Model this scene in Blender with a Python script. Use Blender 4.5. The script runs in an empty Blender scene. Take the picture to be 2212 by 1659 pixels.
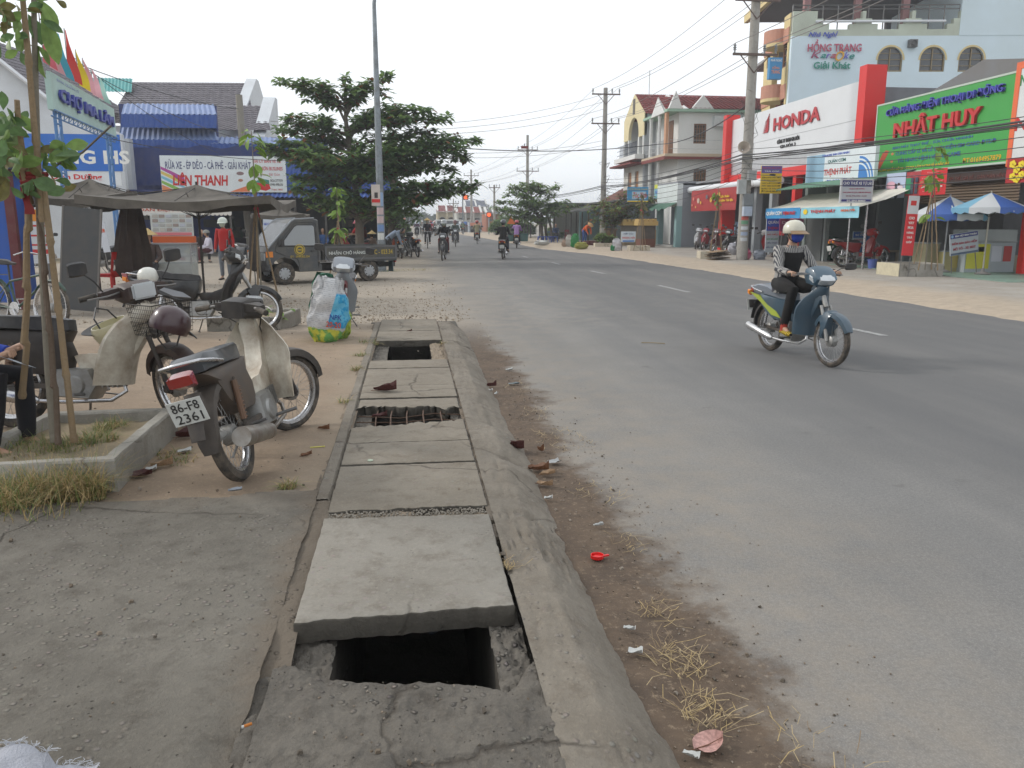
import bpy, bmesh, math, random
from math import sin, cos, pi, radians as R, atan2, sqrt
from mathutils import Vector as V, Matrix as M4, noise
random.seed(7)
C = bpy.context.scene.collection
SC = bpy.context.scene
# ------------------------------------------------------------------ camera, sky, sun, exposure
FL = 1750.0; CX, CY = 1106.0, 829.5; HOR = 478.0
PITCH = math.atan((CY-HOR)/FL); YAW = math.atan(222/1785.0)
cd = bpy.data.cameras.new('camera'); cam = bpy.data.objects.new('camera', cd); C.objects.link(cam)
cd.sensor_width = 36; cd.lens = FL/2212*36; cd.clip_start = .05; cd.clip_end = 3000
cam.location = (0, 0, 1.5); cam.rotation_euler = (pi/2-PITCH, 0, -YAW); SC.camera = cam
CAMM = cam.rotation_euler.to_matrix(); CAMP = V((0, 0, 1.5))
def ray(px, py): return CAMM @ V((px-CX, -(py-CY), -FL))
def G(px, py, z=0.0):
    d = ray(px, py); t = (z-1.5)/d.z; return CAMP+d*t
def AX(px, py, X):
    d = ray(px, py); return CAMP+d*(X/d.x)
def AY(px, py, Y):
    d = ray(px, py); return CAMP+d*(Y/d.y)
SUN_EL, SUN_AZ = 34, -68        # degrees; azimuth from +Y, negative towards -X (the left)
w = bpy.data.worlds.new('World'); SC.world = w; w.use_nodes = True
nt = w.node_tree; nt.nodes.clear()
wo = nt.nodes.new('ShaderNodeOutputWorld'); bg = nt.nodes.new('ShaderNodeBackground'); sky = nt.nodes.new('ShaderNodeTexSky')
sky.sky_type = 'NISHITA'; sky.sun_disc = False; sky.sun_elevation = R(SUN_EL); sky.sun_rotation = R(SUN_AZ); sky.dust_density = 4; sky.air_density = 1.2; sky.ozone_density = 2
bg.inputs[1].default_value = .1
tc = nt.nodes.new('ShaderNodeTexCoord'); mp = nt.nodes.new('ShaderNodeMapping'); mp.inputs['Scale'].default_value = (1, 1, 2.6)
nz = nt.nodes.new('ShaderNodeTexNoise'); nz.inputs['Scale'].default_value = 1.6; nz.inputs['Detail'].default_value = 5; nz.inputs['Roughness'].default_value = .55
cr = nt.nodes.new('ShaderNodeValToRGB'); cr.color_ramp.elements[0].position = .3; cr.color_ramp.elements[0].color = (.68, .68, .68, 1)
cr.color_ramp.elements[1].position = .62; cr.color_ramp.elements[1].color = (.96, .96, .96, 1)
mx = nt.nodes.new('ShaderNodeMixRGB'); mx.inputs[2].default_value = (10.8, 11.2, 11.6, 1)
L = nt.links.new
L(tc.outputs['Generated'], mp.inputs[0]); L(mp.outputs[0], nz.inputs['Vector']); L(nz.outputs[0], cr.inputs[0]); L(cr.outputs[0], mx.inputs[0])
L(sky.outputs[0], mx.inputs[1]); L(mx.outputs[0], bg.inputs[0]); L(bg.outputs[0], wo.inputs[0])
sd = bpy.data.lights.new('sun', 'SUN'); sd.energy = 1.5; sd.angle = R(11); sd.color = (1, .96, .9)
so = bpy.data.objects.new('sun', sd); C.objects.link(so)
sv = V((sin(R(SUN_AZ))*cos(R(SUN_EL)), cos(R(SUN_AZ))*cos(R(SUN_EL)), sin(R(SUN_EL))))
so.rotation_euler = sv.to_track_quat('Z', 'Y').to_euler()
SC.view_settings.view_transform = 'Standard'; SC.view_settings.look = 'None'; SC.view_settings.exposure = .12; SC.view_settings.gamma = 1
SC.cycles.max_bounces = 6; SC.cycles.use_denoising = True

# ------------------------------------------------------------------ materials
MC = {}
def rgb(h):
    if isinstance(h, str):
        v = [int(h[i:i+2], 16)/255 for i in (0, 2, 4)]
        return tuple(x/12.92 if x <= .04045 else ((x+.055)/1.055)**2.4 for x in v)
    return tuple(h)
def mat(c, rough=.6, metal=0, dirt=.18, scale=6, bump=.0, dc=None, alpha=1, spec=.5, emit=0, coat=0, dk=None):
    """plain surface with procedural wear: base colour varied and soiled by noise"""
    c = rgb(c); key = (c, rough, metal, dirt, scale, bump, dc, alpha, spec, emit, coat)
    if key in MC: return MC[key]
    m = bpy.data.materials.new('surface'); m.use_nodes = True; n = m.node_tree.nodes; l = m.node_tree.links.new
    b = n['Principled BSDF']; b.inputs['Roughness'].default_value = rough; b.inputs['Metallic'].default_value = metal
    b.inputs['Specular IOR Level'].default_value = spec; b.inputs['Coat Weight'].default_value = coat
    if dirt > 0:
        t = n.new('ShaderNodeTexCoord'); a = n.new('ShaderNodeTexNoise'); a.inputs['Scale'].default_value = scale; a.inputs['Detail'].default_value = 8; a.inputs['Roughness'].default_value = .65
        l(t.outputs['Object'], a.inputs['Vector'])
        r = n.new('ShaderNodeMapRange'); r.inputs[1].default_value = .38; r.inputs[2].default_value = .72; r.inputs[3].default_value = 0; r.inputs[4].default_value = min(1, dirt*2)
        l(a.outputs[0], r.inputs[0])
        x = n.new('ShaderNodeMixRGB'); x.inputs[1].default_value = (*c, 1); d = rgb(dc) if dc else tuple(.55*v+.45*k for v, k in zip(c, (.17, .14, .11)))
        x.inputs[2].default_value = (*d, 1); l(r.outputs[0], x.inputs[0]); l(x.outputs[0], b.inputs['Base Color'])
        rr = n.new('ShaderNodeMapRange'); rr.inputs[3].default_value = max(.05, rough-.1); rr.inputs[4].default_value = min(1, rough+.2); l(a.outputs[0], rr.inputs[0]); l(rr.outputs[0], b.inputs['Roughness'])
        if bump:
            bp = n.new('ShaderNodeBump'); bp.inputs['Strength'].default_value = bump; bp.inputs['Distance'].default_value = .02; a2 = n.new('ShaderNodeTexNoise'); a2.inputs['Scale'].default_value = scale*5; a2.inputs['Detail'].default_value = 6
            l(t.outputs['Object'], a2.inputs['Vector']); l(a2.outputs[0], bp.inputs['Height']); l(bp.outputs[0], b.inputs['Normal'])
    else: b.inputs['Base Color'].default_value = (*c, 1)
    if alpha < 1: b.inputs['Alpha'].default_value = alpha
    if emit: b.inputs['Emission Color'].default_value = (*c, 1); b.inputs['Emission Strength'].default_value = emit
    MC[key] = m; return m
class NG:
    """small node-graph helper for the hand-written ground materials"""
    def __init__(s, name):
        s.m = bpy.data.materials.new(name); s.m.use_nodes = True; s.n = s.m.node_tree.nodes; s.b = s.n['Principled BSDF']; s.b.inputs['Specular IOR Level'].default_value = .25
        s.tc = s.n.new('ShaderNodeTexCoord').outputs['Object']
    def l(s, a, b): s.m.node_tree.links.new(a, b)
    def put(s, i, v):
        if isinstance(v, (int, float)): i.default_value = v
        elif isinstance(v, tuple): i.default_value = v if len(v) == len(i.default_value) else (*v, 1)
        elif isinstance(v, str): i.default_value = (*rgb(v), 1)
        else: s.l(v, i)
    def noise(s, sc, det=6, ro=.6, vec=None, dist=0):
        a = s.n.new('ShaderNodeTexNoise'); a.inputs['Scale'].default_value = sc; a.inputs['Detail'].default_value = det; a.inputs['Roughness'].default_value = ro; a.inputs['Distortion'].default_value = dist
        s.l(vec or s.tc, a.inputs['Vector']); return a.outputs[0]
    def vor(s, sc, vec=None, feat='F1'):
        a = s.n.new('ShaderNodeTexVoronoi'); a.feature = feat; a.inputs['Scale'].default_value = sc; s.l(vec or s.tc, a.inputs['Vector']); return a
    def rng(s, v, a, b, c=0, d=1, smooth=False):
        r = s.n.new('ShaderNodeMapRange'); r.interpolation_type = 'SMOOTHSTEP' if smooth else 'LINEAR'
        s.l(v, r.inputs[0])
        for i, k in enumerate((a, b, c, d)): r.inputs[i+1].default_value = k
        return r.outputs[0]
    def mix(s, f, a, b, mode='MIX'):
        x = s.n.new('ShaderNodeMixRGB'); x.blend_type = mode; s.put(x.inputs[0], f); s.put(x.inputs[1], a); s.put(x.inputs[2], b); return x.outputs[0]
    def math(s, op, a, b=0):
        x = s.n.new('ShaderNodeMath'); x.operation = op; s.put(x.inputs[0], a); s.put(x.inputs[1], b); return x.outputs[0]
    def sep(s):
        x = s.n.new('ShaderNodeSeparateXYZ'); s.l(s.tc, x.inputs[0]); return x.outputs
    def mapv(s, sc, rot=(0, 0, 0)):
        x = s.n.new('ShaderNodeMapping'); x.inputs['Scale'].default_value = sc; x.inputs['Rotation'].default_value = rot; s.l(s.tc, x.inputs[0]); return x.outputs[0]
    def bump(s, h, st, dist=.02, nrm=None):
        x = s.n.new('ShaderNodeBump'); x.inputs['Strength'].default_value = st; x.inputs['Distance'].default_value = dist; s.l(h, x.inputs['Height'])
        if nrm: s.l(nrm, x.inputs['Normal'])
        return x.outputs[0]
    def done(s, col, rough=.85, nrm=None):
        s.put(s.b.inputs['Base Color'], col); s.put(s.b.inputs['Roughness'], rough)
        if nrm: s.l(nrm, s.b.inputs['Normal'])
        return s.m

# ------------------------------------------------------------------ mesh helpers
class MB:
    """collects verts/faces of one mesh object"""
    def __init__(s): s.v = []; s.f = []; s.mi = []; s.cur = 0; s.M = None
    def add(s, vs, fs):
        o = len(s.v)
        if s.M is not None: vs = [s.M @ V(p) for p in vs]
        s.v += [tuple(p) for p in vs]; s.f += [tuple(i+o for i in f) for f in fs]; s.mi += [s.cur]*len(fs); return s
    def box(s, c, d, rz=0, rot=None, taper=1):
        hx, hy, hz = d[0]/2, d[1]/2, d[2]/2
        vs = [V((x*hx*(taper if z > 0 else 1), y*hy*(taper if z > 0 else 1), z*hz)) for z in (-1, 1) for y in (-1, 1) for x in (-1, 1)]
        m = rot if rot is not None else M4.Rotation(rz, 3, 'Z')
        vs = [m @ p+V(c) for p in vs]
        return s.add(vs, [(0, 2, 3, 1), (4, 5, 7, 6), (0, 1, 5, 4), (2, 6, 7, 3), (0, 4, 6, 2), (1, 3, 7, 5)])
    def quad(s, *p): return s.add(p, [tuple(range(len(p)))])
    def rings(s, rs, cap=True, close=True):
        n = len(rs[0]); vs = [p for r in rs for p in r]; fs = []
        for i in range(len(rs)-1):
            for j in range(n if close else n-1):
                k = (j+1) % n; fs.append((i*n+j, i*n+k, (i+1)*n+k, (i+1)*n+j))
        if cap: fs += [tuple(range(n-1, -1, -1)), tuple((len(rs)-1)*n+j for j in range(n))]
        return s.add(vs, fs)
    def tube(s, pts, r, n=8, cap=True, sq=1):
        pts = [V(p) for p in pts]; k = len(pts); rr = r if isinstance(r, (list, tuple)) else [r]*k; rs = []
        up = V((0, 0, 1)); t0 = (pts[1]-pts[0]).normalized()
        if abs(t0.z) > .9: up = V((0, 1, 0))
        side = t0.cross(up).normalized()
        for i in range(k):
            t = ((pts[min(i+1, k-1)]-pts[i]).normalized()+(pts[i]-pts[max(i-1, 0)]).normalized())
            t = t.normalized() if t.length > 1e-6 else t0
            side = (side-t*side.dot(t)); side = side.normalized() if side.length > 1e-6 else t.orthogonal().normalized()
            u = side.cross(t)
            rs.append([pts[i]+(side*cos(a)+u*sin(a)*sq)*rr[i] for a in [2*pi*j/n for j in range(n)]])
        return s.rings(rs, cap)
    def lathe(s, prof, n=20, c=(0, 0, 0), axis='Z', a0=0, a1=2*pi):
        full = abs(a1-a0-2*pi) < 1e-6; rs = []
        m = n if full else n+1
        for r, z in prof:
            ring = []
            for j in range(m):
                a = a0+(a1-a0)*j/n; p = V((r*cos(a), r*sin(a), z))
                if axis == 'Y': p = V((p.x, p.z, p.y))
                elif axis == 'X': p = V((p.z, p.x, p.y))
                ring.append(p+V(c))
            rs.append(ring)
        return s.rings(rs, cap=False, close=full)
    def prism(s, poly, lo, hi, axis='Y'):
        """polygon (2-D) extruded along an axis; Y: poly is (x,z); Z: (x,y); X: (y,z)"""
        def q(p, h): return (p[0], h, p[1]) if axis == 'Y' else ((p[0], p[1], h) if axis == 'Z' else (h, p[0], p[1]))
        n = len(poly); vs = [q(p, lo) for p in poly]+[q(p, hi) for p in poly]
        fs = [(i, (i+1) % n, (i+1) % n+n, i+n) for i in range(n)]+[tuple(range(n-1, -1, -1)), tuple(range(n, 2*n))]
        return s.add(vs, fs)
    def puff(s, poly, w, y=0, inset=.25, k=5, rnd=.5):
        """side outline (x,z) swollen across y into a rounded body of half width w (number or function of x,z)"""
        cx = sum(p[0] for p in poly)/len(poly); cz = sum(p[1] for p in poly)/len(poly); rs = []
        for i in range(k):
            a = -pi/2+pi*i/(k-1); sc = 1-inset*(1-max(0, cos(a))**rnd)
            rs.append([V((cx+(p[0]-cx)*sc, y+sin(a)*(w(*p) if callable(w) else w), cz+(p[1]-cz)*sc)) for p in poly])
        return s.rings(rs)
    def strip(s, la, lb):
        n = len(la); return s.add(list(la)+list(lb), [(i, i+1, n+i+1, n+i) for i in range(n-1)])
    def build(s, name, m, parent=None, smooth=False, loc=None, rot=None, bevel=0, ang=40):
        me = bpy.data.meshes.new(name); me.from_pydata(s.v, [], s.f); ms = m if isinstance(m, (list, tuple)) else [m]
        for x in ms: me.materials.append(x)
        if len(ms) > 1: me.polygons.foreach_set('material_index', s.mi)
        if s.f:
            bm = bmesh.new(); bm.from_mesh(me)
            if bevel: bmesh.ops.bevel(bm, geom=[e for e in bm.edges if len(e.link_faces) == 2 and e.calc_face_angle(0) > .6], offset=bevel, segments=2, affect='EDGES', clamp_overlap=True)
            if len(bm.faces) < 60000: bmesh.ops.recalc_face_normals(bm, faces=bm.faces[:])
            bm.to_mesh(me); bm.free()
        if smooth:
            me.polygons.foreach_set('use_smooth', [True]*len(me.polygons)); me.set_sharp_from_angle(angle=R(ang))
        me.update()
        o = bpy.data.objects.new(name, me); C.objects.link(o)
        if parent: o.parent = parent
        if loc is not None: o.location = loc
        if rot is not None: o.rotation_euler = rot
        return o
def tag(o, label=None, cat=None, group=None, kind=None):
    if label: o['label'] = label
    if cat: o['category'] = cat
    if group: o['group'] = group
    if kind: o['kind'] = kind
    return o
def thing(name, label, cat, loc=(0, 0, 0), rz=0, group=None, rot=None, sc=1):
    o = bpy.data.objects.new(name, None); C.objects.link(o); o.empty_display_size = .1
    o.location = loc; o.rotation_euler = rot or (0, 0, rz); o.scale = (sc,)*3
    return tag(o, label, cat, group)
def dup(o, parent=None, loc=None, rz=None, label=None):
    c = o.copy(); C.objects.link(c)
    if parent: c.parent = parent
    if loc is not None: c.location = loc
    if rz is not None: c.rotation_euler.z = rz
    if label: c['label'] = label
    for ch in o.children: dup(ch, c)
    return c
FONTC = {}
def text(s, parent, m, size=None, width=None, height=None, fat=0, shear=0, depth=.01, loc=(0, 0, 0), rot=(0, 0, 0), name='lettering', fit=None, align='CENTER', space=1):
    """real text mesh; local x right, y up; fitted to width x height"""
    if '\n' in s and width and height:
        ls = s.split('\n'); k = len(ls); mxl = max(len(x) for x in ls); u = (0, 1, 0)
        from mathutils import Euler
        E = Euler(rot).to_matrix()
        for i, x in enumerate(ls): text(x, parent, m, None, width*len(x)/mxl, height/k*.78, fat, shear, depth, tuple(V(loc)+E @ V((0, height*(.5-(i+.5)/k), 0))), rot, name)
        return
    cu = bpy.data.curves.new(name, 'FONT'); cu.body = s; cu.align_x = 'CENTER'; cu.align_y = 'CENTER'; cu.offset = fat; cu.shear = shear; cu.extrude = depth; cu.resolution_u = 2; cu.space_character = space
    tmp = bpy.data.objects.new(name, cu); C.objects.link(tmp)
    dg = bpy.context.evaluated_depsgraph_get(); me = bpy.data.meshes.new_from_object(tmp.evaluated_get(dg)); bpy.data.objects.remove(tmp)
    if len(me.vertices):
        xs = [v.co.x for v in me.vertices]; ys = [v.co.y for v in me.vertices]
        w0, h0 = max(xs)-min(xs), max(ys)-min(ys); mxx, myy = (max(xs)+min(xs))/2, (max(ys)+min(ys))/2
        sx = width/w0 if width else None; sy = height/h0 if height else None
        sx = sx or sy or (size or 1); sy = sy or sx
        ox = -mxx if align == 'CENTER' else -min(xs)
        for v in me.vertices: v.co.x = (v.co.x+ox)*sx; v.co.y = (v.co.y-myy)*sy
    me.materials.clear(); me.materials.append(m)
    o = bpy.data.objects.new(name, me); C.objects.link(o); o.parent = parent; o.location = loc; o.rotation_euler = rot
    return o
def lerp(a, b, t): return a+(b-a)*t
# ------------------------------------------------------------------ ground materials
def asphalt():
    g = NG('road'); X, Y, Z = g.sep()
    n1 = g.noise(1.1, 8, .65); n2 = g.noise(55, 3, .7); sp = g.vor(150).outputs['Distance']; st = g.noise(.6, 5, .6, g.mapv((2.2, .22, 1)))
    base = g.mix(g.rng(n1, .3, .7), (.182, .175, .165), (.235, .226, .212))
    base = g.mix(g.rng(st, .42, .66, 0, .6), base, (.15, .15, .15))
    base = g.mix(g.rng(sp, .0, .55, .45, 0), base, (.38, .37, .35)); base = g.mix(g.rng(n2, .4, .7, 0, .5), base, (.12, .12, .12))
    # far part greyer/paler with dust, gravel apron on the left of the junction
    nz = g.noise(.45, 6, .6); nf = g.noise(3.5, 8, .7)
    e = g.math('ADD', g.math('MULTIPLY', nz, 3.2), g.math('MULTIPLY', nf, 1.2))
    lx = g.math('ADD', X, e)
    yl = g.rng(Y, 10.5, 12.5, 0, 1, True)
    gm = g.math('MULTIPLY', g.rng(lx, 1.9, 4.0, 1, 0, True), yl)
    gv = g.vor(34).outputs['Distance']; gc = g.mix(g.rng(nf, .35, .65), (.40, .34, .27), (.31, .275, .23)); gc = g.mix(g.rng(gv, .1, .5, .55, 0), gc, (.2, .18, .16))
    col = g.mix(gm, base, gc)
    dust = g.math('MULTIPLY', g.rng(nf, .45, .75, 0, .4), yl); col = g.mix(dust, col, (.36, .31, .25))
    pale = g.math('MULTIPLY', g.rng(g.math('SUBTRACT', X, g.math('MULTIPLY', g.math('SUBTRACT', g.noise(1.3, 7, .65), .5), 1.1)), 1.0, 2.8, .6, 0, True), g.rng(Y, 6, 20, 1, .2)); col = g.mix(g.math('MULTIPLY', pale, g.rng(nf, .3, .7)), col, (.3, .25, .19))
    # dirt washed along the kerb toe
    d = g.math('SUBTRACT', X, g.math('MULTIPLY', g.math('SUBTRACT', g.noise(1.3, 7, .65), .5), 1.1))
    dd = g.math('SUBTRACT', d, g.math('MULTIPLY', g.math('SUBTRACT', g.noise(9, 5, .7), .5), .35))
    dm = g.math('MULTIPLY', g.rng(dd, .93, 1.22, 1, 0, True), g.rng(Y, 9, 13, 1, 0, True))
    dc = g.mix(g.rng(g.noise(4, 9, .75), .35, .65), (.135, .097, .068), (.08, .06, .046)); dc = g.mix(g.rng(g.noise(30, 4, .8), .55, .72), dc, (.26, .2, .14))
    col = g.mix(dm, col, dc)
    col = g.mix(g.rng(g.noise(2.3, 6, .55), .66, .74, 0, .45), col, (.07, .065, .06)); lane = g.math('MULTIPLY', g.rng(g.math('ADD', X, g.math('MULTIPLY', nz, 1.4)), 2.6, 4.8, 0, .62, True), g.rng(st, .3, .6, .7, 1)); col = g.mix(lane, col, (.1, .101, .104))
    h = g.math('ADD', g.math('MULTIPLY', sp, .5), g.math('ADD', n2, g.math('MULTIPLY', g.math('MULTIPLY', gm, gv), 3)))
    return g.done(col, .9, g.bump(h, .35, .006, None))
def concrete(a=(.33, .31, .275), b=(.25, .23, .2), stain=(.19, .165, .135), pits=.5, bump=.5, name='concrete', peb=0, sc=1, dk=0, dust=None):
    g = NG(name); n1 = g.noise(1.7*sc, 9, .68); n2 = g.noise(9*sc, 8, .7); n3 = g.noise(70, 4, .7); v = g.vor(38*sc).outputs['Distance']
    c = g.mix(g.rng(n1, .36, .64), a, b); c = g.mix(g.rng(n2, .5, .72, 0, .7), c, stain); c = g.mix(g.rng(n3, .52, .75, 0, .5), c, (a[0]*1.25, a[1]*1.22, a[2]*1.15))
    pit = g.math('MULTIPLY', g.rng(v, .0, .22, 1, 0, True), g.rng(g.noise(6*sc, 6, .7), .5, .62)); c = g.mix(g.math('MULTIPLY', pit, pits), c, (.05, .045, .04))
    h = g.math('SUBTRACT', g.math('ADD', g.math('MULTIPLY', n2, 1.2), g.math('MULTIPLY', n3, .35)), g.math('MULTIPLY', pit, pits))
    if peb:
        pv = g.vor(26); pc = g.rng(pv.outputs['Distance'], .12, .34, 1, 0, True); pm = g.math('MULTIPLY', pc, g.rng(g.noise(2.2, 5, .6), .46, .56)); hv = g.mix(.8, pv.outputs['Color'], (.5, .5, .5))
        c = g.mix(g.math('MULTIPLY', pm, .75), c, g.mix(.75, g.mix(1, hv, (.5, .46, .42), 'MULTIPLY'), (.24, .215, .19))); h = g.math('ADD', h, g.math('MULTIPLY', pm, peb))
    if dust:
        X, Y, Z = g.sep(); f = g.math('SUBTRACT', Y, g.math('MULTIPLY', g.noise(1.5, 8, .7), 1.5)); c = g.mix(g.rng(f, dust, dust+1.0, 0, .95, True), c, g.mix(g.rng(n2, .35, .65), (.25, .19, .135), (.19, .15, .11)))
        f = g.math('ADD', X, g.math('MULTIPLY', g.noise(2.4, 8, .7), .5)); c = g.mix(g.rng(f, -.38, -.2, 0, .75, True), c, (.15, .12, .09))
    # hairline cracks
    ck = g.vor(.9, g.mapv((1, 1, 1)), 'DISTANCE_TO_EDGE'); wv = g.n.new('ShaderNodeVectorMath'); wv.operation = 'ADD'; g.l(g.tc, wv.inputs[0]); nn = g.n.new('ShaderNodeTexNoise'); nn.inputs['Scale'].default_value = 3; nn.inputs['Detail'].default_value = 8; g.l(g.tc, nn.inputs['Vector'])
    sc2 = g.n.new('ShaderNodeVectorMath'); sc2.operation = 'SCALE'; sc2.inputs[3].default_value = .35; g.l(nn.outputs[1], sc2.inputs[0]); g.l(sc2.outputs[0], wv.inputs[1]); g.l(wv.outputs[0], ck.inputs['Vector'])
    cm = g.math('MULTIPLY', g.rng(ck.outputs['Distance'], 0, .012, 1, 0), g.rng(g.noise(.7, 3), .48, .56)); c = g.mix(g.math('MULTIPLY', cm, .75), c, (.06, .05, .04)); h = g.math('SUBTRACT', h, g.math('MULTIPLY', cm, .6))
    return g.done(c, .92, g.bump(h, bump, .012))
def dirtmat(a=(.30, .23, .165), b=(.225, .17, .122), name='dirt', edge=False):
    g = NG(name); n1 = g.noise(.9, 8, .65); n2 = g.noise(7, 9, .75); n3 = g.noise(45, 4, .7); v = g.vor(60).outputs['Distance']
    c = g.mix(g.rng(n1, .35, .65), a, b); c = g.mix(g.rng(n2, .5, .7, 0, .65), c, (.2, .155, .115)); c = g.mix(g.rng(n3, .55, .75, 0, .6), c, (.42, .33, .24))
    pb = g.math('MULTIPLY', g.rng(v, .05, .2, 1, 0), g.rng(g.noise(3, 4), .5, .6)); c = g.mix(g.math('MULTIPLY', pb, .6), c, (.2, .18, .16))
    if edge:
        X, Y, Z = g.sep(); f = g.math('SUBTRACT', Y, g.math('MULTIPLY', g.noise(1.2, 6, .65), 1.6)); c = g.mix(g.rng(f, 8.6, 10.8, 0, 1, True), c, g.mix(g.rng(n2, .4, .6), (.40, .33, .26), (.33, .28, .225)))
        f2 = g.math('SUBTRACT', X, g.math('MULTIPLY', g.noise(2, 6, .65), .7)); c = g.mix(g.rng(f2, -1.2, -.8, 0, .6, True), c, (.27, .225, .17))
    h = g.math('ADD', g.math('MULTIPLY', n2, 1.3), g.math('ADD', g.math('MULTIPLY', n3, .5), g.math('MULTIPLY', pb, .5)))
    return g.done(c, .95, g.bump(h, .55, .015))
M_ROAD = asphalt(); M_DIRT = dirtmat(edge=True); M_CONC = concrete((.225, .2, .165), (.165, .143, .115), (.13, .105, .08), pits=.7, peb=.7, bump=.8)
M_APRON = concrete((.178, .163, .138), (.12, .109, .092), (.075, .064, .052), pits=.8, peb=.7, bump=1.1, name='apron', dust=3.0)
M_SLAB = concrete((.27, .252, .22), (.205, .188, .16), (.13, .108, .084), pits=.6, bump=.6, peb=.15, name='slab')
M_SLAB2 = concrete((.25, .222, .18), (.19, .165, .132), (.14, .112, .083), pits=.6, bump=.7, peb=.2, name='slab_dusty')
M_ROUGH = concrete((.175, .158, .134), (.115, .104, .09), (.065, .055, .045), pits=.9, bump=1.2, peb=1.3, name='rough', sc=1.6)
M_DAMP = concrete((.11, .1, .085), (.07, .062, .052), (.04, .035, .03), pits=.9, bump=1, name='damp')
M_EARTH = dirtmat((.3, .24, .16), (.2, .17, .11), 'earth')

def nz(x, y, s=1, o=4): return noise.fractal(V((x*s, y*s, 1.7)), 1, 2, o)
def sheet(name, xs, ys, zf, m, xf=None, keep=None, smooth=True):
    b = MB(); nx = len(xs)
    vs = [((xf(x, y) if xf else x), y, zf(x, y)) for y in ys for x in xs]
    fs = [(j*nx+i, j*nx+i+1, (j+1)*nx+i+1, (j+1)*nx+i) for j in range(len(ys)-1) for i in range(nx-1) if keep is None or keep((xs[i]+xs[i+1])/2, (ys[j]+ys[j+1])/2)]
    b.add(vs, fs); return b.build(name, m, None, smooth)
def rngf(a, b, n): return [a+(b-a)*i/n for i in range(n+1)]
# ------------------------------------------------------------------ far ground with a hole over the drain
b = MB(); xs = [-900, -.9, .62, 900]; ys = [-60, .4, 12.4, 900]
for i in range(3):
    for j in range(3):
        if (i, j) != (1, 1): b.quad((xs[i], ys[j], -.06), (xs[i+1], ys[j], -.06), (xs[i+1], ys[j+1], -.06), (xs[i], ys[j+1], -.06))
tag(b.build('ground', M_EARTH), kind='structure')
RE = [(-60, 9.5), (5, 9.4), (11, 9.3), (17, 9.0), (25, 9.0), (37, 8.5), (45, 7.2), (71, 6.8), (92, 5.9), (113, 5.7), (150, 4.4), (200, 1), (300, -12), (700, -90)]
def redge(y):
    for (a, p), (c, q) in zip(RE, RE[1:]):
        if y <= c: return lerp(p, q, (y-a)/(c-a))
    return RE[-1][1]
LE = [(-60, .62), (12.1, .62), (12.15, -45), (27, -45), (27.1, -14), (40, -10), (60, -2.2), (78, 0), (114, .2), (150, -2), (200, -6), (300, -20), (700, -98)]
def ledge(y):
    for (a, p), (c, q) in zip(LE, LE[1:]):
        if y <= c: return lerp(p, q, (y-a)/(c-a))
    return LE[-1][1]
b = MB(); ys = [-60, 0, 5, 8, 12.1, 12.16, 17, 22, 26.9, 27.1, 33, 40, 50, 60, 71, 85, 92, 113, 150, 200, 300, 500, 700]
b.strip([(ledge(y), y, 0) for y in ys], [(redge(y)+.25, y, 0) for y in ys])
tag(b.build('road', M_ROAD), kind='structure')
# lane dashes, worn
M_PAINT = (lambda g: g.done(g.mix(g.rng(g.noise(14, 8, .8), .42, .56), (.19, .19, .188), (.37, .37, .36)), .8))(NG('road_paint'))
for p0, p1 in (((1815, 705), (1912, 725)), ((1422, 616), (1488, 631)), ((1276, 585), (1306, 591)), ((1193, 567), (1209, 571)), ((1128, 553), (1140, 556))):
    a, c = G(*p0, .004), G(*p1, .004); d = (c-a).normalized()*.06; s = V((-d.y, d.x, 0))
    b = MB(); b.quad(a-s, c-s, c+s, a+s); tag(b.build('lane_marking', M_PAINT), kind='structure')
# ------------------------------------------------------------------ left side: concrete apron, dirt verge
AE = lambda x: 4.13+.09*nz(x, 0, .8)+.02*nz(x, 3, 6)   # edge between apron and dirt
LX = lambda y: -.50+.012*nz(0, y, 5)
def apz(x, y):
    z = .122+.006*nz(x, y, 2)+.0022*nz(x, y, 22)
    e = x+.50
    if y < 3: z -= max(0, .05*(1-abs(e+.02+.07*nz(5, y, 2.2))/.11))*min(1, (3-y))*(.6+.5*nz(x, y, 9)) if abs(e) < .4 else 0
    return z
def axf(x, y): return x if x < -.52 else LX(y)
tag(sheet('concrete_apron', rngf(-7, -1.7, 60)+rngf(-1.68, -.50, 80), rngf(.3, 4.2, 190), apz, M_APRON, axf, lambda x, y: y < AE(x)), kind='structure')
def dz(x, y):
    z = .105+.014*nz(x, y, 1.3)+.004*nz(x, y, 9)
    if y > 10.6: z -= (y-10.6)/1.9*.12
    if x < -5.5: z -= min(.12, (-5.5-x)*.06)
    if y < 4.5: z = min(z, .112)
    return z
tag(sheet('dirt_verge', rngf(-16, -4.2, 50)+rngf(-4.1, -.50, 110), rngf(3.85, 12.5, 220), dz, M_DIRT, lambda x, y: x if x < -.515 else LX(y)-.0), kind='structure')
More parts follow.
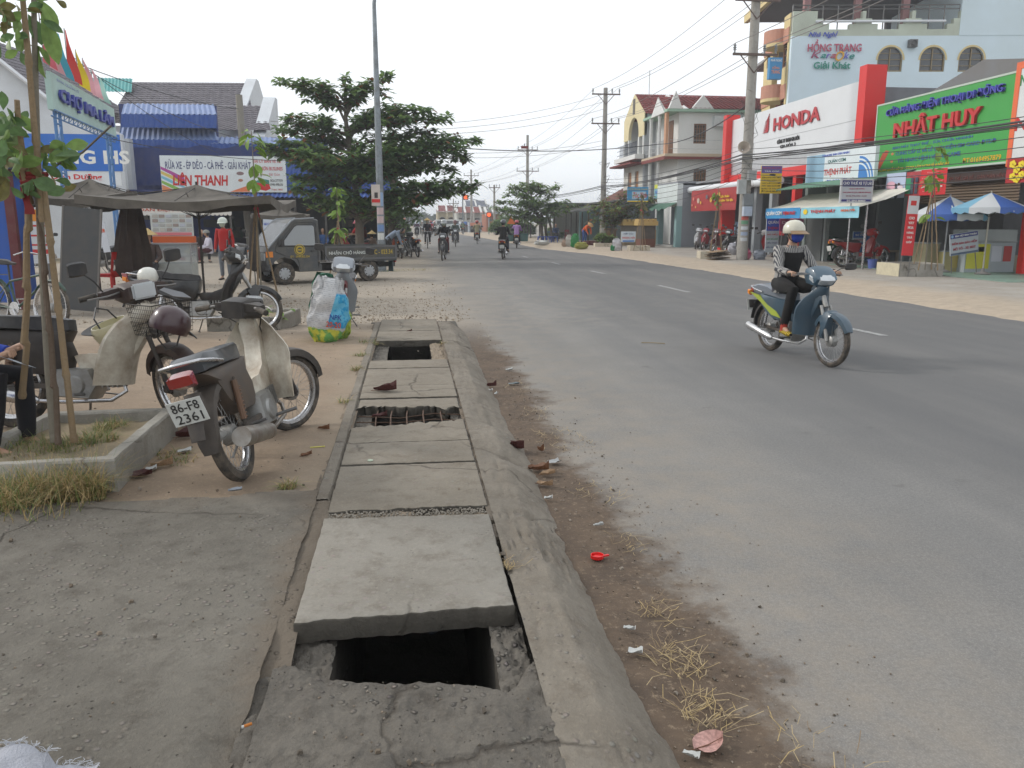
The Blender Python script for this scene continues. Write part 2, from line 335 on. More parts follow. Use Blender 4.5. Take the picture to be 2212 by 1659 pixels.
# ------------------------------------------------------------------ kerb: flat crown rounding down to the road
def kz(u, y):   # u 0..1 across
    if u < .45: z = .122-.004*u
    else:
        t = (u-.45)/.55; z = .120-.13*(t**1.25)
    er = max(0, nz(3, y, 1.9)-.05)*.09*max(0, 1-abs(u-.55)/.45)
    if 3.0 < y < 3.75: er += .02*max(0, nz(u*3, y, 6)+.3)
    z -= er+.004*nz(u*2, y, 9)-.003*nz(u*4, y, 30)+.012*max(0, nz(u*3+2, y, 3.3)-.15)
    if y > 11.3: z -= (y-11.3)*.12
    return z
tag(sheet('kerb', rngf(0, 1, 26), rngf(.3, 12.3, 520), kz, M_CONC, lambda u, y: .362+u*(.36+.03*nz(7, y, .7)+.012*nz(2, y, 5))), kind='structure')
sheet_left = sheet('channel_border', rngf(0, 1, 6), rngf(4.0, 12.2, 260), lambda u, y: (.119 if .1 < u < .9 else .1)-max(0, y-11.3)*.1+.003*nz(u, y, 12), M_CONC, lambda u, y: -.515+u*(.082+.006*nz(u, y, 4)))
tag(sheet_left, kind='structure')
for k_, (xa_, xb_) in enumerate(((.338, .372), (-.53, -.418))): tag(sheet('joint_dirt', rngf(xa_, xb_, 6), rngf(3.2 if k_ == 0 else 2.25, 12.1, 300), lambda x, y: .114-(.07*max(0, 2.75-y)/.5 if x < 0 else 0)+.008*nz(x*3, y, 8)-(.09 if x > 0 and y < 5 and nz(1, y, 3.1) > .42 else 0)-(.012 if y > 4 and x < 0 else 0)-max(0, y-11.3)*.1, M_APRON), kind='structure')
# ------------------------------------------------------------------ drain channel and its cover slabs
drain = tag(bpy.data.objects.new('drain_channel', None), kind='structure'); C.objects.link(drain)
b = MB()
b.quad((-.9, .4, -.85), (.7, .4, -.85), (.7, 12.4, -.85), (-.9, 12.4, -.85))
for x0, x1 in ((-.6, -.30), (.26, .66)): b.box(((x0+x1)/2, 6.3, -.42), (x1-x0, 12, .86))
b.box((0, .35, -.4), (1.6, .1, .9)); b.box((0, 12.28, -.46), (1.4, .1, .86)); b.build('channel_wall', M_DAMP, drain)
M_DARKC = concrete((.1, .09, .075), (.06, .054, .045), (.035, .03, .026), pits=.6, bump=.8, name='slab_side_shade')  # slab edges darker than the tops: their shade, with grime, put into the colour
def ledge_sheet(x0, x1, y0, y1, m, amp=.018, base=.03):
    s = sheet('broken_ledge', rngf(x0, x1, 24), rngf(y0, y1, 60), lambda x, y: base+amp*nz(x, y, 14)+.012*nz(x, y, 45), m, lambda x, y: x+(0 if x0+.01 < x < x1-.01 else .006*nz(x, y, 20))); s.parent = drain
ledge_sheet(-.46, -.29, 2.2, 2.8, M_ROUGH, .02, .04); ledge_sheet(.25, .365, 2.1, 2.9, M_ROUGH, .02, .06)
ledge_sheet(-.44, -.27, 8.0, 9.7, M_ROUGH, .01, .055); ledge_sheet(.20, .365, 8.0, 9.7, M_DIRT, .02, .085)
ledge_sheet(-.44, -.31, 5.3, 6.3, M_ROUGH, .02, .05); ledge_sheet(.27, .365, 5.3, 6.3, M_ROUGH, .02, .06)
def cover(y0, y1, m=None, x0=-.428, x1=.352, z=.126, th=.075, rag=(.004, .004), tilt=0, rough=None, y0b=None, y1b=None):
    """slab: outline sampled finely and chipped; y0b,y1b: y at the right-hand corners"""
    y0b = y0 if y0b is None else y0b; y1b = y1 if y1b is None else y1b; out = []; sd = y0*7.3; n = 46
    for i in range(n): t = i/n; out.append((lerp(x0, x1, t), lerp(y0, y0b, t)+rag[0]*(nz(t*5, sd, 3)+.2*nz(t*24, sd, 1))*2))
    for i in range(n//2): t = i/(n//2); out.append((x1+.004*nz(t*7, sd+1, 2), lerp(y0b, y1b, t)))
    for i in range(n): t = 1-i/n; out.append((lerp(x0, x1, t), lerp(y1, y1b, t)+rag[1]*(nz(t*5, sd+2, 3)+.2*nz(t*24, sd+4, 1))*2))
    for i in range(n//2): t = 1-i/(n//2); out.append((x0+.004*nz(t*7, sd+5, 2), lerp(y0, y1, t)))
    cx, cy = (x0+x1)/2, (y0+y1)/2
    def rg(s, zz, nn=0): return [V((cx+(p[0]-cx)*s, cy+(p[1]-cy)*s, zz+(p[1]-cy)*tilt+nn*nz(p[0], p[1], 16))) for p in out]
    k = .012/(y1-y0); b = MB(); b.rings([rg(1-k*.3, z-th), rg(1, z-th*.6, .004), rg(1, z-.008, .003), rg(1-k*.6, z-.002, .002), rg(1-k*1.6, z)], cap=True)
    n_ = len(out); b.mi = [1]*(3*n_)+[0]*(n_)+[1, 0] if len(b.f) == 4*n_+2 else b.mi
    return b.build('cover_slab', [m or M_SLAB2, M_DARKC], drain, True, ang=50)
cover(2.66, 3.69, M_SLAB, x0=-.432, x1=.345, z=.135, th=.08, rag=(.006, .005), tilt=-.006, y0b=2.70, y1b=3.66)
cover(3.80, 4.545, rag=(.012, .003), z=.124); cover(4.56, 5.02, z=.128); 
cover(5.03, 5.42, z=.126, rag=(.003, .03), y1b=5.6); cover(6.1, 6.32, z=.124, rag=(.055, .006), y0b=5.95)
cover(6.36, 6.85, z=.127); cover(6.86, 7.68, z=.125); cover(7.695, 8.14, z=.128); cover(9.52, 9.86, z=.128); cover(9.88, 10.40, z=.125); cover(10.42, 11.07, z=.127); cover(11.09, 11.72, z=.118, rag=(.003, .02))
# gravel fill in the worn joint
b = MB()
for i in range(420):
    x, y = random.uniform(-.42, .34), random.gauss(3.745, .03); s = random.uniform(.003, .009); b.box((x, y, .112+random.random()*.006), (s*1.3, s, s), rot=M4.Rotation(random.random()*3, 3, (random.random(), random.random(), 1)))
tag(b.build('joint_gravel', concrete((.3, .27, .23), (.2, .18, .15), name='gravel')), kind='stuff')
sheet('joint_fill', rngf(-.43, .355, 60), rngf(3.66, 3.84, 16), lambda x, y: .106+.008*nz(x, y, 12)-(.03 if x > 0 and y > 3.76+.02*nz(x, 1, 8) else 0), M_DIRT).parent = drain
# rebar across the broken slab
M_RUST = mat((.1, .055, .035), .8, .3, .5, 30)
for i, x in enumerate((-.27, -.165, -.05, .07, .2)):
    b = MB(); b.tube([(x+.01, 5.36, .085), (x, 5.6, .1+.01*sin(i*3)), (x-.004, 5.85, .1), (x+.006, 6.22, .08)], .0055, 6); b.build('rebar', M_RUST, drain, True)
for i, y in enumerate((5.52, 5.72, 5.9)):
    b = MB(); b.tube([(-.41, y+.02, .085), (-.1, y, .088-.01*i), (.15, y+.03*sin(i), .09), (.36, y-.02, .085)], .0045, 6); b.build('rebar', M_RUST, drain, True)
# rough broken concrete in the foreground, ragged far edge
EDG = [(-.50, 2.42), (-.4, 2.44), (-.33, 2.375), (-.25, 2.34), (-.18, 2.33), (0, 2.285), (.14, 2.27), (.26, 2.22), (.30, 2.26), (.36, 2.38)]
def redg(x):
    for (a, p), (c, q) in zip(EDG, EDG[1:]):
        if x <= c: return lerp(p, q, (x-a)/(c-a))+.012*nz(x, 0, 18)+.006*nz(x, 5, 60)
    return EDG[-1][1]
def rz(x, v):
    y = lerp(.35, redg(x), v); z = .118+.013*nz(x, y, 5)+.007*nz(x, y, 17)+.006*max(0, nz(x, y, 38))
    e = (redg(x)-y)
    if e < .05: z -= (.05-e)*.35
    if e <= 1e-5: z -= .07
    if x < -.46: z -= .03
    return z
b = MB(); xs = rngf(-.51, .368, 170); vs_ = [1-(1-i/150)**1.0 for i in range(151)]; vs_ = [v*.992 for v in vs_]+[.996, 1.0]
nx = len(xs); P = [(x, lerp(.35, redg(x), v), rz(x, v)) for v in vs_ for x in xs]
P += [(x, redg(x)-.02+.01*nz(x, 9, 20), -.06) for x in xs]
b.add(P, [(j*nx+i, j*nx+i+1, (j+1)*nx+i+1, (j+1)*nx+i) for j in range(len(vs_)) for i in range(nx-1)])
tag(b.build('broken_concrete', M_ROUGH, None, True), kind='structure')
# ------------------------------------------------------------------ right side verge and pavement
def rmat():
    g = NG('pavement'); X, Y, Z = g.sep(); n1 = g.noise(.7, 8, .65); n2 = g.noise(5, 9, .7); n3 = g.noise(40, 4, .7)
    e = g.math('SUBTRACT', X, g.math('ADD', g.math('MULTIPLY', n1, 1.2), g.math('MULTIPLY', n2, .5)))
    san = g.mix(g.rng(n2, .4, .65), (.42, .345, .265), (.34, .285, .22)); con = g.mix(g.rng(n1, .38, .62), (.36, .335, .3), (.29, .265, .23)); con = g.mix(g.rng(n2, .52, .7, 0, .7), con, (.24, .2, .16))
    c = g.mix(g.rng(e, 9.2, 10.6, 0, 1, True), san, con); c = g.mix(g.rng(n3, .55, .75, 0, .5), c, (.5, .44, .36))
    return g.done(c, .95, g.bump(g.math('ADD', n2, g.math('MULTIPLY', n3, .5)), .5, .02))
M_PAVE = rmat()
ys = rngf(2, 60, 230)+[66+8*i for i in range(30)]
OFF = [0, .12, .3, .6, 1.0, 1.5, 2.2, 3.5, 6, 12, 30]; HZ = [-.01, .03, .05, .065, .085, .11, .115, .12, .12, .12, .12]
b = MB(); n_ = len(OFF)
P = [(redge(y)+o+(.14*nz(o, y, .8)+.06*nz(o, y, 4) if o < 1.2 else 0), y, h+(.02*nz(o, y, 1.4) if 0 < o < 3 else 0)) for y in ys for o, h in zip(OFF, HZ)]
b.add(P, [(j*n_+i, j*n_+i+1, (j+1)*n_+i+1, (j+1)*n_+i) for j in range(len(ys)-1) for i in range(n_-1)])
tag(b.build('right_pavement', M_PAVE, None, True), kind='structure')
# ------------------------------------------------------------------ shared materials
RUB = mat((.022, .021, .02), .85, 0, .5, 12, dc=(.16, .13, .1)); BLK = mat((.018, .018, .02), .45, 0, .3, 8); CHR = mat((.55, .55, .56), .22, 1, .3, 14); ALU = mat((.32, .32, .31), .45, .7, .5, 14)
STEEL = mat((.2, .2, .2), .45, .6, .5, 10); GLS = mat((.5, .53, .55), .08, 0, .15, 6, spec=1, coat=1); SEATM = mat((.016, .016, .018), .42, 0, .3, 6, dc=(.1, .09, .08)); WHT = mat((.72, .72, .7), .5, 0, .2); REDL = mat((.28, .02, .015), .2, 0, .1, coat=1)
SKIN = mat((.42, .25, .165), .55, 0, .12, 20); SKIN2 = mat((.3, .17, .11), .55, 0, .12, 20); HAIR = mat((.012, .01, .009), .5, 0, 0)
AMB = mat((.7, .22, .02), .25, 0, .1)
def RotAbout(p, axis, a): return M4.Translation(p) @ M4.Rotation(a, 4, axis) @ M4.Translation(-V(p))
# ------------------------------------------------------------------ wheels
def wheel(name, parent, c, rad, M, lod, w=.036, rimm=None, cast=False, spm=None, dust=None):
    n = (18, 28, 44)[lod]; rimm = rimm or CHR
    b = MB(); b.M = M; k = 8 if lod else 6
    b.lathe([(rad-w+w*cos(a)*(1.0), w*sin(a)) for a in [2*pi*i/k for i in range(k+1)]], n, c, 'Y'); t = b.build('tyre', dust or RUB, None, True)
    root = thing(name, None, None); root.parent = parent; t.parent = root
    b = MB(); b.M = M; r1 = rad-2*w
    b.lathe([(r1+.012, -.024), (r1-.006, -.022), (r1-.016, -.008), (r1-.016, .008), (r1-.006, .022), (r1+.012, .024), (r1+.004, 0), (r1+.012, -.024)], n, c, 'Y'); b.build('rim', rimm, root, True)
    b = MB(); b.M = M
    if cast:
        for i in range(cast):
            for s in (-.16, .16):
                a = 2*pi*i/cast; p, q = V((cos(a)*.05, 0, sin(a)*.05)), V((cos(a+s)*r1, 0, sin(a+s)*r1)); b.tube([V(c)+p, V(c)+p*.3+q*.7, V(c)+q], [.014, .01, .012], 5)
    else:
        ns = (8, 18, 32)[lod]
        for i in range(ns):
            a = 2*pi*i/ns; a2 = a+(.5 if i % 2 else -.5); yy = .028*(1 if (i//2) % 2 else -1)
            b.tube([V(c)+V((cos(a2)*.045, yy, sin(a2)*.045)), V(c)+V((cos(a)*(r1-.01), 0, sin(a)*(r1-.01)))], .0016 if lod == 2 else .0028, 3, False)
    b.build('spoke_set', spm or (rimm if cast else ALU), root, True)
    b = MB(); b.M = M; b.lathe([(0, -.05), (.03, -.05), (.06, -.035), (.062, .03), (.045, .045), (.012, .06), (0, .06)], 14, c, 'Y'); b.build('hub', ALU, root, True)
    return root
def arc(c, r, a0, a1, n): return [V((c[0]+r*cos(lerp(a0, a1, i/n)), 0, c[2]+r*sin(lerp(a0, a1, i/n)))) for i in range(n+1)]
def fender(b, c, r, a0, a1, w, n=12, th=.004, lip=.03):
    """curved mudguard around axle c"""
    rs = []
    for i in range(n+1):
        a = lerp(a0, a1, i/n); ww = w*(1-.35*abs(2*i/n-1)**4); pr = []
        for y, dr in ((-ww, -lip), (-ww*.92, -.006), (-ww*.4, .004), (ww*.4, .004), (ww*.92, -.006), (ww, -lip), (ww*.9, -lip), (ww*.4, .0), (-ww*.4, .0), (-ww*.9, -lip)):
            pr.append((c[0]+(r+dr)*cos(a), y, c[2]+(r+dr)*sin(a)))
        rs.append(pr)
    b.rings(rs)
def motorbike(label, rear, front, col='6a1018', col2=None, style='under', lean=0, steer=0, lod=1, group=None, seat=None, mirrors=2, plate=None, basket=False, stand=True, fcol=None, leg=None, cowl=None, cast=False, decal=None, name='motorbike', tyre=None, pg=False, lampm=None, rim=None, muff=None, sig=True):
    rear, front = V(rear), V(front); d = front-rear; rz = atan2(d.y, d.x); sc = sqrt(d.x**2+d.y**2)/1.2 if lod == 2 else .98
    root = thing(name, label, 'motorbike', rear, rz, group, sc=sc); root.rotation_euler = (R(lean), 0, 0); root.rotation_mode = 'XYZ'
    root.rotation_euler = (M4.Rotation(rz, 3, 'Z') @ M4.Rotation(R(lean), 3, 'X')).to_euler()
    P = lambda c, r=.35, d=.22: mat(c, r, .0, d, 5, coat=.4)
    bc = P(col) if isinstance(col, str) else col; b2 = P(col2) if isinstance(col2, str) else (col2 or bc); lg = P(leg) if isinstance(leg, str) else (leg or bc); fc = P(fcol) if isinstance(fcol, str) else (fcol or bc); cw = P(cowl) if isinstance(cowl, str) else (cowl or bc); st = P(seat, .5) if isinstance(seat, str) else (seat or SEATM)
    cub = style == 'cub'; sco = style == 'scooter'; wr = .25 if False else .285
    FA = V((1.2, 0, wr)); RA = V((0, 0, wr)); HT = V((.90, 0, .93)); ax = (HT-V((1.13, 0, wr))).normalized()
    SM = RotAbout(HT, ax, R(steer)); n = (8, 12, 18)[lod]; sm = True
    wheel('rear_wheel', root, RA, wr, None, lod, cast=cast, rimm=rim, dust=tyre); wheel('front_wheel', root, FA, wr, SM, lod, w=.032, cast=cast, rimm=rim, dust=tyre)
    # fork
    b = MB(); b.M = SM
    for s in (-1, 1):
        o = V((0, s*.065, 0)); b.tube([FA+o*1.0, V((1.13, 0, .50))+o, V((1.05, 0, .66))+o*.9], [.02, .017, .017], n)
        if cub: b.box(FA+V((-.03, s*.055, .0)), (.09, .025, .05))
    b.tube([V((1.06, 0, .64)), HT], .028, n); b.build('front_fork', ALU if not cub else mat('2b2422', .6, 0, .4), root, sm)
    b = MB(); b.M = SM
    if cub: fender(b, FA, wr+.035, R(10), R(165), .062, 14, lip=.055)
    else: fender(b, FA, wr+.03, R(25), R(150), .06, 12, lip=.05); b.puff([(1.03, .55), (1.16, .62), (1.24, .57), (1.2, .45), (1.12, .3), (1.08, .3), (1.08, .46)], .085, k=5)
    b.build('front_fender', fc, root, sm)
    # handlebar, grips, levers, mirrors
    hz = 1.0 if not cub else .97; hx = .86
    b = MB(); b.M = SM
    b.tube([(hx-.06, .34, hz-.02), (hx-.02, .2, hz), (hx+.04, .08, hz-.01), (hx+.04, -.08, hz-.01), (hx-.02, -.2, hz), (hx-.06, -.34, hz-.02)], .012, n)
    for s in (-1, 1):
        b.tube([(hx+.05, s*.12, hz), (hx+.07, s*.22, hz-.01), (hx+.01, s*.33, hz-.02)], .006, 5)
    b.build('handlebar', STEEL, root, sm)
    for s in (-1, 1):
        b = MB(); b.M = SM; b.tube([(hx-.035, s*.24, hz-.005), (hx-.065, s*.35, hz-.02)], [.018, .019], n); b.build('handgrip', RUB, root, sm)
    if mirrors:
        for s in ((-1, 1) if mirrors == 2 else ((1,) if mirrors == 1 else (-1,))):
            b = MB(); b.M = SM; b.tube([(hx, s*.2, hz), (hx+.03, s*.27, hz+.1), (hx, s*.33, hz+.17)], .005, 5)
            b.puff([(hx-.012, hz+.14), (hx+.012, hz+.15), (hx+.014, hz+.23), (hx-.008, hz+.24)], .062, y=s*.35, k=5); b.build('mirror', BLK, root, sm)
    # headlamp cowl
    b = MB(); b.M = SM
    if cub: b.puff([(hx-.07, hz-.07), (hx+.1, hz-.1), (hx+.15, hz-.05), (hx+.14, hz+.035), (hx+.04, hz+.06), (hx-.06, hz+.045)], .12, k=7, inset=.35); b.puff([(hx-.04, hz-.03), (hx+.05, hz-.04), (hx+.05, hz+.03), (hx-.04, hz+.03)], .24, k=5, inset=.5)
    else: b.puff([(hx-.07, hz-.03), (hx-.02, hz-.12), (hx+.13, hz-.14), (hx+.2, hz-.06), (hx+.14, hz+.03), (hx+.04, hz+.085), (hx-.05, hz+.06)], .15, k=7, inset=.5)
    b.build('handlebar_cowl', cw, root, sm)
    b = MB(); b.M = SM
    if cub: b.box((hx+.145, 0, hz-.005), (.03, .17, .11)); b.build('headlight', lampm or GLS, root, bevel=.012)
    else: b.puff([(hx+.06, hz-.09), (hx+.15, hz-.125), (hx+.215, hz-.07), (hx+.15, hz+.01), (hx+.1, hz+.02)], .105, k=7, inset=.55); b.build('headlight', lampm or GLS, root, sm)
    if lod and not cub:
        for s in (-1, 1): b = MB(); b.M = SM; b.puff([(hx+.06, hz-.07), (hx+.13, hz-.1), (hx+.13, hz-.03), (hx+.06, hz)], .03, y=s*.13, k=4, inset=.5); b.build('turn_signal', AMB if cub else GLS, root, sm)
    # leg shield: curved double-walled sheet plus central spine
    b = MB(); nu, nv = 12, 12
    def ls(u, v, off=0):
        z = lerp(.30, .86 if not sco else .9, v); w = lerp(.2, .235, min(1, v*2)) if v < .55 else lerp(.235, .075, ((v-.55)/.45)**1.3)
        w *= 1.08 if cub else .88
        xc = .80+.20*v-.04*sin(pi*v)+(.02 if v > .8 else 0)
        return V((xc+.05-(.15 if cub else .12)*abs(u)**2.2*(1-.3*v)-off, u*w, z+.01*abs(u)))
    g0 = [[ls(-1+2*i/nu, j/nv) for i in range(nu+1)] for j in range(nv+1)]; g1 = [[ls(-1+2*i/nu, j/nv, .022) for i in range(nu, -1, -1)] for j in range(nv+1)]
    b.rings([a+c for a, c in zip(g0, g1)]); b.build('leg_shield', lg, root, sm)
    b = MB()
    if sco: b.puff([(.9, .84), (.97, .7), (.9, .5), (.8, .34), (.74, .36), (.8, .6)], .11, k=5)
    else: b.puff([(.98, .9), (1.02, .72), (.9, .52), (.8, .38), (.66, .36), (.5, .4), (.46, .5), (.6, .5), (.76, .56), (.88, .74), (.9, .9)], .07 if not cub else .055, k=5, inset=.2)
    b.build('frame_cover', b2 if not cub else lg, root, sm)
    if sco: b = MB(); b.puff([(.42, .3), (.8, .27), (.84, .33), (.8, .38), (.42, .4)], .2, k=5, inset=.15); b.build('footboard', b2, root, sm)
    # seat, tail and side covers
    b = MB(); b.puff([(-.3, .72), (-.2, .70), (.1, .69), (.34, .665), (.52, .67), (.5, .735), (.38, .755), (.2, .76), (.06, .8), (-.18, .815), (-.3, .79)] if not cub else [(-.28, .70), (.1, .69), (.36, .67), (.47, .68), (.46, .755), (.3, .785), (0, .79), (-.22, .8), (-.29, .77)], lambda x, z: (.125 if not cub else .105) if x < .3 else (.125 if not cub else .105)-.3*(x-.3), k=7, inset=.18, rnd=.6); b.build('seat', st, root, sm)
    b = MB()
    if cub: b.puff([(-.3, .7), (-.1, .62), (-.02, .5), (.1, .38), (.42, .36), (.46, .5), (.42, .6), (.46, .68), (.1, .69)], .082, k=7, inset=.2)
    else: b.puff([(-.38, .75), (-.34, .69), (-.1, .6), (.05, .48), (.25, .4), (.44, .42), (.5, .55), (.52, .67), (.3, .68), (0, .7)], lambda x, z: .13 if x > -.2 else .13+.35*(x+.2), k=7, inset=.15)
    b.build('side_cover', b2 if cub or sco else bc, root, sm)
    if decal: 
        b = MB()
        for s in (-1, 1): b.prism([(-.3, .70), (-.05, .6), (.2, .47), (.4, .45), (.3, .52), (.1, .58), (-.1, .68)], s*.118, s*.137)
        b.build('decal', decal, root)
    # rear fender, tail lamp, plate
    b = MB(); fender(b, RA, wr+.045, R(70), R(185), .07, 12, lip=.04); b.tube([(-.3, 0, .6), (-.39, 0, .45), (-.42, 0, .36)], [.05, .045, .04], 6, sq=.3); b.build('rear_fender', BLK if not cub else mat('3a3430', .6, 0, .4), root, sm)
    b = MB(); b.puff([(-.33, .64), (-.4, .66), (-.415, .715), (-.34, .735)] if cub else [(-.32, .68), (-.4, .73), (-.41, .78), (-.34, .77)], .066 if cub else .075, k=5, inset=.2); b.build('tail_light', REDL, root, sm)
    for s in (-1, 1) if sig else ():
        b = MB(); b.puff([(-.34, .66), (-.39, .68), (-.39, .73), (-.34, .72)], .025, y=s*(.14 if cub else .1), k=4); b.build('turn_signal', AMB, root, sm)
    if plate is not None:
        pl = thing('licence_plate', None, None); pl.parent = root; pl.location = (-.425, 0, .53); pl.rotation_euler = (0, R(-14), 0)
        b = MB(); b.box((0, 0, 0), (.004, .19, .14)); b.build('plate_panel', mat((.62, .63, .6), .45, 0, .35, 14), pl)
        b = MB(); b.box((.01, 0, .01), (.012, .14, .1)); b.box((.05, 0, .0), (.1, .03, .03)); b.build('plate_bracket', BLK, pl)
        if plate:
            for i, s in enumerate(plate.split('/')): text(s, pl, BLK, width=.15 if '-' in s else .145, height=.052, fat=.0, depth=.0015, loc=(-.004, 0, .033-.066*i), rot=(pi/2, 0, -pi/2))
    # engine, exhaust, swing arm, shocks, pegs
    b = MB(); b.puff([(.34, .22), (.6, .2), (.66, .3), (.6, .42), (.36, .42)], .105, k=5, inset=.12); b.tube([(.58, 0, .34), (.82, 0, .37)], [.062, .055], 10)
    for i in range(5 if lod else 0): b.box((.64+i*.035, 0, .35), (.01, .15, .13))
    b.lathe([(0, .13), (.06, .13), (.085, .11), (.09, .07)], 16, (.45, 0, .31), 'Y'); b.lathe([(0, -.125), (.06, -.12), (.075, -.1), (.08, -.07)], 16, (.5, 0, .3), 'Y'); b.build('engine', ALU, root, sm)
    b = MB(); b.tube([(.8, -.03, .34), (.84, -.07, .26), (.75, -.1, .2), (.45, -.12, .19), (.25, -.14, .2)], .014, n); b.tube([(.27, -.145, .2), (.22, -.15, .21), (-.22, -.165, .29), (-.26, -.165, .3)], [.02, .043, .048, .04] if not pg else [.02, .05, .058, .056], n*2 if lod == 2 else n); b.build('exhaust', muff or CHR, root, sm)
    b = MB()
    for s in (-1, 1):
        b.box((.2, s*.08, .3), (.45, .02, .035), rot=M4.Rotation(R(3), 3, 'Y')); b.tube([(.01, s*.105, .3), (.08, s*.1, .6)], .011, 6); 
    b.box((.2, .1, .31), (.46, .03, .09)); b.build('swing_arm', mat('4a4440', .6, .4, .5), root, bevel=.004)
    b = MB()
    for s in (-1, 1):
        for i in range(9 if lod else 4):
            z = .36+i*(.022 if lod else .05); x = .02+(z-.3)*.23; b.lathe([(.018, -.006), (.024, 0), (.018, .006)], 8, (x, s*.103, z))
        b.tube([(.02, s*.103, .35), (.07, s*.1, .58)], .019, 8)
    b.build('shock_absorber', CHR if not cub else mat('6b4f3c', .6, .3, .6), root, sm)
    b = MB()
    for s in (-1, 1): b.tube([(.56, s*.1, .24), (.56, s*.25, .25)], .012, 6); b.tube([(.08, s*.12, .3), (.06, s*.22, .31)], .01, 6)
    b.tube([(.7, .12, .22), (.5, .13, .24)], .006, 5)
    if stand and lean: b.tube([(.5, .1, .22), (.46, .17, .12), (.42, .23, .03 if lean < 0 else .1)], .009, 6); b.box((.42, .235, .03), (.03, .05, .008))
    b.build('footrest', STEEL, root, sm)
    b = MB(); b.tube([(-.05, .12, .72), (-.2, .135, .745), (-.33, .11, .77), (-.37, 0, .775), (-.33, -.11, .77), (-.2, -.135, .745), (-.05, -.12, .72)], .011, n); b.build('grab_rail', CHR, root, sm)
    if lod:
        b = MB(); 
        for s in (-1, 1): b.tube([(hx, s*.15, hz), (hx+.1, s*.09, hz-.1), (.98, s*.05, .8), (.98, s*.04, .62)], .0045, 4)
        b.build('cable', BLK, root, sm)
    if basket:
        bk = thing('basket', None, None); bk.parent = root; b = MB(); b.M = SM; x0, x1, z0, z1 = 1.02, 1.3, .68, .9
        def loop(k, z): e = .02*k; return [V((x0-e, -.13-e, z)), V((x1+e, -.13-e, z)), V((x1+e, .13+e, z)), V((x0-e, .13+e, z))]
        for i in range(8):
            k = i/7; L_ = loop(k, lerp(z0, z1, k)); b.tube(L_+[L_[0]], .004 if i == 7 else .0018, 5 if i == 7 else 3, False)
        for i in range(14):
            t = i/13
            for y0, s in ((-1, -1), (1, 1)): b.tube([(lerp(x0, x1, t), s*.13, z0), (lerp(x0-.02, x1+.02, t), s*.15, z1)], .0016, 3, False)
            if i < 12: yy = lerp(-.13, .13, i/11); b.tube([(x0, yy, z0), (x0-.02, yy*1.15, z1)], .0016, 3, False); b.tube([(x1, yy, z0), (x1+.02, yy*1.15, z1)], .0016, 3, False); b.tube([(x0, yy, z0), (x1, yy, z0)], .0016, 3, False)
        b.build('wire_mesh', mat('22201f', .5, .5, .3), bk)
    return root
def bicycle(label, rear, front, col='1c4a3c', lean=0, lod=1, group=None, steer=0, rw=.32, seatz=.82):
    rear, front = V(rear), V(front); d = front-rear; rz = atan2(d.y, d.x); sc = sqrt(d.x**2+d.y**2)/1.05 if lod == 2 else .98
    root = thing('bicycle', label, 'bicycle', rear, rz, group, sc=sc); root.rotation_euler = (M4.Rotation(rz, 3, 'Z') @ M4.Rotation(R(lean), 3, 'X')).to_euler()
    FA = V((1.05, 0, rw)); RA = V((0, 0, rw)); HT = V((.88, 0, .88)); SM = RotAbout(HT, V((-.3, 0, 1)).normalized(), R(steer))
    for nme, c, m in (('rear_wheel', RA, None), ('front_wheel', FA, SM)): wheel(nme, root, c, rw, m, lod, w=.018)
    fm = mat(col, .45, 0, .35); b = MB(); BB = V((.42, 0, .28)); ST = V((.3, 0, .62))
    for a, c in ((BB, ST), (BB, V((.93, 0, .62))), (ST, V((.9, 0, .72)))): b.tube([a, c], .015, 8)
    for s in (-1, 1): b.tube([RA+V((0, s*.05, 0)), BB+V((0, s*.03, 0))], .009, 6); b.tube([RA+V((0, s*.05, 0)), ST], .008, 6)
    b.build('frame', fm, root, True)
    b = MB(); b.M = SM
    for s in (-1, 1): b.tube([FA+V((0, s*.05, 0)), V((.95, s*.05, .62)), V((.93, 0, .66))], .009, 6)
    b.tube([V((.93, 0, .6)), HT+V((0, 0, .08))], .014, 6); b.tube([(.78, .28, .93), (.86, .2, .98), (.9, .05, .96), (.9, -.05, .96), (.86, -.2, .98), (.78, -.28, .93)], .01, 6); b.build('handlebar', CHR, root, True)
    b = MB(); b.puff([(.14, seatz), (.38, seatz), (.42, seatz+.025), (.3, seatz+.05), (.16, seatz+.075), (.13, seatz+.05)], lambda x, z: .08 if x < .25 else .025, k=5); b.tube([ST, (.27, 0, seatz)], .012, 6); b.build('saddle', SEATM, root, True)
    b = MB(); fender(b, RA, rw+.02, R(30), R(175), .028, 12, lip=.012); fender(b, FA, rw+.02, R(40), R(150), .028, 10, lip=.012); b.build('mudguard', fm, root, True)
    b = MB(); b.box((-.02, 0, .7), (.36, .13, .012)); 
    for s in (-1, 1): b.tube([RA+V((0, s*.06, 0)), (-.1, s*.06, .7)], .005, 4)
    b.build('rear_rack', STEEL, root); b = MB(); b.lathe([(.0, -.03), (.09, -.03), (.09, -.04), (0, -.04)], 18, BB, 'Y'); b.tube([BB+V((0, -.05, 0)), BB+V((.1, -.07, -.12)), BB+V((.1, -.16, -.12))], .009, 5); b.tube([BB+V((0, .05, 0)), BB+V((-.1, .07, .12)), BB+V((-.1, .16, .12))], .009, 5); b.build('crank_set', CHR, root, True)
    return root
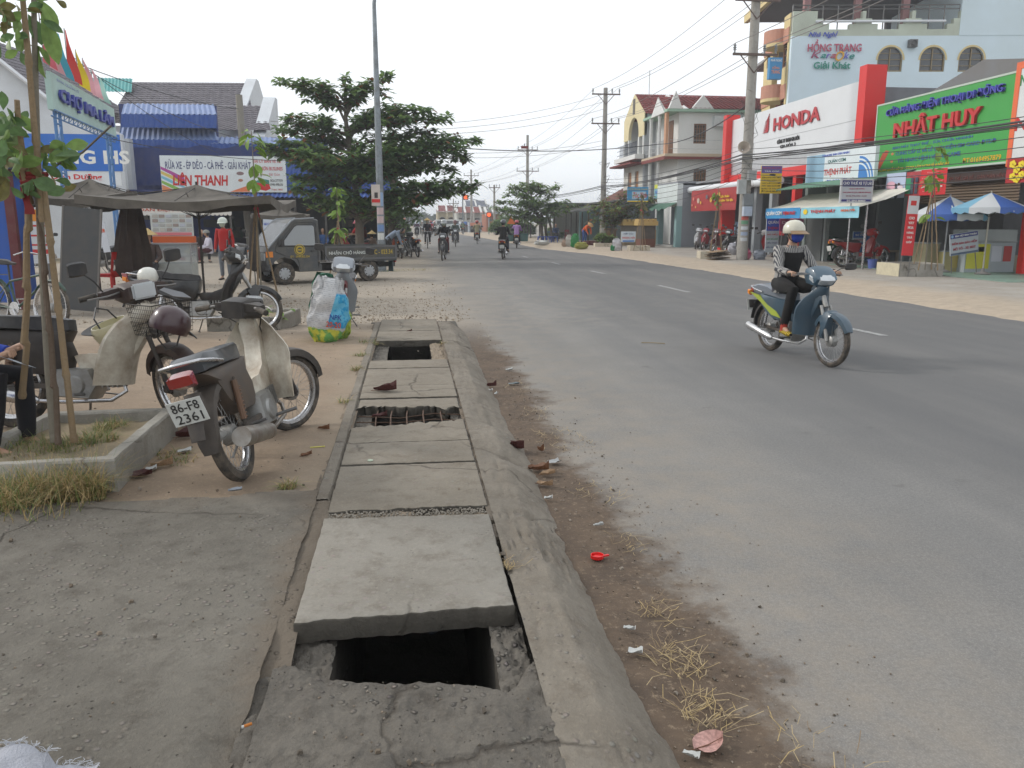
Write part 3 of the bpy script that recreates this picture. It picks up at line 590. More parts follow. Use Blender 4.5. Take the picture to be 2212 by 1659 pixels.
# ------------------------------------------------------------------ people
def skin(name, J, E, m, parent, sub=1, tf=None, smooth=1):
    me = bpy.data.meshes.new(name); ks = list(J); ix = {k: i for i, k in enumerate(ks)}
    me.from_pydata([J[k][0] for k in ks], [(ix[a], ix[b]) for a, b in E], []); o = bpy.data.objects.new(name, me); C.objects.link(o)
    md = o.modifiers.new('skin', 'SKIN'); md.use_smooth_shade = True
    for k in ks:
        r = J[k][1]; r = r if isinstance(r, tuple) else (r, r); me.skin_vertices[0].data[ix[k]].radius = r
    me.skin_vertices[0].data[0].use_root = True
    if sub: s = o.modifiers.new('sub', 'SUBSURF'); s.levels = sub
    dg = bpy.context.evaluated_depsgraph_get(); m2 = bpy.data.meshes.new_from_object(o.evaluated_get(dg)); bpy.data.objects.remove(o)
    m2.materials.clear(); m2.materials.append(m); m2.polygons.foreach_set('use_smooth', [True]*len(m2.polygons))
    q = bpy.data.objects.new(name, m2); C.objects.link(q); q.parent = parent; return q
def pose(kind, k=1):
    """joint positions, x forward, y left, z up, for a person about 1.6 m tall"""
    if kind == 'ride': D = dict(pel=(.25, 0, .85), spi=(.27, 0, 1.0), che=(.31, 0, 1.16), nec=(.335, 0, 1.30), hea=(.37, 0, 1.42), sh=(.31, .165, 1.235), el=(.46, .235, 1.02), wr=(.74, .285, 1.0), ha=(.81, .285, 1.0), hip=(.27, .10, .84), kn=(.65, .155, .80), an=(.54, .175, .36), to=(.67, .19, .31))
    elif kind == 'cycle': D = dict(pel=(.25, 0, .93), spi=(.28, 0, 1.08), che=(.34, 0, 1.24), nec=(.37, 0, 1.38), hea=(.41, 0, 1.5), sh=(.34, .16, 1.31), el=(.5, .21, 1.12), wr=(.74, .26, 1.0), ha=(.8, .27, .99), hip=(.27, .09, .92), kn=(.6, .11, .75), an=(.45, .13, .33), to=(.58, .14, .28))
    elif kind == 'sit': D = dict(pel=(0, 0, .46), spi=(0, 0, .62), che=(.02, 0, .8), nec=(.05, 0, .95), hea=(.08, 0, 1.08), sh=(.02, .165, .88), el=(.1, .22, .64), wr=(.32, .16, .56), ha=(.4, .14, .56), hip=(.02, .09, .46), kn=(.42, .13, .48), an=(.4, .13, .08), to=(.54, .14, .03))
    elif kind == 'bend': D = dict(pel=(0, 0, .84), spi=(.12, 0, .96), che=(.3, 0, 1.06), nec=(.44, 0, 1.1), hea=(.55, 0, 1.12), sh=(.34, .16, 1.04), el=(.42, .18, .78), wr=(.5, .12, .58), ha=(.54, .1, .5), hip=(0, .09, .84), kn=(.05, .1, .46), an=(0, .11, .08), to=(.14, .12, .03))
    else: D = dict(pel=(0, 0, .87), spi=(0, 0, 1.03), che=(.01, 0, 1.2), nec=(.015, 0, 1.36), hea=(.035, 0, 1.48), sh=(.0, .165, 1.29), el=(-.02, .22, 1.03), wr=(.05, .235, .8), ha=(.07, .235, .72), hip=(0, .09, .86), kn=(.02, .1, .46), an=(0, .105, .08), to=(.14, .12, .03))
    J = {}
    for a, p in D.items():
        if abs(p[1]) > 1e-6: J[a+'L'] = V(p); J[a+'R'] = V((p[0], -p[1], p[2]))
        else: J[a] = V(p)
    return J
RD = dict(pel=(.135, .105), spi=(.115, .09), che=(.11, .085), nec=.048, hea=.05, sh=.04, el=.036, wr=.024, ha=.026, hip=.083, kn=.053, an=.034, to=.028)
def person(label, loc, rz, kind='stand', top='a01010', bottom='1a1a22', helmet=None, mask=None, hat=None, lod=0, ov=None, sc=1, group=None, skinm=None, shoes='2a2018', long=True, topm=None, lean=0, glove=None, hood=None, hair=True, turn=0, inner=None):
    root = thing('person', label, 'person', loc, rz, group, sc=sc)
    if lean: root.rotation_euler = (M4.Rotation(rz, 3, 'Z') @ M4.Rotation(R(lean), 3, 'X')).to_euler()
    J = pose(kind); J.update({a: V(p) for a, p in (ov or {}).items()}); sk = skinm or SKIN
    rad = lambda a, g=1, plus=0: (lambda r: tuple(x*g+plus for x in r) if isinstance(r, tuple) else r*g+plus)(RD[a[:-1]] if a[-1] in 'LR' and a[:-1] in RD else RD[a])
    E0 = [('pel', 'spi'), ('spi', 'che'), ('che', 'nec'), ('nec', 'hea')]
    E = E0+[x for s in 'LR' for x in (('che', 'sh'+s), ('sh'+s, 'el'+s), ('el'+s, 'wr'+s), ('wr'+s, 'ha'+s), ('pel', 'hip'+s), ('hip'+s, 'kn'+s), ('kn'+s, 'an'+s), ('an'+s, 'to'+s))]
    JJ = {a: (J[a], rad(a)) for a in J}
    if lod == 2:
        for s in 'LR':
            h = J['ha'+s]; d = (h-J['wr'+s]).normalized(); sd = V((0, 1, 0)) if abs(d.y) < .7 else V((1, 0, 0)); sg = 1 if s == 'L' else -1
            JJ['ha'+s] = (h, (.02, .026))
            for i, (o, ln) in enumerate(((-.024, .034), (-.008, .04), (.008, .037), (.024, .03))):
                a = h+d*.03+sd*o*1.1; k1, k2 = f'f{i}a{s}', f'f{i}b{s}'; JJ[k1] = (a+V((0, 0, .005)), .0085); JJ[k2] = (a+d*ln*.3+V((0, 0, -ln)), .0075); E += [('ha'+s, k1), (k1, k2)]
            JJ['th'+s] = (h-sd*sg*.028+V((0, 0, -.02)), .009); E.append(('ha'+s, 'th'+s))
    body = skin('body', JJ, E, sk, root, 1)
    # head joined into the body mesh
    hc = J['hea']+V((0, 0, .015)); dn = (J['hea']-J['nec']).normalized(); nlat, nlon = (8, 12) if lod < 2 else (16, 22); vs = []; fs = []
    for i in range(nlat+1):
        th = pi*i/nlat
        for j in range(nlon):
            ph = 2*pi*j/nlon; x, y, z = sin(th)*cos(ph), sin(th)*sin(ph), cos(th)
            px_ = x*.088; py_ = y*.072*(1 if z > -.1 else 1+.35*(z+.1)); pz_ = z*.108
            if z < -.2: px_ += .012*(1 if x > 0 else -.5)
            if x > .75 and -.35 < z < .25: px_ += .016*max(0, 1-abs(y)*4)*(1-abs(z+.1)*1.6)   # nose
            if x > .5 and .05 < z < .3 and .2 < abs(y) < .6: px_ -= .006                       # eye sockets
            vs.append((px_, py_, pz_))
    for i in range(nlat):
        for j in range(nlon): k = (j+1) % nlon; fs.append((i*nlon+j, (i+1)*nlon+j, (i+1)*nlon+k, i*nlon+k))
    hm = M4.Translation(hc) @ M4.Rotation(R(turn), 4, 'Z') @ (M4.Rotation(R(45), 4, 'Y') if kind == 'bend' else M4.Identity(4))
    bm = bmesh.new(); bm.from_mesh(body.data); bv = [bm.verts.new(hm @ V(p)) for p in vs]
    for f in fs:
        try: fc = bm.faces.new([bv[i] for i in f]); fc.smooth = True
        except Exception: pass
    bmesh.ops.remove_doubles(bm, verts=bv, dist=1e-5); bm.to_mesh(body.data); bm.free()
    if lod == 2:
        b = MB(); b.M = hm
        for s in (-1, 1): b.lathe([(0, -.02), (.012, -.012), (.014, 0), (.008, .012), (0, .016)], 8, (.0, s*.073, -.01), 'Z')
        b.build('ears', sk, root, True)
        b = MB(); b.M = hm
        for s in (-1, 1): b.box((.078, s*.028, .014), (.01, .024, .008)); b.box((.082, s*.028, .034), (.008, .03, .005))
        b.build('eyes', HAIR, root, bevel=.002)
    tm = topm or mat(top, .8, 0, .12, 6)
    sh_ = (J['shL']+J['shR'])/2; dsp = (J['che']-J['spi']).normalized()
    def torso(b, keys, n=14, a0=0, a1=2*pi):
        rs = []
        for c, rx, ry, dr in keys:
            fx = V((dr.z, 0, -dr.x)); rs.append([c+V((0, ry*sin(t), 0))+fx*(rx*cos(t)) for t in [a0+(a1-a0)*i/n for i in range(n+1 if a1-a0 < 6.2 else n)]])
        return rs
    dp = (J['spi']-J['pel']).normalized(); dn2 = (J['nec']-J['che']).normalized()
    K = [(J['pel']-dp*.11, .118, .158, dp), (J['pel']-dp*.02, .125, .165, dp), (J['spi'], .108, .142, dp), (J['che'], .122, .152, dsp), (sh_-dsp*.005, .1, .168, dsp), (sh_+dsp*.035, .082, .12, dsp), (J['nec']-dn2*.03, .056, .062, dn2), (J['nec']-dn2*.005, .052, .056, dn2)]
    b = MB(); b.rings(torso(b, K))
    for s in 'LR':
        e_ = J['wr'+s] if long else J['el'+s].lerp(J['sh'+s], .15); ins = J['sh'+s].lerp(sh_, .35)-dsp*.01
        b.tube([ins, J['sh'+s], J['sh'+s].lerp(J['el'+s], .5), J['el'+s], e_] if long else [ins, J['sh'+s], J['sh'+s].lerp(J['el'+s], .5), e_], [.055, .066, .058, .05, .038] if long else [.055, .066, .062, .058], 10)
    b.build('jacket' if long else 'shirt', tm, root, True, ang=70)
    if inner:
        b = MB(); K2 = [(c+V((.006, 0, 0)), rx, ry, dr) for c, rx, ry, dr in K[:5]]; rs = torso(b, K2, 10, R(-50), R(50)); b.rings(rs, cap=False, close=False); b.build('vest', mat(inner, .85, 0, .05), root, True)
    b = MB(); b.rings(torso(b, [(J['pel']-dp*.1, .1, .13, dp), (J['pel'], .112, .152, dp), (J['spi']-dp*.06, .105, .14, dp)]))
    for s in 'LR':
        h, k_, a_ = J['hip'+s], J['kn'+s], J['an'+s]+V((0, 0, .03)); b.tube([J['pel'].lerp(h, .6), h, h.lerp(k_, .5), k_, k_.lerp(a_, .5), a_], [.09, .095, .085, .064, .055, .046], 12)
    b.build('trousers', bottom if not isinstance(bottom, str) else mat(bottom, .85, 0, .1, 6), root, True, ang=70)
    b = MB()
    for s in 'LR':
        a, t = J['an'+s], J['to'+s]; d = (t-a); d.z = 0; d = d.normalized(); b.tube([a-d*.05+V((0, 0, -.055)), a+V((0, 0, -.045)), t+V((0, 0, -.01)), t+d*.06+V((0, 0, -.012))], [.028, .04, .042, .02], 8, sq=.75)
    b.build('shoes', mat(shoes, .6, 0, .3) if isinstance(shoes, str) else shoes, root, True)
    if glove:
        b = MB()
        for s in 'LR': b.tube([J['wr'+s], J['ha'+s]+(J['ha'+s]-J['wr'+s]).normalized()*.04], .034, 8)
        b.build('gloves', mat(glove, .8), root, True)
    if helmet:
        b = MB(); b.M = hm; b.lathe([(.118, -.01), (.126, .0), (.127, .03), (.118, .075), (.09, .115), (.05, .138), (0, .146)], 22 if lod else 14, (-.012, 0, .0)); b.lathe([(0, .13), (.05, .125), (.1, .08), (.114, .03), (.114, -.01), (.118, -.01)], 14, (-.012, 0, 0)); b.build('helmet', mat(helmet, .3, 0, .2, 5, coat=.6) if isinstance(helmet, str) else helmet, root, True)
        b = MB(); b.M = hm; P0 = [V((-.012+.127*cos(a), .127*sin(a), .022)) for a in [R(-65+10*i) for i in range(14)]]; P1 = [V((-.012+(.127+.075*cos(a*.9)**.6)*cos(a), .127*sin(a)*1.05, -.012)) for a in [R(-65+10*i) for i in range(14)]]
        b.strip(P0, P1); b.strip([p-V((0, 0, .006)) for p in P1], [p-V((0, 0, .006)) for p in P0]); b.strip(P1, [p-V((0, 0, .006)) for p in P1]); b.build('helmet_visor', mat('8a6f50', .4, 0, .2) if lod == 2 else (mat(helmet, .35) if isinstance(helmet, str) else helmet), root, True)
        b = MB(); b.M = hm; b.tube([(-.02, .105, 0), (.02, .085, -.08), (.035, 0, -.118), (.02, -.085, -.08), (-.02, -.105, 0)], .006, 5); b.build('chin_strap', BLK, root)
    elif hat:
        b = MB(); b.M = hm; b.lathe([(.21, .04), (.16, .075), (.08, .13), (.0, .19), (.0, .18), (.08, .118), (.16, .062), (.21, .036)] if hat != 'cap' else [(.125, .01), (.115, .07), (.07, .12), (0, .135)], 18); b.build('hat', mat('b9a06c' if hat == 'cone' else (hat if len(hat) == 6 else '8a8a86'), .8, 0, .2), root, True)
    if hair and not hood:
        b = MB(); b.M = hm; b.lathe([(.0, .112), (.045, .1), (.08, .055), (.086, 0), (.075, -.06), (.055, -.1)], 14, (-.018, 0, .005), a0=R(62), a1=R(298)); b.build('hair', HAIR, root, True)
    if hood:
        b = MB(); b.M = hm; b.lathe([(.0, .118), (.06, .1), (.098, .04), (.1, -.03), (.085, -.1), (.1, -.16)], 14, (-.012, 0, 0), a0=R(42), a1=R(318)); b.build('hood', mat(hood, .8), root, True)
    if mask:
        b = MB(); b.M = hm; rs = []
        for i, (z, w_, xx) in enumerate(((.022, .068, .082), (-.005, .077, .112), (-.045, .076, .112), (-.085, .062, .092), (-.11, .04, .06))):
            rs.append([V((xx*cos(a)**.7*.97+.004, w_*1.03*sin(a), z)) for a in [R(-84+12*j) for j in range(15)]])
        for a_, c_ in zip(rs, rs[1:]): b.strip(a_, c_)
        b.build('face_mask', mat(mask, .8, 0, .08), root, True)
    return root
# ------------------------------------------------------------------ signs
FR = {'X': M4.Rotation(0, 3, 'Z'), 'Y': None}
FR['X'] = M4.Identity(3); FR['X'] = __import__('mathutils').Matrix(((0, 0, -1), (-1, 0, 0), (0, 1, 0))); FR['Y'] = __import__('mathutils').Matrix(((1, 0, 0), (0, 0, -1), (0, 1, 0)))
def sign(name, label, pl, v, x0, x1, yt, yb, m, t=.06, cat='sign', fr=None, fw=.04, parent=None, wob=0, group=None):
    xm = (x0+x1)/2; F = AX if pl == 'X' else AY
    a, b_, c = F(x0, (yt+yb)/2, v), F(x1, (yt+yb)/2, v), F(xm, (yt+yb)/2, v); zt, zb = F(xm, yt, v).z, F(xm, yb, v).z
    w_ = abs(b_.y-a.y) if pl == 'X' else abs(b_.x-a.x); ctr = V((v, (a.y+b_.y)/2, 0)) if pl == 'X' else V(((a.x+b_.x)/2, v, 0)); ctr.z = (zt+zb)/2; h = zt-zb
    root = thing(name, label, cat, ctr, group=group) if not parent else thing(name, None, None, ctr)
    if parent: root.parent = parent
    root.rotation_euler = FR[pl].to_euler()
    b = MB()
    if wob:
        n = 14; f = lambda x, y, o: V((x*w_, y*h, o+wob*(sin(x*9+y*3)*.5+.6*nz(x*2, y*2+v, 1.5))*(1 if abs(x) < .49 else .6)))
        b.add([f(i/n-.5, j/8-.5, 0) for j in range(9) for i in range(n+1)], [(j*(n+1)+i, j*(n+1)+i+1, (j+1)*(n+1)+i+1, (j+1)*(n+1)+i) for j in range(8) for i in range(n)]); t = 0
    else: b.box((0, 0, 0), (w_, h, t))
    b.build('panel', m, root, bool(wob))
    if fr is not None:
        b = MB()
        for s in (-1, 1): b.box((0, s*(h/2), .004), (w_+fw, fw, t+.02)); b.box((s*(w_/2), 0, .004), (fw, h-fw, t+.02))
        b.build('frame', fr, root)
    root['w'], root['h'], root['t'] = w_, h, t/2+wob*1.3; return root
def put(sg, s, x, y, w, h, m, fat=.0, shear=0, depth=.006, raised=0, name='lettering', rot=0, space=1):
    """text on a sign; x,y,w,h as fractions of the panel (y up from centre)"""
    W, H, T = sg['w'], sg['h'], sg['t']
    return text(s, sg, m, width=w*W, height=h*H, fat=fat, shear=shear, depth=depth+raised, loc=(x*W, y*H, T+.004+raised), rot=(0, 0, rot), name=name, space=space)
def patch(sg, x, y, w, h, m, name='print', k=0, poly=None):
    W, H, T = sg['w'], sg['h'], sg['t']; b = MB(); z0, z1 = T-.001, T+.002+.0015*k
    b.prism([(p[0]*W, p[1]*H) for p in poly] if poly else [((x-w/2)*W, (y-h/2)*H), ((x+w/2)*W, (y-h/2)*H), ((x+w/2)*W, (y+h/2)*H), ((x-w/2)*W, (y+h/2)*H)], z0, z1, 'Z'); return b.build(name, m, sg)
def ell(x, y, rx, ry, n=18): return [(x+rx*cos(2*pi*i/n), y+ry*sin(2*pi*i/n)) for i in range(n)]
K = lambda h, r=.5, d=.1: mat(h, r, 0, d, 3)
sWHT, sRED, sBLU, sGRN, sYEL, sBLK, sNAV, sORG = K('e8e8e4'), K('c8201c'), K('2a50b8'), K('1f8a4a'), K('e8c820'), K('1c1c20'), K('2a2f78'), K('e0622a')
# ------------------------------------------------------------------ corrugated and tiled sheets
def corr(name, a, b_, c, d_, m, parent, pitch=.18, amp=.02, axis=0):
    """corrugated sheet between corners a-b (top edge) and d-c (bottom edge); ribs run top to bottom"""
    a, b_, c, d_ = map(V, (a, b_, c, d_)); n = max(4, min(400, int((b_-a).length/pitch*4))); nr = (b_-a).cross(d_-a).normalized(); b = MB()
    A = [a.lerp(b_, i/n)+nr*amp*sin(i*pi/2) for i in range(n+1)]; D = [d_.lerp(c, i/n)+nr*amp*sin(i*pi/2) for i in range(n+1)]
    b.strip(A, D); b.strip([p-nr*.008 for p in D], [p-nr*.008 for p in A]); return b.build(name, m, parent)
def tiles(name, a, b_, c, d_, m, parent, tw=.3, th=.32, kind=True):
    """roof plane in overlapping tile courses, each with a stepped wavy edge"""
    a, b_, c, d_ = map(V, (a, b_, c, d_)); rows = max(3, min(60, int((d_-a).length/th))); n = max(4, min(160, int((b_-a).length/tw*2))); nr = (b_-a).cross(d_-a).normalized(); nr = nr if nr.z > 0 else -nr; b = MB()
    for r in range(rows):
        t0, t1 = r/rows, (r+1.12)/rows; t1 = min(t1, 1); A = [a.lerp(d_, t0).lerp(b_.lerp(c, t0), i/n)+nr*(.03*abs(sin(i*pi/2))) for i in range(n+1)]; D = [a.lerp(d_, t1).lerp(b_.lerp(c, t1), i/n)+nr*(.035+.035*abs(sin(i*pi/2))) for i in range(n+1)]
        b.strip(A, D); b.strip(D, [p-nr*.03 for p in D])
    o = b.build(name, m, parent)
    if kind: o['kind'] = 'stuff'
    return o
def boxp(name, x0, x1, y0, y1, z0, z1, m, parent=None, bevel=0):
    b = MB(); b.box(((x0+x1)/2, (y0+y1)/2, (z0+z1)/2), (x1-x0, y1-y0, z1-z0)); return b.build(name, m, parent, bevel=bevel)
def wall_open(name, pl, v, u0, u1, z0, z1, holes, m, parent, t=.2, arch=()):
    """wall with real openings: holes [(u0,u1,z0,z1)]; built from butt-joined pieces"""
    us = sorted({u0, u1, *[h[0] for h in holes], *[h[1] for h in holes]}); b = MB()
    for a, c in zip(us, us[1:]):
        segs = sorted([(h[2], h[3]) for h in holes if h[0] <= a+1e-6 and h[1] >= c-1e-6]); z = z0
        for s0, s1 in segs+[(z1, z1)]:
            if s0 > z+1e-4:
                b.box(((a+c)/2, v, (z+s0)/2) if pl == 'Y' else (v, (a+c)/2, (z+s0)/2), (c-a, t, s0-z) if pl == 'Y' else (t, c-a, s0-z))
            z = s1
    return b.build(name, m, parent)
WOOD = mat('7a4a22', .5, 0, .3, 5); WOODL = mat('a06a34', .5, 0, .3, 5); PANE = mat((.03, .035, .04), .12, 0, .1, 4, spec=.9); DARK = mat((.012, .012, .013), .8, 0, .1); PLAS = lambda h, d=.2: mat(h, .85, 0, d, 1.2, bump=.15)
def window(parent, pl, v, u0, u1, z0, z1, n=3, m=None, arch=False, sgn=-1, bars=False, depth=.1):
    """shuttered window set in a recess: frame > leaf, pane"""
    fr = thing('window', None, None); fr.parent = parent; m = m or WOOD; q = (lambda u, d, z: (u, v-sgn*d, z)) if pl == 'Y' else (lambda u, d, z: (v-sgn*d, u, z)); sz = (lambda a, d, c: (a, d, c)) if pl == 'Y' else (lambda a, d, c: (d, a, c))
    def bx(nm, ua, ub, za, zb, d, th, mm): b = MB(); b.box(q((ua+ub)/2, d, (za+zb)/2), sz(ub-ua, th, zb-za)); return b.build(nm, mm, fr)
    f = .07; b = MB()
    for ua, ub, za, zb in ((u0, u0+f, z0, z1), (u1-f, u1, z0, z1), (u0+f, u1-f, z1-f, z1), (u0+f, u1-f, z0, z0+f)): b.box(q((ua+ub)/2, depth, (za+zb)/2), sz(ub-ua, .1, zb-za))
    b.build('window_frame', m, fr); bx('pane', u0+f, u1-f, z0+f, z1-f, depth+.03, .02, PANE)
    k = (u1-u0-2*f)/n; b = MB()
    for i in range(1, n): b.box(q(u0+f+k*i, depth, (z0+z1)/2), sz(.05, .08, z1-z0-2*f-.01))
    for j in range(1, 4): 
        for i in range(n): b.box(q(u0+f+k*(i+.5), depth+.005, lerp(z0, z1, j/4)), sz(k-.055, .05, .03))
    b.build('glazing_bar', m, fr)
    if bars:
        b = MB(); z = z0+.1
        while z < z1: b.box(q((u0+u1)/2, depth-.07, z), sz(u1-u0, .015, .015)); z += .16
        b.build('grille', STEEL, fr)
    return fr
# ------------------------------------------------------------------ LEFT SIDE: market buildings
TILE = mat('6f6a70', .7, 0, .4, 3, dc='4c484c'); TILER = mat('7c2a26', .7, 0, .45, 3, dc='4a1c1c'); WHW = PLAS('d0d4d8'); CRM = PLAS('d8c48c'); 
mh = thing('market_hall', 'big market hall with grey tiled roof and white stepped gables at left', 'building', (-9, 46, 0))
def W(o): return o
def rel(root): return lambda *p: V(p)-root.location
r_ = rel(mh); YR = 50
a, c = AY(285, 178, YR), AY(535, 180, YR); e0, e1 = AY(230, 268, YR-5.5), AY(548, 262, YR-5.5)
tiles('roof', r_(*a), r_(*c), r_(*e1), r_(*e0), TILE, mh); tiles('roof', r_(*c), r_(*a), r_(a.x, a.y+6, e0.z), r_(c.x, c.y+6, e0.z), TILE, mh)
g0 = AY(532, 172, YR); b = MB(); b.prism([(YR-5.9-mh.location.y, e1.z-.2), (YR-.35-mh.location.y, g0.z), (YR+.35-mh.location.y, g0.z), (YR+6-mh.location.y, e1.z-.2), (YR+6-mh.location.y, 0), (YR-5.9-mh.location.y, 0)], c.x-mh.location.x, c.x-mh.location.x+.55, 'X'); b.build('gable_wall', WHW, mh)
a2, c2 = AY(470, 228, YR-4), AY(572, 229, YR-4); f0, f1 = AY(460, 282, YR-8), AY(585, 282, YR-8)
tiles('roof', r_(*a2), r_(*c2), r_(*f1), r_(*f0), TILE, mh); b = MB(); b.prism([(YR-8.2-mh.location.y, f1.z-.3), (YR-4.3-mh.location.y, c2.z+.4), (YR-3.6-mh.location.y, c2.z+.4), (YR-3.6-mh.location.y, 0), (YR-8.2-mh.location.y, 0)], c2.x-mh.location.x, c2.x-mh.location.x+.6, 'X'); b.build('gable_wall', WHW, mh)
boxp('wall', e0.x-mh.location.x-1, c.x-mh.location.x, YR-5.3-mh.location.y, YR+5.5-mh.location.y, 0, e0.z-.05, WHW, mh)
boxp('wall', c.x-mh.location.x+.56, c2.x-mh.location.x, YR-7.5-mh.location.y, YR-3.7-mh.location.y, 0, f0.z-.1, WHW, mh)
t0, t1 = AY(200, 168, YR-.6), AY(286, 170, YR-.6); t2, t3 = AY(196, 197, YR-2), AY(284, 199, YR-2); tm_ = mat('3f9a98', .6, 0, .3); corr('awning', r_(*t0), r_(*t1), r_(*t3), r_(*t2), tm_, mh)
# white side hall on the far left with sloping roof edge
lw = thing('white_hall', 'white walled hall with sloping grey roof edge behind the blue banner', 'building', (-17, 38, 0)); q = rel(lw); Y0 = 36
pts = [AY(-120, 60, Y0), AY(8, 137, Y0), AY(112, 220, Y0), AY(262, 290, Y0)]
b = MB(); b.prism([(q(*p).x, p.z) for p in pts]+[(q(*pts[-1]).x, 0), (q(*pts[0]).x, 0)], Y0-38, Y0-38+.3); b.build('wall', WHW, lw)
bk = AY(100, 195, 44); tiles('roof', q(pts[0].x, Y0-.2, pts[0].z+.12), q(pts[0].x, 46, pts[0].z+.6), q(pts[2].x, 46, pts[2].z+.6), q(pts[2].x, Y0-.2, pts[2].z+.12), TILE, lw)
b = MB(); 
for p, r in zip(pts, pts[1:-1]): b.tube([q(p.x, Y0-.25, p.z+.05), q(r.x, Y0-.25, r.z+.05)], .09, 5)
b.build('verge_board', K('d8dade'), lw)
boxp('wall', q(*AY(240, 330, 38)).x, q(*AY(284, 330, 38)).x, -.2, .3, 0, AY(250, 300, 38).z, PLAS('b8bcc0'), lw)
# blue and white shop banner wall
bn = sign('shop_banner', 'large blue and white shop banner wall behind the small bamboo staked tree', 'Y', 31, -60, 261, 289, 369, mat('1766c0', .5, 0, .12, 2), .1)
put(bn, 'ĐỒNG HS', .21, -.02, .7, .58, sWHT, fat=.03, depth=.004)
lo = sign('banner_base', None, 'Y', 31.02, -60, 263, 369, 400, K('d8dce0'), .1, parent=None); tag(lo, 'white lower banner strip with red lettering under the blue banner', 'banner'); put(lo, 'Dinh Dưỡng', .2, .05, .34, .5, sRED, fat=.03)
# blue corrugated arcade with awnings
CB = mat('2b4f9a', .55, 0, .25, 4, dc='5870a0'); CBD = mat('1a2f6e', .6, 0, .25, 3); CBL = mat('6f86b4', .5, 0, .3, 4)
ar = thing('blue_arcade', 'blue corrugated metal shop arcade with stacked awnings behind the cafe sign', 'building', (-8, 41, 0)); q = rel(ar)
def aw(x0, x1, yt, ym, yb, Y, m1=CBL, m2=CB, out=1.6):
    a, b_ = AY(x0+6, yt, Y), AY(x1-6, yt+2, Y); c, d = AY(x1, ym+2, Y-out), AY(x0, ym, Y-out); e, f = AY(x1, yb+2, Y-out), AY(x0, yb, Y-out)
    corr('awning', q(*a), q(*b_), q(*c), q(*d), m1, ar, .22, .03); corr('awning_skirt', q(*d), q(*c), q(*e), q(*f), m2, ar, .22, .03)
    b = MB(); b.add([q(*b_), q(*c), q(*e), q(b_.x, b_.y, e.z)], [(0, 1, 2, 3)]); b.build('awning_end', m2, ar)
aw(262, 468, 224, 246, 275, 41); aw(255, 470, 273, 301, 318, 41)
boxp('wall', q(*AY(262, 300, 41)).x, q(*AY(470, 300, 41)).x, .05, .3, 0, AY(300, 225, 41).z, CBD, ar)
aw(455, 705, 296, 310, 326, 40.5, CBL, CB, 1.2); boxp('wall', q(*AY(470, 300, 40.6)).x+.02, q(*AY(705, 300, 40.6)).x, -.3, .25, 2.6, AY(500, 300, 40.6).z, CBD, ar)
# drooping blue tarpaulin
tp = thing('tarpaulin', 'dark blue tarpaulin hung under the arcade awning left of the cafe sign', 'tarpaulin', AY(400, 360, 39)); b = MB(); n = 20
P0 = [AY(lerp(285, 560, i/n), 317+4*sin(i), 39)-tp.location for i in range(n+1)]; P1 = [AY(lerp(285, 560, i/n), 400, 39)-tp.location+V((0, .12*sin(i*1.3), 0)) for i in range(n+1)]; b.strip(P0, P1); b.build('cloth', mat('182c66', .7, 0, .3, 2), tp, True)
# low corrugated shops under the tree: roof edge, posts, dark interiors with back wall and goods
sh = thing('cafe_shed', 'open fronted dark cafe shed with blue corrugated eaves beside the tree', 'building', (-6, 38.5, 0)); q = rel(sh)
c0, c1 = AY(480, 416, 37.6), AY(860, 416, 37.6); c2_, c3_ = AY(860, 426, 36.6), AY(480, 426, 36.6); corr('eaves', q(*c0), q(*c1), q(*c2_), q(*c3_), CB, sh, .2, .03)
u0, u1 = AY(588, 340, 38.4), AY(860, 340, 38.4); v0, v1 = AY(860, 418, 38), AY(588, 418, 38); corr('upper_wall', q(*u0), q(*u1), q(*v0), q(*v1), CB, sh, .2, .03)
xl, xr = AY(250, 480, 40).x, AY(866, 480, 40).x
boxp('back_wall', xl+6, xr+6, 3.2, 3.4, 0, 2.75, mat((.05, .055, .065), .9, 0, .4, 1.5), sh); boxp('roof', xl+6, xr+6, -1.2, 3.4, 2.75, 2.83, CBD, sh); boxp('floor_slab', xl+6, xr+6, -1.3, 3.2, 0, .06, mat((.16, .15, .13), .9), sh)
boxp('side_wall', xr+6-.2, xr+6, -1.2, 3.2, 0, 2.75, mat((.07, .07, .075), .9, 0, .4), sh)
for px_ in (300, 405, 500, 575, 640, 705, 770, 850): b = MB(); p = q(*AY(px_, 500, 36.8)); b.box((p.x, p.y, 1.38), (.09, .09, 2.74)); b.build('post', mat((.1, .095, .09), .8), sh)
random.seed(4)
for i in range(26):   # stock on shelves deep in the shed
    x = random.uniform(xl+6.5, xr+5.5); z = random.choice((.35, .9, 1.4, 1.8)); c_ = random.choice(('3a3f46', '5a5148', '2c3a52', '6a2a22', '70706a', '2d4436', '8a8074')); g_ = tag(bpy.data.objects.new('stock_bundle', None), 'dim merchandise stacked at the back of the dark shed', 'goods', 'merchandise at the back of the shed'); C.objects.link(g_); g_.location = (x-6, 38.5+2.6, z)
    b = MB(); b.box((0, 0, 0), (random.uniform(.3, .7), .35, random.uniform(.3, .5))); b.box((.1, .02, .27), (.2, .25, .12)); b.build('bundle', mat(c_, .8, 0, .3), g_, bevel=.03)
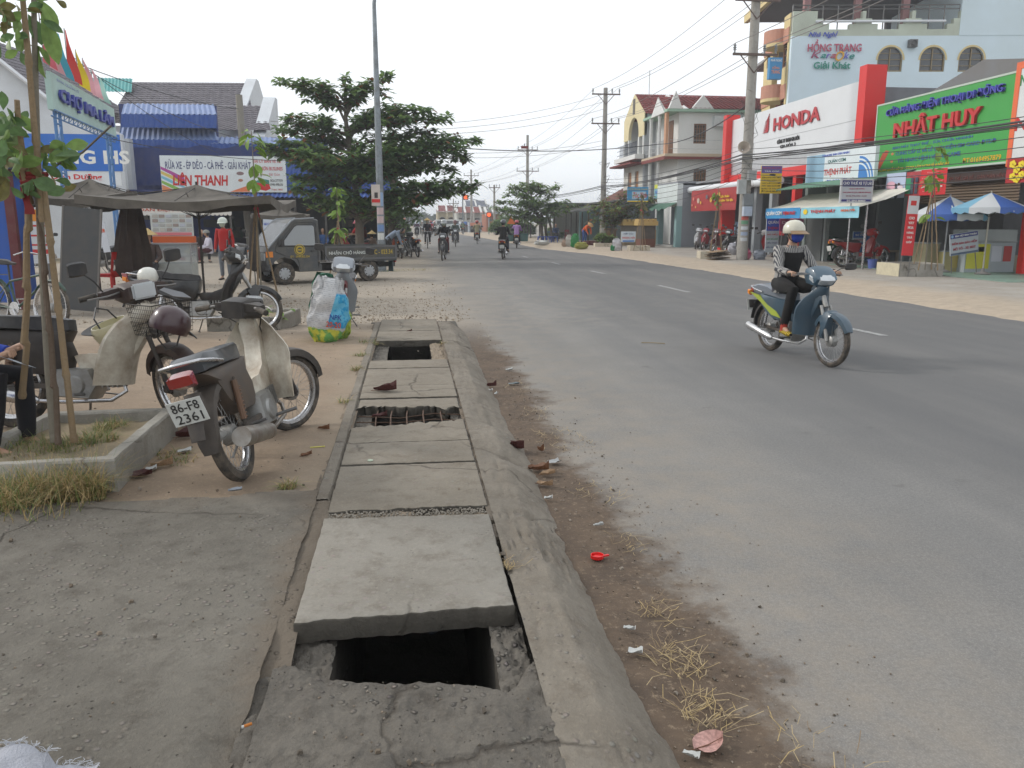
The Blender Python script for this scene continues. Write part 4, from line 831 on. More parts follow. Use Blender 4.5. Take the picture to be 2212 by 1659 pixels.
# cafe sign
sg = sign('cafe_sign', 'long white cafe sign with blue and red lettering above the grey parasols', 'Y', 36.2, 348, 618, 337, 415, K('dfe6e8', .45, .12), .08)
put(sg, 'RỬA XE - ÉP DẺO - CÀ PHÊ - GIẢI KHÁT', -.12, .27, .68, .27, K('3c4272'), fat=.006); put(sg, 'LIÊN THANH', -.19, -.14, .44, .36, sRED, fat=.03, shear=.12); put(sg, 'ĐẠI LÝ BÁN VÉ XE', .35, .36, .23, .13, K('c8404a'), fat=.01); put(sg, 'HƯNG SƠN BUSLINES', .35, .17, .25, .12, K('c8404a'), fat=.01); put(sg, 'Sông Thu - Sài Gòn', .34, -.01, .22, .1, K('c87a80')); put(sg, '0626.277.939', .42, -.17, .1, .07, sBLK); put(sg, '0946.498.636', .42, -.28, .1, .07, sBLK); put(sg, 'Trạm 1800', .42, -.43, .09, .06, sRED)
for i, (c_, a, d) in enumerate((('b04a9a', .2, .12), ('d8c060', .08, .0), ('7ec0d8', -.05, -.12), ('8ab850', -.18, -.26), ('e08a5a', -.3, -.5))): patch(sg, 0, 0, 0, 0, K(c_), 'print', 1, [(-.498, a), (-.498, d), (-.42, d-.14), (-.3, min(d-.3, -.36) if d > -.3 else -.499), (-.32, max(-.47, a-.3) if a-.3 > d-.3 else -.45), (-.42, a-.12)])
patch(sg, 0, 0, 0, 0, K('e07848'), 'print', 1, [(.04, -.49), (.2, -.49), (.2, -.3)]); patch(sg, 0, 0, 0, 0, sRED, 'print', 2, [(.22, -.3), (.24, -.4), (.33, -.46), (.37, -.4), (.36, -.28), (.24, -.22)]); patch(sg, 0, 0, 0, 0, K('3a8a80'), 'print', 1, [(.22, -.24), (.3, -.12), (.36, -.16), (.36, -.3)]); patch(sg, 0, 0, 0, 0, K('8a7070'), 'print', 1, ell(.13, .02, .03, .05)); patch(sg, 0, 0, 0, 0, K('b07a60'), 'print', 1, ell(.13, -.17, .02, .04))
# scalloped phone-shop valance
vs = sign('shop_valance', 'white scalloped valance with red phone shop lettering under the parasols', 'Y', 35.4, 298, 500, 446, 462, K('e0dcd4'), .02); put(vs, 'DÁN ĐIỆN THOẠI DI ĐỘNG', 0, .05, .96, .62, K('b8401c'), fat=.02)
b = MB(); n = 22
for i in range(n): x = (i+.5)/n-.5; b.prism([(x*vs['w']+cos(t)*vs['w']/n/2, -vs['h']/2-abs(sin(t))*.07) for t in [pi+pi*k/6 for k in range(7)]], -.009, .009, 'Z')
b.build('scallop', K('e0dcd4'), vs)
# ------------------------------------------------------------------ gantry sign
PL, PR = AY(110, 240, 20.2), AY(242, 240, 26.6); PL.z = PR.z = 0; dv = (PR-PL).normalized(); LG = (PR-PL).length
ga = thing('market_gate_sign', 'pale green market gate sign with blue letters on blue steel towers', 'sign', PL); zl = AY(110, 236, PL.y).z; zh = AY(107, 153, PL.y).z
Rg = __import__('mathutils').Matrix(((dv.x, 0, dv.y), (dv.y, 0, -dv.x), (0, 1, 0))); H_ = zh-zl
pn = thing('sign_board', None, None); pn.parent = ga; pn.location = dv*(LG/2)+V((0, 0, (zl+zh)/2)); pn.rotation_euler = Rg.to_euler()
b = MB(); b.box((0, 0, 0), (LG, H_, .12)); b.build('panel', mat('a8c4bc', .5, 0, .2, 1.5), pn); text('CHỢ MA LÂM', pn, mat('2c3a9a', .5), width=LG*.86, height=H_*.55, fat=.02, depth=.03, loc=(0, -.02, .1)); text('BAN QUẢN LÝ', pn, mat('9aa8c8', .5), width=LG*.3, height=H_*.12, depth=.003, loc=(-LG*.27, H_*.38, .065))
GB = mat('4f7fb4', .5, .2, .3, 6)
b = MB()
for x in [i*LG/16-LG/2 for i in range(17)]: b.tube([(x, -H_/2, .08), (x+(LG/32 if x < LG/2-.1 else 0), -H_/2-.14, .0)], .012, 4); b.tube([(x+(LG/32 if x < LG/2-.1 else 0), -H_/2-.14, .0), (min(x+LG/16, LG/2), -H_/2, .08)], .012, 4)
b.tube([(-LG/2, -H_/2-.01, .08), (LG/2, -H_/2-.01, .08)], .02, 5); b.tube([(-LG/2, -H_/2-.14, .0), (LG/2, -H_/2-.14, .0)], .02, 5); b.build('truss', GB, pn)
for k, t in enumerate((.04, .84)):
    tw = thing('tower', None, None); tw.parent = ga; tw.location = dv*(LG*t); b = MB(); sdv = dv*.42
    for o in (V((0, 0, 0)), sdv): b.tube([o, o+V((0, 0, zl+.25))], .04, 6)
    z = .4
    while z < zl: b.tube([(0, 0, z), tuple(sdv+V((0, 0, z)))], .022, 5); z += .55; b.tube([(0, 0, z-.55), tuple(sdv+V((0, 0, z)))], .012, 4)
    b.build('ladder_frame', GB, tw)
for i, (c_, t, hh) in enumerate((('c85a68', -.02, .95), ('d8a0a8', .06, .75), ('3c9ab0', .17, .78), ('c83a34', .29, .95), ('d8c01c', .43, .72), ('d89aa4', .53, .66), ('e0a8b0', .66, .58), ('a8d0c4', .78, .52))):
    f = thing('pennant', f"{('crimson','pale pink','teal','bright red','yellow','dusty pink','light pink','pale green')[i]} triangular pennant on the market gate sign", 'flag', PL+dv*(LG*t)+V((0, 0, zh)), group='pennants along the market gate sign')
    b = MB(); b.tube([(0, 0, -.1), (0, 0, hh*1.35)], .012, 5); b.build('staff', STEEL, f)
    b = MB(); r1, r2 = [], []
    for k in range(9): s = k/8; r1.append(V((.012+.02*sin(s*5), .0+.05*sin(s*4+i), hh*(1.32-s*1.15)))); r2.append(V((.012+.34*s*(1-.25*s)+.02, .08*sin(s*6+i), hh*(1.3-s*1.2)-.12*s)))
    b.strip(r1, r2); b.build('cloth', mat(c_, .8, 0, .1), f, True)
# utility post behind arcade
b = MB(); p = AY(529, 340, 39.5); b.tube([(p.x+.1, 39.2, 0), (p.x, 39.2, 2), (AY(516, 205, 39.2).x, 39.2, AY(516, 205, 39.2).z)], [.2, .18, .15], 10); o = b.build('utility_post', mat((.26, .24, .2), .9, 0, .3), None, True); tag(o, 'weathered concrete utility post in front of the blue awnings', 'pole')
# ------------------------------------------------------------------ kiosk, board, boards behind
ko = thing('phone_kiosk', 'bright blue kiosk with dark red corner post cut off at left edge', 'kiosk', (-8.2, 15.3, .0)); KB = mat('1450a8', .45, 0, .15, 3)
xr_ = G(40, 653, .1).x+8.2+.2
boxp('panel', -1.6, xr_-.1, -.3, .5, .12, 2.35, KB, ko, .01); b = MB(); b.box((xr_-.02, -.33, 1.2), (.14, .1, 2.4)); b.build('corner_post', mat('5a141c', .5, 0, .3), ko); boxp('roof', -1.8, xr_+.15, -.5, .7, 2.35, 2.42, mat('24344e', .6), ko)
for z, h, c_ in ((1.62, .22, 'd8dcd0'), (1.43, .09, 'b05058'), (1.2, .07, '9ab0d0'), (.9, .05, 'c0c8d8')): boxp('sticker', xr_-.62, xr_-.32, -.306, -.3, z, z+h, K(c_), ko)
for k, (x, c_) in enumerate(((xr_-1.1, 'c8c8d0'), )): boxp('poster', x-.2, x+.2, -.306, -.3, 1.2, 1.8, K(c_), ko)
pb = thing('price_board', 'orange and white price board between the kiosk and grey sheet', 'sign', AY(78, 560, 20)*1.0); pb.location.z = 0
b = MB(); b.box((0, 0, 1.1), (.66, .05, 1.1)); b.build('panel', K('c8ccd0'), pb)
for z, h, c_ in ((1.5, .26, 'd8861c'), (1.38, .04, 'c02a28'), (1.16, .04, 'c02a28'), (.95, .04, 'c02a28'), (.75, .12, 'c02a28')): boxp('print', -.33, .33, -.03, -.026, z, z+h, K(c_), pb)
for x in (-.25, .25): boxp('leg', x-.02, x+.02, -.02, .02, 0, .55, STEEL, pb)
gb = thing('grey_board', 'tall dark grey metal sheet standing upright beside the parasol pole', 'board', G(170, 670, .1)); gb.rotation_euler = (R(-3), R(6.5), 0); wv_ = .54
boxp('sheet', -wv_/2, wv_/2, -.02, .02, .0, 1.62, mat((.065, .068, .072), .6, .2, .3, 4), gb); b = MB()
for s in (-1, 1): b.box((s*(wv_/2+.012), 0, .81), (.025, .05, 1.64))
b.build('edge_frame', mat((.14, .13, .12), .6), gb)
# ------------------------------------------------------------------ parasols, cart and market clutter on the left
CAN = mat('625c54', .9, 0, .45, 2.5, dc='3c3832')
def parasol(label, x, y, r, zt, zr, m, sag=.12, n=8, sides=4, pole=None, val=.14, mats=None, z0=0, group=None, lean=(0, 0)):
    u = thing('parasol', label, 'parasol', (x, y, z0), group=group); u.rotation_euler = (R(lean[0]), R(lean[1]), 0); k = sides*6; rs = []
    for i in range(7):
        t = i/6; ring = []
        for j in range(k):
            a = 2*pi*j/k+pi/sides; w = ((j % 6)/6)*2-1; e = cos(pi/sides)/cos((((j % 6)/6)-.5)*2*pi/sides) if sides == 4 else 1-.02*(1-w*w)
            rr = r*t*e*(1.0 if sides == 4 else 1); ring.append(V((rr*cos(a), rr*sin(a), lerp(zt, zr, t**1.05)-sag*sin(pi*t)*.5-(sag*.55*t*(1-w*w)))))
        rs.append(ring)
    rs.append([p+V((0, 0, -val-.03*sin(j*2.1)))*1 for j, p in enumerate(rs[-1])])
    b = MB(); vs = [p for q_ in rs for p in q_]; fs = []; mi = []
    for i in range(len(rs)-1):
        for j in range(k): kk = (j+1) % k; fs.append((i*k+j, i*k+kk, (i+1)*k+kk, (i+1)*k+j)); mi.append((j//6) % len(mats) if mats else 0)
    b.add(vs, fs); b.mi = mi; c = b.build('canopy', mats or m, u, True, ang=50)
    b = MB(); b.tube([(0, 0, 0), (0, 0, zt+.05)], .022, 8); b.build('pole', pole or mat('3a3632', .6, .3, .3), u, True)
    for j in range(sides*2 if sides == 4 else sides):
        a = 2*pi*j/(sides*2 if sides == 4 else sides)+pi/sides; e = 1 if (sides != 4 or j % 2 == 0) else .7; b = MB(); b.tube([(0, 0, zt-.04), (r*e*.97*cos(a), r*e*.97*sin(a), zr-.03-sag*.3)], .008, 5); b.tube([(0, 0, zt-.62), (r*.5*e*cos(a), r*.5*e*sin(a), lerp(zt, zr, .5)-.05)], .007, 4); b.build('rib', mat('3a3632', .6, .3, .3), u)
    b = MB(); b.lathe([(0, .0), (.18, 0), (.2, .04), (.05, .09), (.03, .18), (0, .18)], 16); b.build('base', mat((.2, .19, .18), .9), u, True)
    return u
ga_, gb_ = G(230, 640, .06), G(428, 650, .06)
parasol('square grey canvas parasol nearest the grey metal sheet', ga_.x-.1, ga_.y, 1.55, 2.3, 2.02, CAN, .25, pole=None, group='grey canvas parasols')
parasol('wide grey canvas parasol sheltering the food cart', gb_.x+.05, gb_.y+.3, 2.2, 2.16, 1.93, CAN, .22, group='grey canvas parasols')
p = G(600, 590, 0); parasol('low grey canvas parasol behind the pickup cab', p.x, 26, 1.1, 1.95, 1.72, CAN, .12, group='grey canvas parasols')
# folded brown umbrella
p = G(292, 640, .1); fu = thing('folded_parasol', 'folded dark brown market parasol tied around its pole', 'parasol', p); b = MB(); rs = []
for z, r in ((.35, .2), (.5, .3), (.8, .3), (1.2, .24), (1.6, .17), (1.85, .1), (1.95, .06)): rs.append([V((r*(1+.16*sin(j*pi*.75+z*2))*cos(2*pi*j/24)+.04*z, r*(1+.16*sin(j*pi*.75+z*2))*sin(2*pi*j/24), z)) for j in range(24)])
b.rings(rs); b.build('canopy', mat('3a2c26', .9, 0, .3, 3), fu, True); b = MB(); b.tube([(0, 0, 0), (.05, 0, 1.98)], .022, 8); b.lathe([(0, 0), (.2, 0), (.2, .06), (0, .08)], 14); b.build('pole', STEEL, fu, True)
# leaning small folded one
p = G(552, 612, .05); fu = thing('folded_parasol', 'small folded dark parasol standing by the pickup front wheel', 'parasol', (p.x, p.y, .02)); b = MB(); b.lathe([(0, .3), (.1, .35), (.13, .6), (.08, 1.1), (.02, 1.55), (0, 1.55)], 12); b.build('canopy', mat('2c2622', .9, 0, .3, 3), fu, True); b = MB(); b.tube([(0, 0, 0), (0, 0, 1.62)], .015, 6); b.build('pole', STEEL, fu, True)
# food cart
p = G(378, 613, .03); ct = thing('food_cart', 'orange framed glass food cart with picture menu board on top', 'cart', p); s_ = p.y/1785.
w_ = 86*s_; ORG = mat('c85a1c', .5, 0, .2)
boxp('base_cabinet', -w_/2, w_/2, -.3, .3, .12, .5, mat('a8aca8', .5, 0, .3), ct)
GLASS = mat((.62, .68, .68), .1, 0, .1, 4, alpha=.45, spec=.8)
b = MB(); 
for x, y in ((-w_/2, -.3), (w_/2, -.3), (-w_/2, .3), (w_/2, .3)): b.box((x, y, .72), (.025, .025, .46))
b.box((0, 0, .955), (w_+.05, .65, .03)); b.build('frame', mat((.4, .4, .4), .4, .5), ct); boxp('glass_case', -w_/2+.01, w_/2-.01, -.29, .29, .5, .94, GLASS, ct)
for i in range(6): b = MB(); b.lathe([(0, 0), (.07, 0), (.09, .05), (.06, .09), (0, .1)], 10, (-w_/2+.12+i*(w_-.24)/5, -.08, .56+.16*(i % 2))); b.build('food_item', K(('c8b48a', 'b0383a', 'd8d4c8', 'a8703a', 'c05a60', 'd0c8a0')[i]), ct, True)
boxp('shelf', -w_/2+.02, w_/2-.02, -.25, .25, .69, .705, mat((.5, .5, .5), .3), ct)
boxp('top_cabinet', -w_/2+.05, w_/2, .05, .3, .97, 1.12, ORG, ct)
mb_ = boxp('menu_board', -w_/2+.02, w_/2, .1, .14, 1.12, 1.66, K('c8ccc8', .5, .2), ct)
for r in range(4):
    for c_ in range(6): boxp('print', -w_/2+.07+c_*w_/6.4, -w_/2+.07+c_*w_/6.4+w_/8, .088, .1, 1.24+r*.105, 1.31+r*.105, K(('a8a8a4', 'b8b4ac', '9a8c84', 'b8bcc4')[(r*3+c_) % 4], .6, .3), ct)
boxp('menu_strip', -w_/2+.06, w_/2-.04, .088, .1, 1.14, 1.21, K('d07a80'), ct)
for x in (-w_/2+.15, w_/2-.15):
    for y in (-.3, .3): b = MB(); b.lathe([(0, -.02), (.12, -.02), (.12, .02), (0, .02)], 14, (x, y, .12), 'Y'); b.build('wheel', RUB, ct, True)
# advertising boards and stall fittings near the shed
def board(label, px0, px1, py0, py1, Y, m, marks=(), tilt=0, nm='sign_board', leg=True):
    s = sign(nm, label, 'Y', Y, px0, px1, py0, py1, m, .04); s.rotation_euler.rotate_axis('Z', R(tilt))
    for (t, x, y, w, h, mm) in marks: put(s, t, x, y, w, h, mm, fat=.01)
    if leg and s.location.z-s['h']/2 > .25:
        zz = s.location.z-s['h']/2
        for sx in (-1, 1): b = MB(); b.tube([(sx*s['w']*.42, -s['h']/2+.02, -.03), (sx*s['w']*.46, -s['h']/2-zz+.0, -.03)], .014, 5); b.build('leg', STEEL, s)
    return s
board('leaning white roller banner with blue strip behind the parasol pole', 218, 232, 478, 545, 24, K('c8ccd4'), [('MOBI', 0, .2, .6, .12, sORG)], 6, 'roller_banner')
board('white and green notice board standing left of the pickup', 568, 590, 474, 540, 25, K('c4ccd8'), [('GIÁ CƯỚC', 0, .36, .8, .1, sBLU), ('2500\n5000\n8000', 0, 0, .7, .4, sBLU)], -4, 'notice_board')
# red plastic chair near the bikes
def plastic_chair(label, loc, rz, col, sc=1, back=True, group=None, stool=False):
    r = thing('plastic_stool' if stool else 'plastic_chair', label, 'stool' if stool else 'chair', loc, rz, group, sc=sc); m = mat(col, .45, 0, .15)
    h = .42 if not stool else .4
    b = MB(); b.box((0, 0, h), (.38, .38, .025)); b.box((0, 0, h-.03), (.34, .34, .04)); b.build('seat', m, r, bevel=.01)
    for x in (-1, 1):
        for y in (-1, 1): b = MB(); b.tube([(x*.16, y*.16, h-.02), (x*.2, y*.2, 0)], [.026, .02], 6); b.build('leg', m, r)
    if not stool:
        b = MB(); rs = [[V((-.19-.07*z-.03*cos(t*2.2)+(.0), .19*t*(1-.1*z), h+z*.42)) for t in [-1+2*i/8 for i in range(9)]] for z in [j/6 for j in range(7)]]
        vs = [p for q_ in rs for p in q_]; fs = [(j*9+i, j*9+i+1, (j+1)*9+i+1, (j+1)*9+i) for j in range(6) for i in range(8) if not (1 <= j <= 3 and i in (1, 3, 4, 6))]; b.add(vs, fs); b.build('backrest', m, r, True)
    return r
plastic_chair('bright red plastic chair behind the old bike headlight', G(247, 640, .1), 2.6, 'c01c18')
# shelves, tables, hats in the shed, seated people handled later
# ------------------------------------------------------------------ concrete planters
CONP = concrete((.34, .325, .29), (.26, .245, .215), (.19, .17, .14), pits=.4, name='planter')
CONPL = concrete((.55, .50, .40), (.45, .40, .31), (.35, .3, .23), pits=.4, name='planter_light')
def planter(label, P, h, t=.09, m=None, fill=None, z0=.1, soil=.05):
    """four-corner concrete tree box; P corners (x,y) counter-clockwise"""
    cx = sum(p[0] for p in P)/4; cy = sum(p[1] for p in P)/4; r = thing('planter', label, 'planter', (cx, cy, z0)); O = [V((p[0]-cx, p[1]-cy, 0)) for p in P]
    I = []
    for i in range(4):
        a, c, d = O[i-1], O[i], O[(i+1) % 4]; e1, e2 = (a-c).normalized(), (d-c).normalized(); I.append(c+(e1+e2)*t/max(.3, abs(e1.cross(e2).z)))
    for i in range(4):
        j = (i+1) % 4; n = 16; b = MB(); rs = []
        for k in range(n+1):
            s = k/n; o, q_ = O[i].lerp(O[j], s), I[i].lerp(I[j], s); w = lambda q, z: q+V((.004*nz(q.x+z*9, q.y, 7), .004*nz(q.x, q.y+z*5, 6), z+.004*nz(q.x*2, q.y*2, 8)*(1 if z > .05 else 0)))
            rs.append([w(o, -.06), w(o, h-.012), w(o.lerp(q_, .12), h), w(o.lerp(q_, .88), h), w(q_, h-.012), w(q_, -.06)])
        b.rings(rs); b.build('side_wall', m or CONP, r, True, ang=35)
    b = MB(); n = 10; vs = [I[0].lerp(I[1], i/n).lerp(I[3].lerp(I[2], i/n), j/n)+V((0, 0, h-soil+.02*nz(i, j*1.7, .8))) for j in range(n+1) for i in range(n+1)]; b.add(vs, [(j*(n+1)+i, j*(n+1)+i+1, (j+1)*(n+1)+i+1, (j+1)*(n+1)+i) for j in range(n) for i in range(n)]); b.build('soil', fill or M_EARTH, r, True)
    return r
c1_, c2_, c3_ = G(255, 1060, .11), G(368, 935, .11), G(-120, 1085, .11)
planter('long grey concrete planter holding the bamboo staked sapling in front of bikes', [(c3_.x-.1, c3_.y), (c1_.x, c1_.y), (c2_.x+.05, c2_.y), (c3_.x, c2_.y-.02)], .185, .075, soil=.07)
p = G(560, 705, .1); planter('low concrete planter behind the black motorbike front wheel', [(p.x-.6, p.y-.35), (p.x+.3, p.y-.35), (p.x+.45, p.y+.8), (p.x-.5, p.y+.8)], .16, .08)
# ------------------------------------------------------------------ RIGHT SIDE
def local(root, q=None): return lambda p: V(p)-root.location
FACE = 15.2
def YX(px, X=FACE): return AX(px, 478, X).y
# Honda showroom
ho = thing('motorcycle_showroom', 'white motorcycle showroom with red pillars and large red lettering', 'building', (FACE, 30, 0)); lx = lambda y: y-30
yn, yf = YX(1852), YX(1572); yl = YX(1455, 15.2); yc = YX(1486, 15.2); zt = AX(1700, 224, FACE).z; zb = AX(1700, 332, FACE).z
WH = mat('dcdfe2', .45, 0, .08, 1); RD_ = mat('d8201c', .4, 0, .1, 2); GRW = PLAS('8c9198', .12)
boxp('fascia', 0, .5, lx(yn), lx(yf), zb, zt, WH, ho); boxp('fascia_joint', -.006, .0, lx(yn), lx(yf), zb+.7, zb+.715, mat('a0a4a8'), ho)
fs = thing('fascia_lettering', None, None); fs.parent = ho; fs.rotation_euler = FR['X'].to_euler(); fs.location = (-.01, lx((yn+yf)/2), (zb+zt)/2)
W_, H_ = yf-yn, zt-zb
def hx(px): return ((yn+yf)/2-YX(px))
text('HONDA', fs, K('b8343c'), width=hx(1757)-hx(1660), height=H_*.27, fat=.03, depth=.015, loc=((hx(1660)+hx(1757))/2, H_*.14, .03))
text('CÔNG TY TNHH GIA HÒA', fs, sBLK, width=hx(1716)-hx(1669), height=H_*.1, fat=.02, loc=((hx(1669)+hx(1716))/2, -H_*.22, .01)); text('GIA HÒA 3', fs, sBLK, width=hx(1708)-hx(1676), height=H_*.08, fat=.02, loc=((hx(1676)+hx(1708))/2, -H_*.33, .01))
b = MB()
for i in range(7): t = i/6; x0 = hx(1637)+.12*t; b.prism([(x0+.02*i, H_*(.03+.035*i)), (x0+.5-.02*i, H_*(.02+.05*i)), (x0+.62-.02*i, H_*(.1+.05*i)), (x0+.3, H_*(.05+.04*i))], 0, .03, 'Z')
b.build('wing_emblem', K('b8343c'), fs)
boxp('pillar', -.35, .35, lx(yn)-.45, lx(yn)+.0, zb-.15, zt+.35, RD_, ho); boxp('pillar', -.3, .35, lx(yf), lx(yf)+.4, .1, zt+.25, RD_, ho)
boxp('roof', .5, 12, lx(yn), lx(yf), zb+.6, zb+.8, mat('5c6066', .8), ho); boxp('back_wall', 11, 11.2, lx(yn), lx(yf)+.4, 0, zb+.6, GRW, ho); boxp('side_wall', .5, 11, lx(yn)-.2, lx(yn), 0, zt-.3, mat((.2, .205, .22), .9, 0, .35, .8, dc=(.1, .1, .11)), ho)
boxp('side_wall', .4, 11, lx(yf)+.41, lx(yf)+.6, 0, zb, GRW, ho); boxp('floor_slab', -.4, 9, lx(yn), lx(yl), 0, .14, mat((.3, .3, .29), .6), ho)
boxp('beam', -.05, .3, lx(yn), lx(yf), zb-.9, zb-.55, RD_, ho); boxp('fascia', .05, .4, lx(yn), lx(yf), zb-.545, zb, mat('b4b8bc', .5), ho)
for px_ in (1628, 1662, 1710, 1760): y = YX(px_); boxp('pillar', -.0, .3, lx(y)-.14, lx(y)+.14, .14, zb-.91, RD_ if px_ in (1760, 1710) else mat('9aa0a4', .6), ho)
for i, (px0, px1) in enumerate(((1632, 1660), (1664, 1706), (1714, 1756))): y0, y1 = YX(px1), YX(px0); boxp('shop_window', .9, .94, lx(y0), lx(y1), .3, zb-1, PANE, ho); boxp('poster', .86, .89, lx(y0)+.3, lx(y0)+.9, .9, 2.0, K(('a8202c', '707880', 'a04a6a')[i]), ho)
# parking shelter to the left with pipe beam
boxp('side_wall', .1, 9, lx(yl), lx(yl)+.2, 0, 3.45, GRW, ho); boxp('end_pier', -.1, .1, lx(yl)-.5, lx(yl)+.2, 0, 3.4, GRW, ho)
b = MB(); z_ = AX(1500, 410, 15.0).z; b.tube([(-.2, lx(YX(1690)), z_), (-.2, lx(yl), z_)], .17, 14); b.build('pipe_beam', WH, ho, True); b = MB(); b.tube([(-.2, lx(yl)-.9, z_), (-.2, lx(yl)+.05, z_)], .175, 14); b.build('pipe_end', RD_, ho, True)
boxp('column', -.05, .3, lx(yc)-.2, lx(yc)+.2, .1, z_-.15, RD_, ho); boxp('column', .7, 1.0, lx(YX(1535))-.12, lx(YX(1535))+.12, .1, 3.2, mat('b8bcc0'), ho)
boxp('shelter_roof', .1, 9, lx(yf)+.6, lx(yl)+.2, 3.46, 3.56, mat('8a8c90', .7), ho)
# red festival banner hung from the beam
rb = sign('festival_banner', 'dark red festival banner with yellow lettering hung under the pipe beam', 'X', 14.4, 1494, 1590, 408, 455, mat('9c2426', .6, 0, .15, 3, dc='b84a3a'), .02, 'banner', wob=.05)
put(rb, 'Lộc Xuân\nPhú đón Tài lộc', .3, .02, .34, .36, sYEL, fat=.02, shear=.2)
for x, y, r, c_ in ((-.42, .1, .03, 'd88070'), (-.3, .0, .05, 'c8b0a0'), (-.24, -.1, .03, 'e0b040'), (-.1, .15, .04, '606870'), (0, 0, .045, 'e0b040'), (.08, .05, .04, '707478'), (.17, .22, .05, 'e0b040'), (-.36, -.3, .02, 'e0c060'), (-.45, -.2, .025, 'd88070')): patch(rb, 0, 0, 0, 0, K(c_), 'print', 1, ell(x, y, r*.6, r*2.6, 10))
# ------------------------------------------------------------------ rice shop Thinh Phat
XT = 14.2; tp_ = thing('rice_shop', 'small rice eatery with green corrugated roof and pale cloth awning', 'building', (XT, 24, 0)); q = local(tp_)
y0, y1 = YX(1897, XT), YX(1742, XT)
a, b1 = AX(1742, 392, XT), AX(1912, 382, XT); c, d = AX(1925, 404, XT-1.1), AX(1712, 424, XT-1.1)
zz = lambda p: V((p.x, p.y, p.z))
corr('roof', q((XT+2.6, y0-.6, a.z+.55)), q((XT+2.6, y1+.1, a.z+.55)), q((XT-1.2, y1+.1, a.z-.32)), q((XT-1.2, y0-.6, a.z-.32)), mat('5e8a72', .6, 0, .3), tp_, .2, .02)
CLO = mat('d4d0c4', .9, 0, .2, 2)
zw = AX(1740, 450, 12.6).z; ya, yb = YX(1856, 12.6), YX(1654, 12.6)
b = MB(); n = 24; A_ = [q((XT-.2, lerp(ya-.3, yb-.3, i/n), zw+.52)) for i in range(n+1)]; B_ = [q((13.3, lerp(ya-.1, yb-.1, i/n), zw+.2-.05*sin(i*.9)**2)) for i in range(n+1)]; C_ = [q((12.6, lerp(ya, yb, i/n), zw-.02*sin(i*.9)**2)) for i in range(n+1)]; b.strip(A_, B_); b.strip(B_, C_); b.build('cloth_awning', CLO, tp_, True)
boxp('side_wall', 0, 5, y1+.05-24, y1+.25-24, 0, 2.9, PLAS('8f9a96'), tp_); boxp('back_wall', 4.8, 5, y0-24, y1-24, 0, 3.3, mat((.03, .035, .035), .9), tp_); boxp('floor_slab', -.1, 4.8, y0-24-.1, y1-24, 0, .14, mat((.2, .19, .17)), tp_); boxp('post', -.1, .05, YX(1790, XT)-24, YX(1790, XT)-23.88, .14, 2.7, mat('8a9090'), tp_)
boxp('wall', .02, .2, YX(1776, XT)-24, y1-24, .14, 1.9, mat((.12, .13, .13), .8), tp_)
us = sign('eatery_sign', 'white and pale blue eatery sign above the green corrugated roof', 'X', XT-.1, 1745, 1893, 326, 396, K('dce4e8'), .12)
patch(us, -.35, 0, .29, .96, K('8fb4cc'), k=0)
put(us, 'QUÁN CƠM', -.02, .22, .26, .14, K('2a6a6a'), fat=.01); put(us, 'THỊNH PHÁT', -.0, -.12, .4, .3, K('c83a38'), fat=.01); put(us, 'KARAOKE BÀN SÀN NHẠC', -.04, .42, .4, .1, sBLU, fat=.01); put(us, 'ĐT: 0624.4770', 0, -.4, .3, .08, sBLU)
for k, (r, c_) in enumerate(((.42, '3a80c8'), (.38, 'dce4e8'), (.35, '3a80c8'), (.31, 'dce4e8'), (.28, '3a80c8'))): patch(us, 0, 0, 0, 0, K(c_), 'print', k, [(.3, -.48)]+[(.3+r*.46*sin(t), -.48+r*1.75*cos(t)) for t in [pi/2*i/8 for i in range(9)]])
bn1 = sign('awning_banner', 'blue rice shop banner on the front edge of the cloth awning', 'X', 12.56, 1654, 1728, 449.5, 472, K('2f8fc8', .6, .15), .02, 'banner', wob=.02); put(bn1, 'QUÁN CƠM', -.22, .02, .46, .5, sWHT, fat=.015); put(bn1, 'THỊNH PHÁT', .22, 0, .36, .48, sRED, fat=.015)
bn2 = sign('awning_banner', 'pale aqua rice shop banner right of the darker blue one', 'X', 12.56, 1730, 1855, 447, 471, K('8cc8d8', .6, .15), .02, 'banner', wob=.02); put(bn2, 'THỊNH PHÁT', -.08, .12, .44, .4, sRED, fat=.015); put(bn2, '0624.770', .34, .16, .22, .2, sORG, fat=.015); patch(bn2, 0, 0, 0, 0, sYEL, 'print', 1, ell(-.4, .1, .04, .25))
mn = board('tall menu board with blue heading below the rice shop banner', 1654, 1682, 471, 545, YX(1668, 13.2), K('b8c0c8'), [('QUÁN', 0, .38, .8, .12, sWHT), ('THỊNH', 0, .2, .8, .1, sRED), ('HỦ TIẾU', 0, .03, .8, .06, sRED), ('BÚN BÒ HUẾ', 0, -.1, .85, .06, sGRN), ('HẾN THỊT', 0, -.22, .8, .06, sNAV), ('LẨU GÀ ỚT', 0, -.34, .85, .06, sNAV)], 0, 'menu_board'); patch(mn, 0, .31, .98, .36, sBLU, k=-1)
board('pink advertising board behind the motorbike rider helmet', 1684, 1776, 473, 500, YX(1730, 14.1), K('a04a72'), [('Di động', -.2, .2, .5, .3, K('e0b8c8'))])
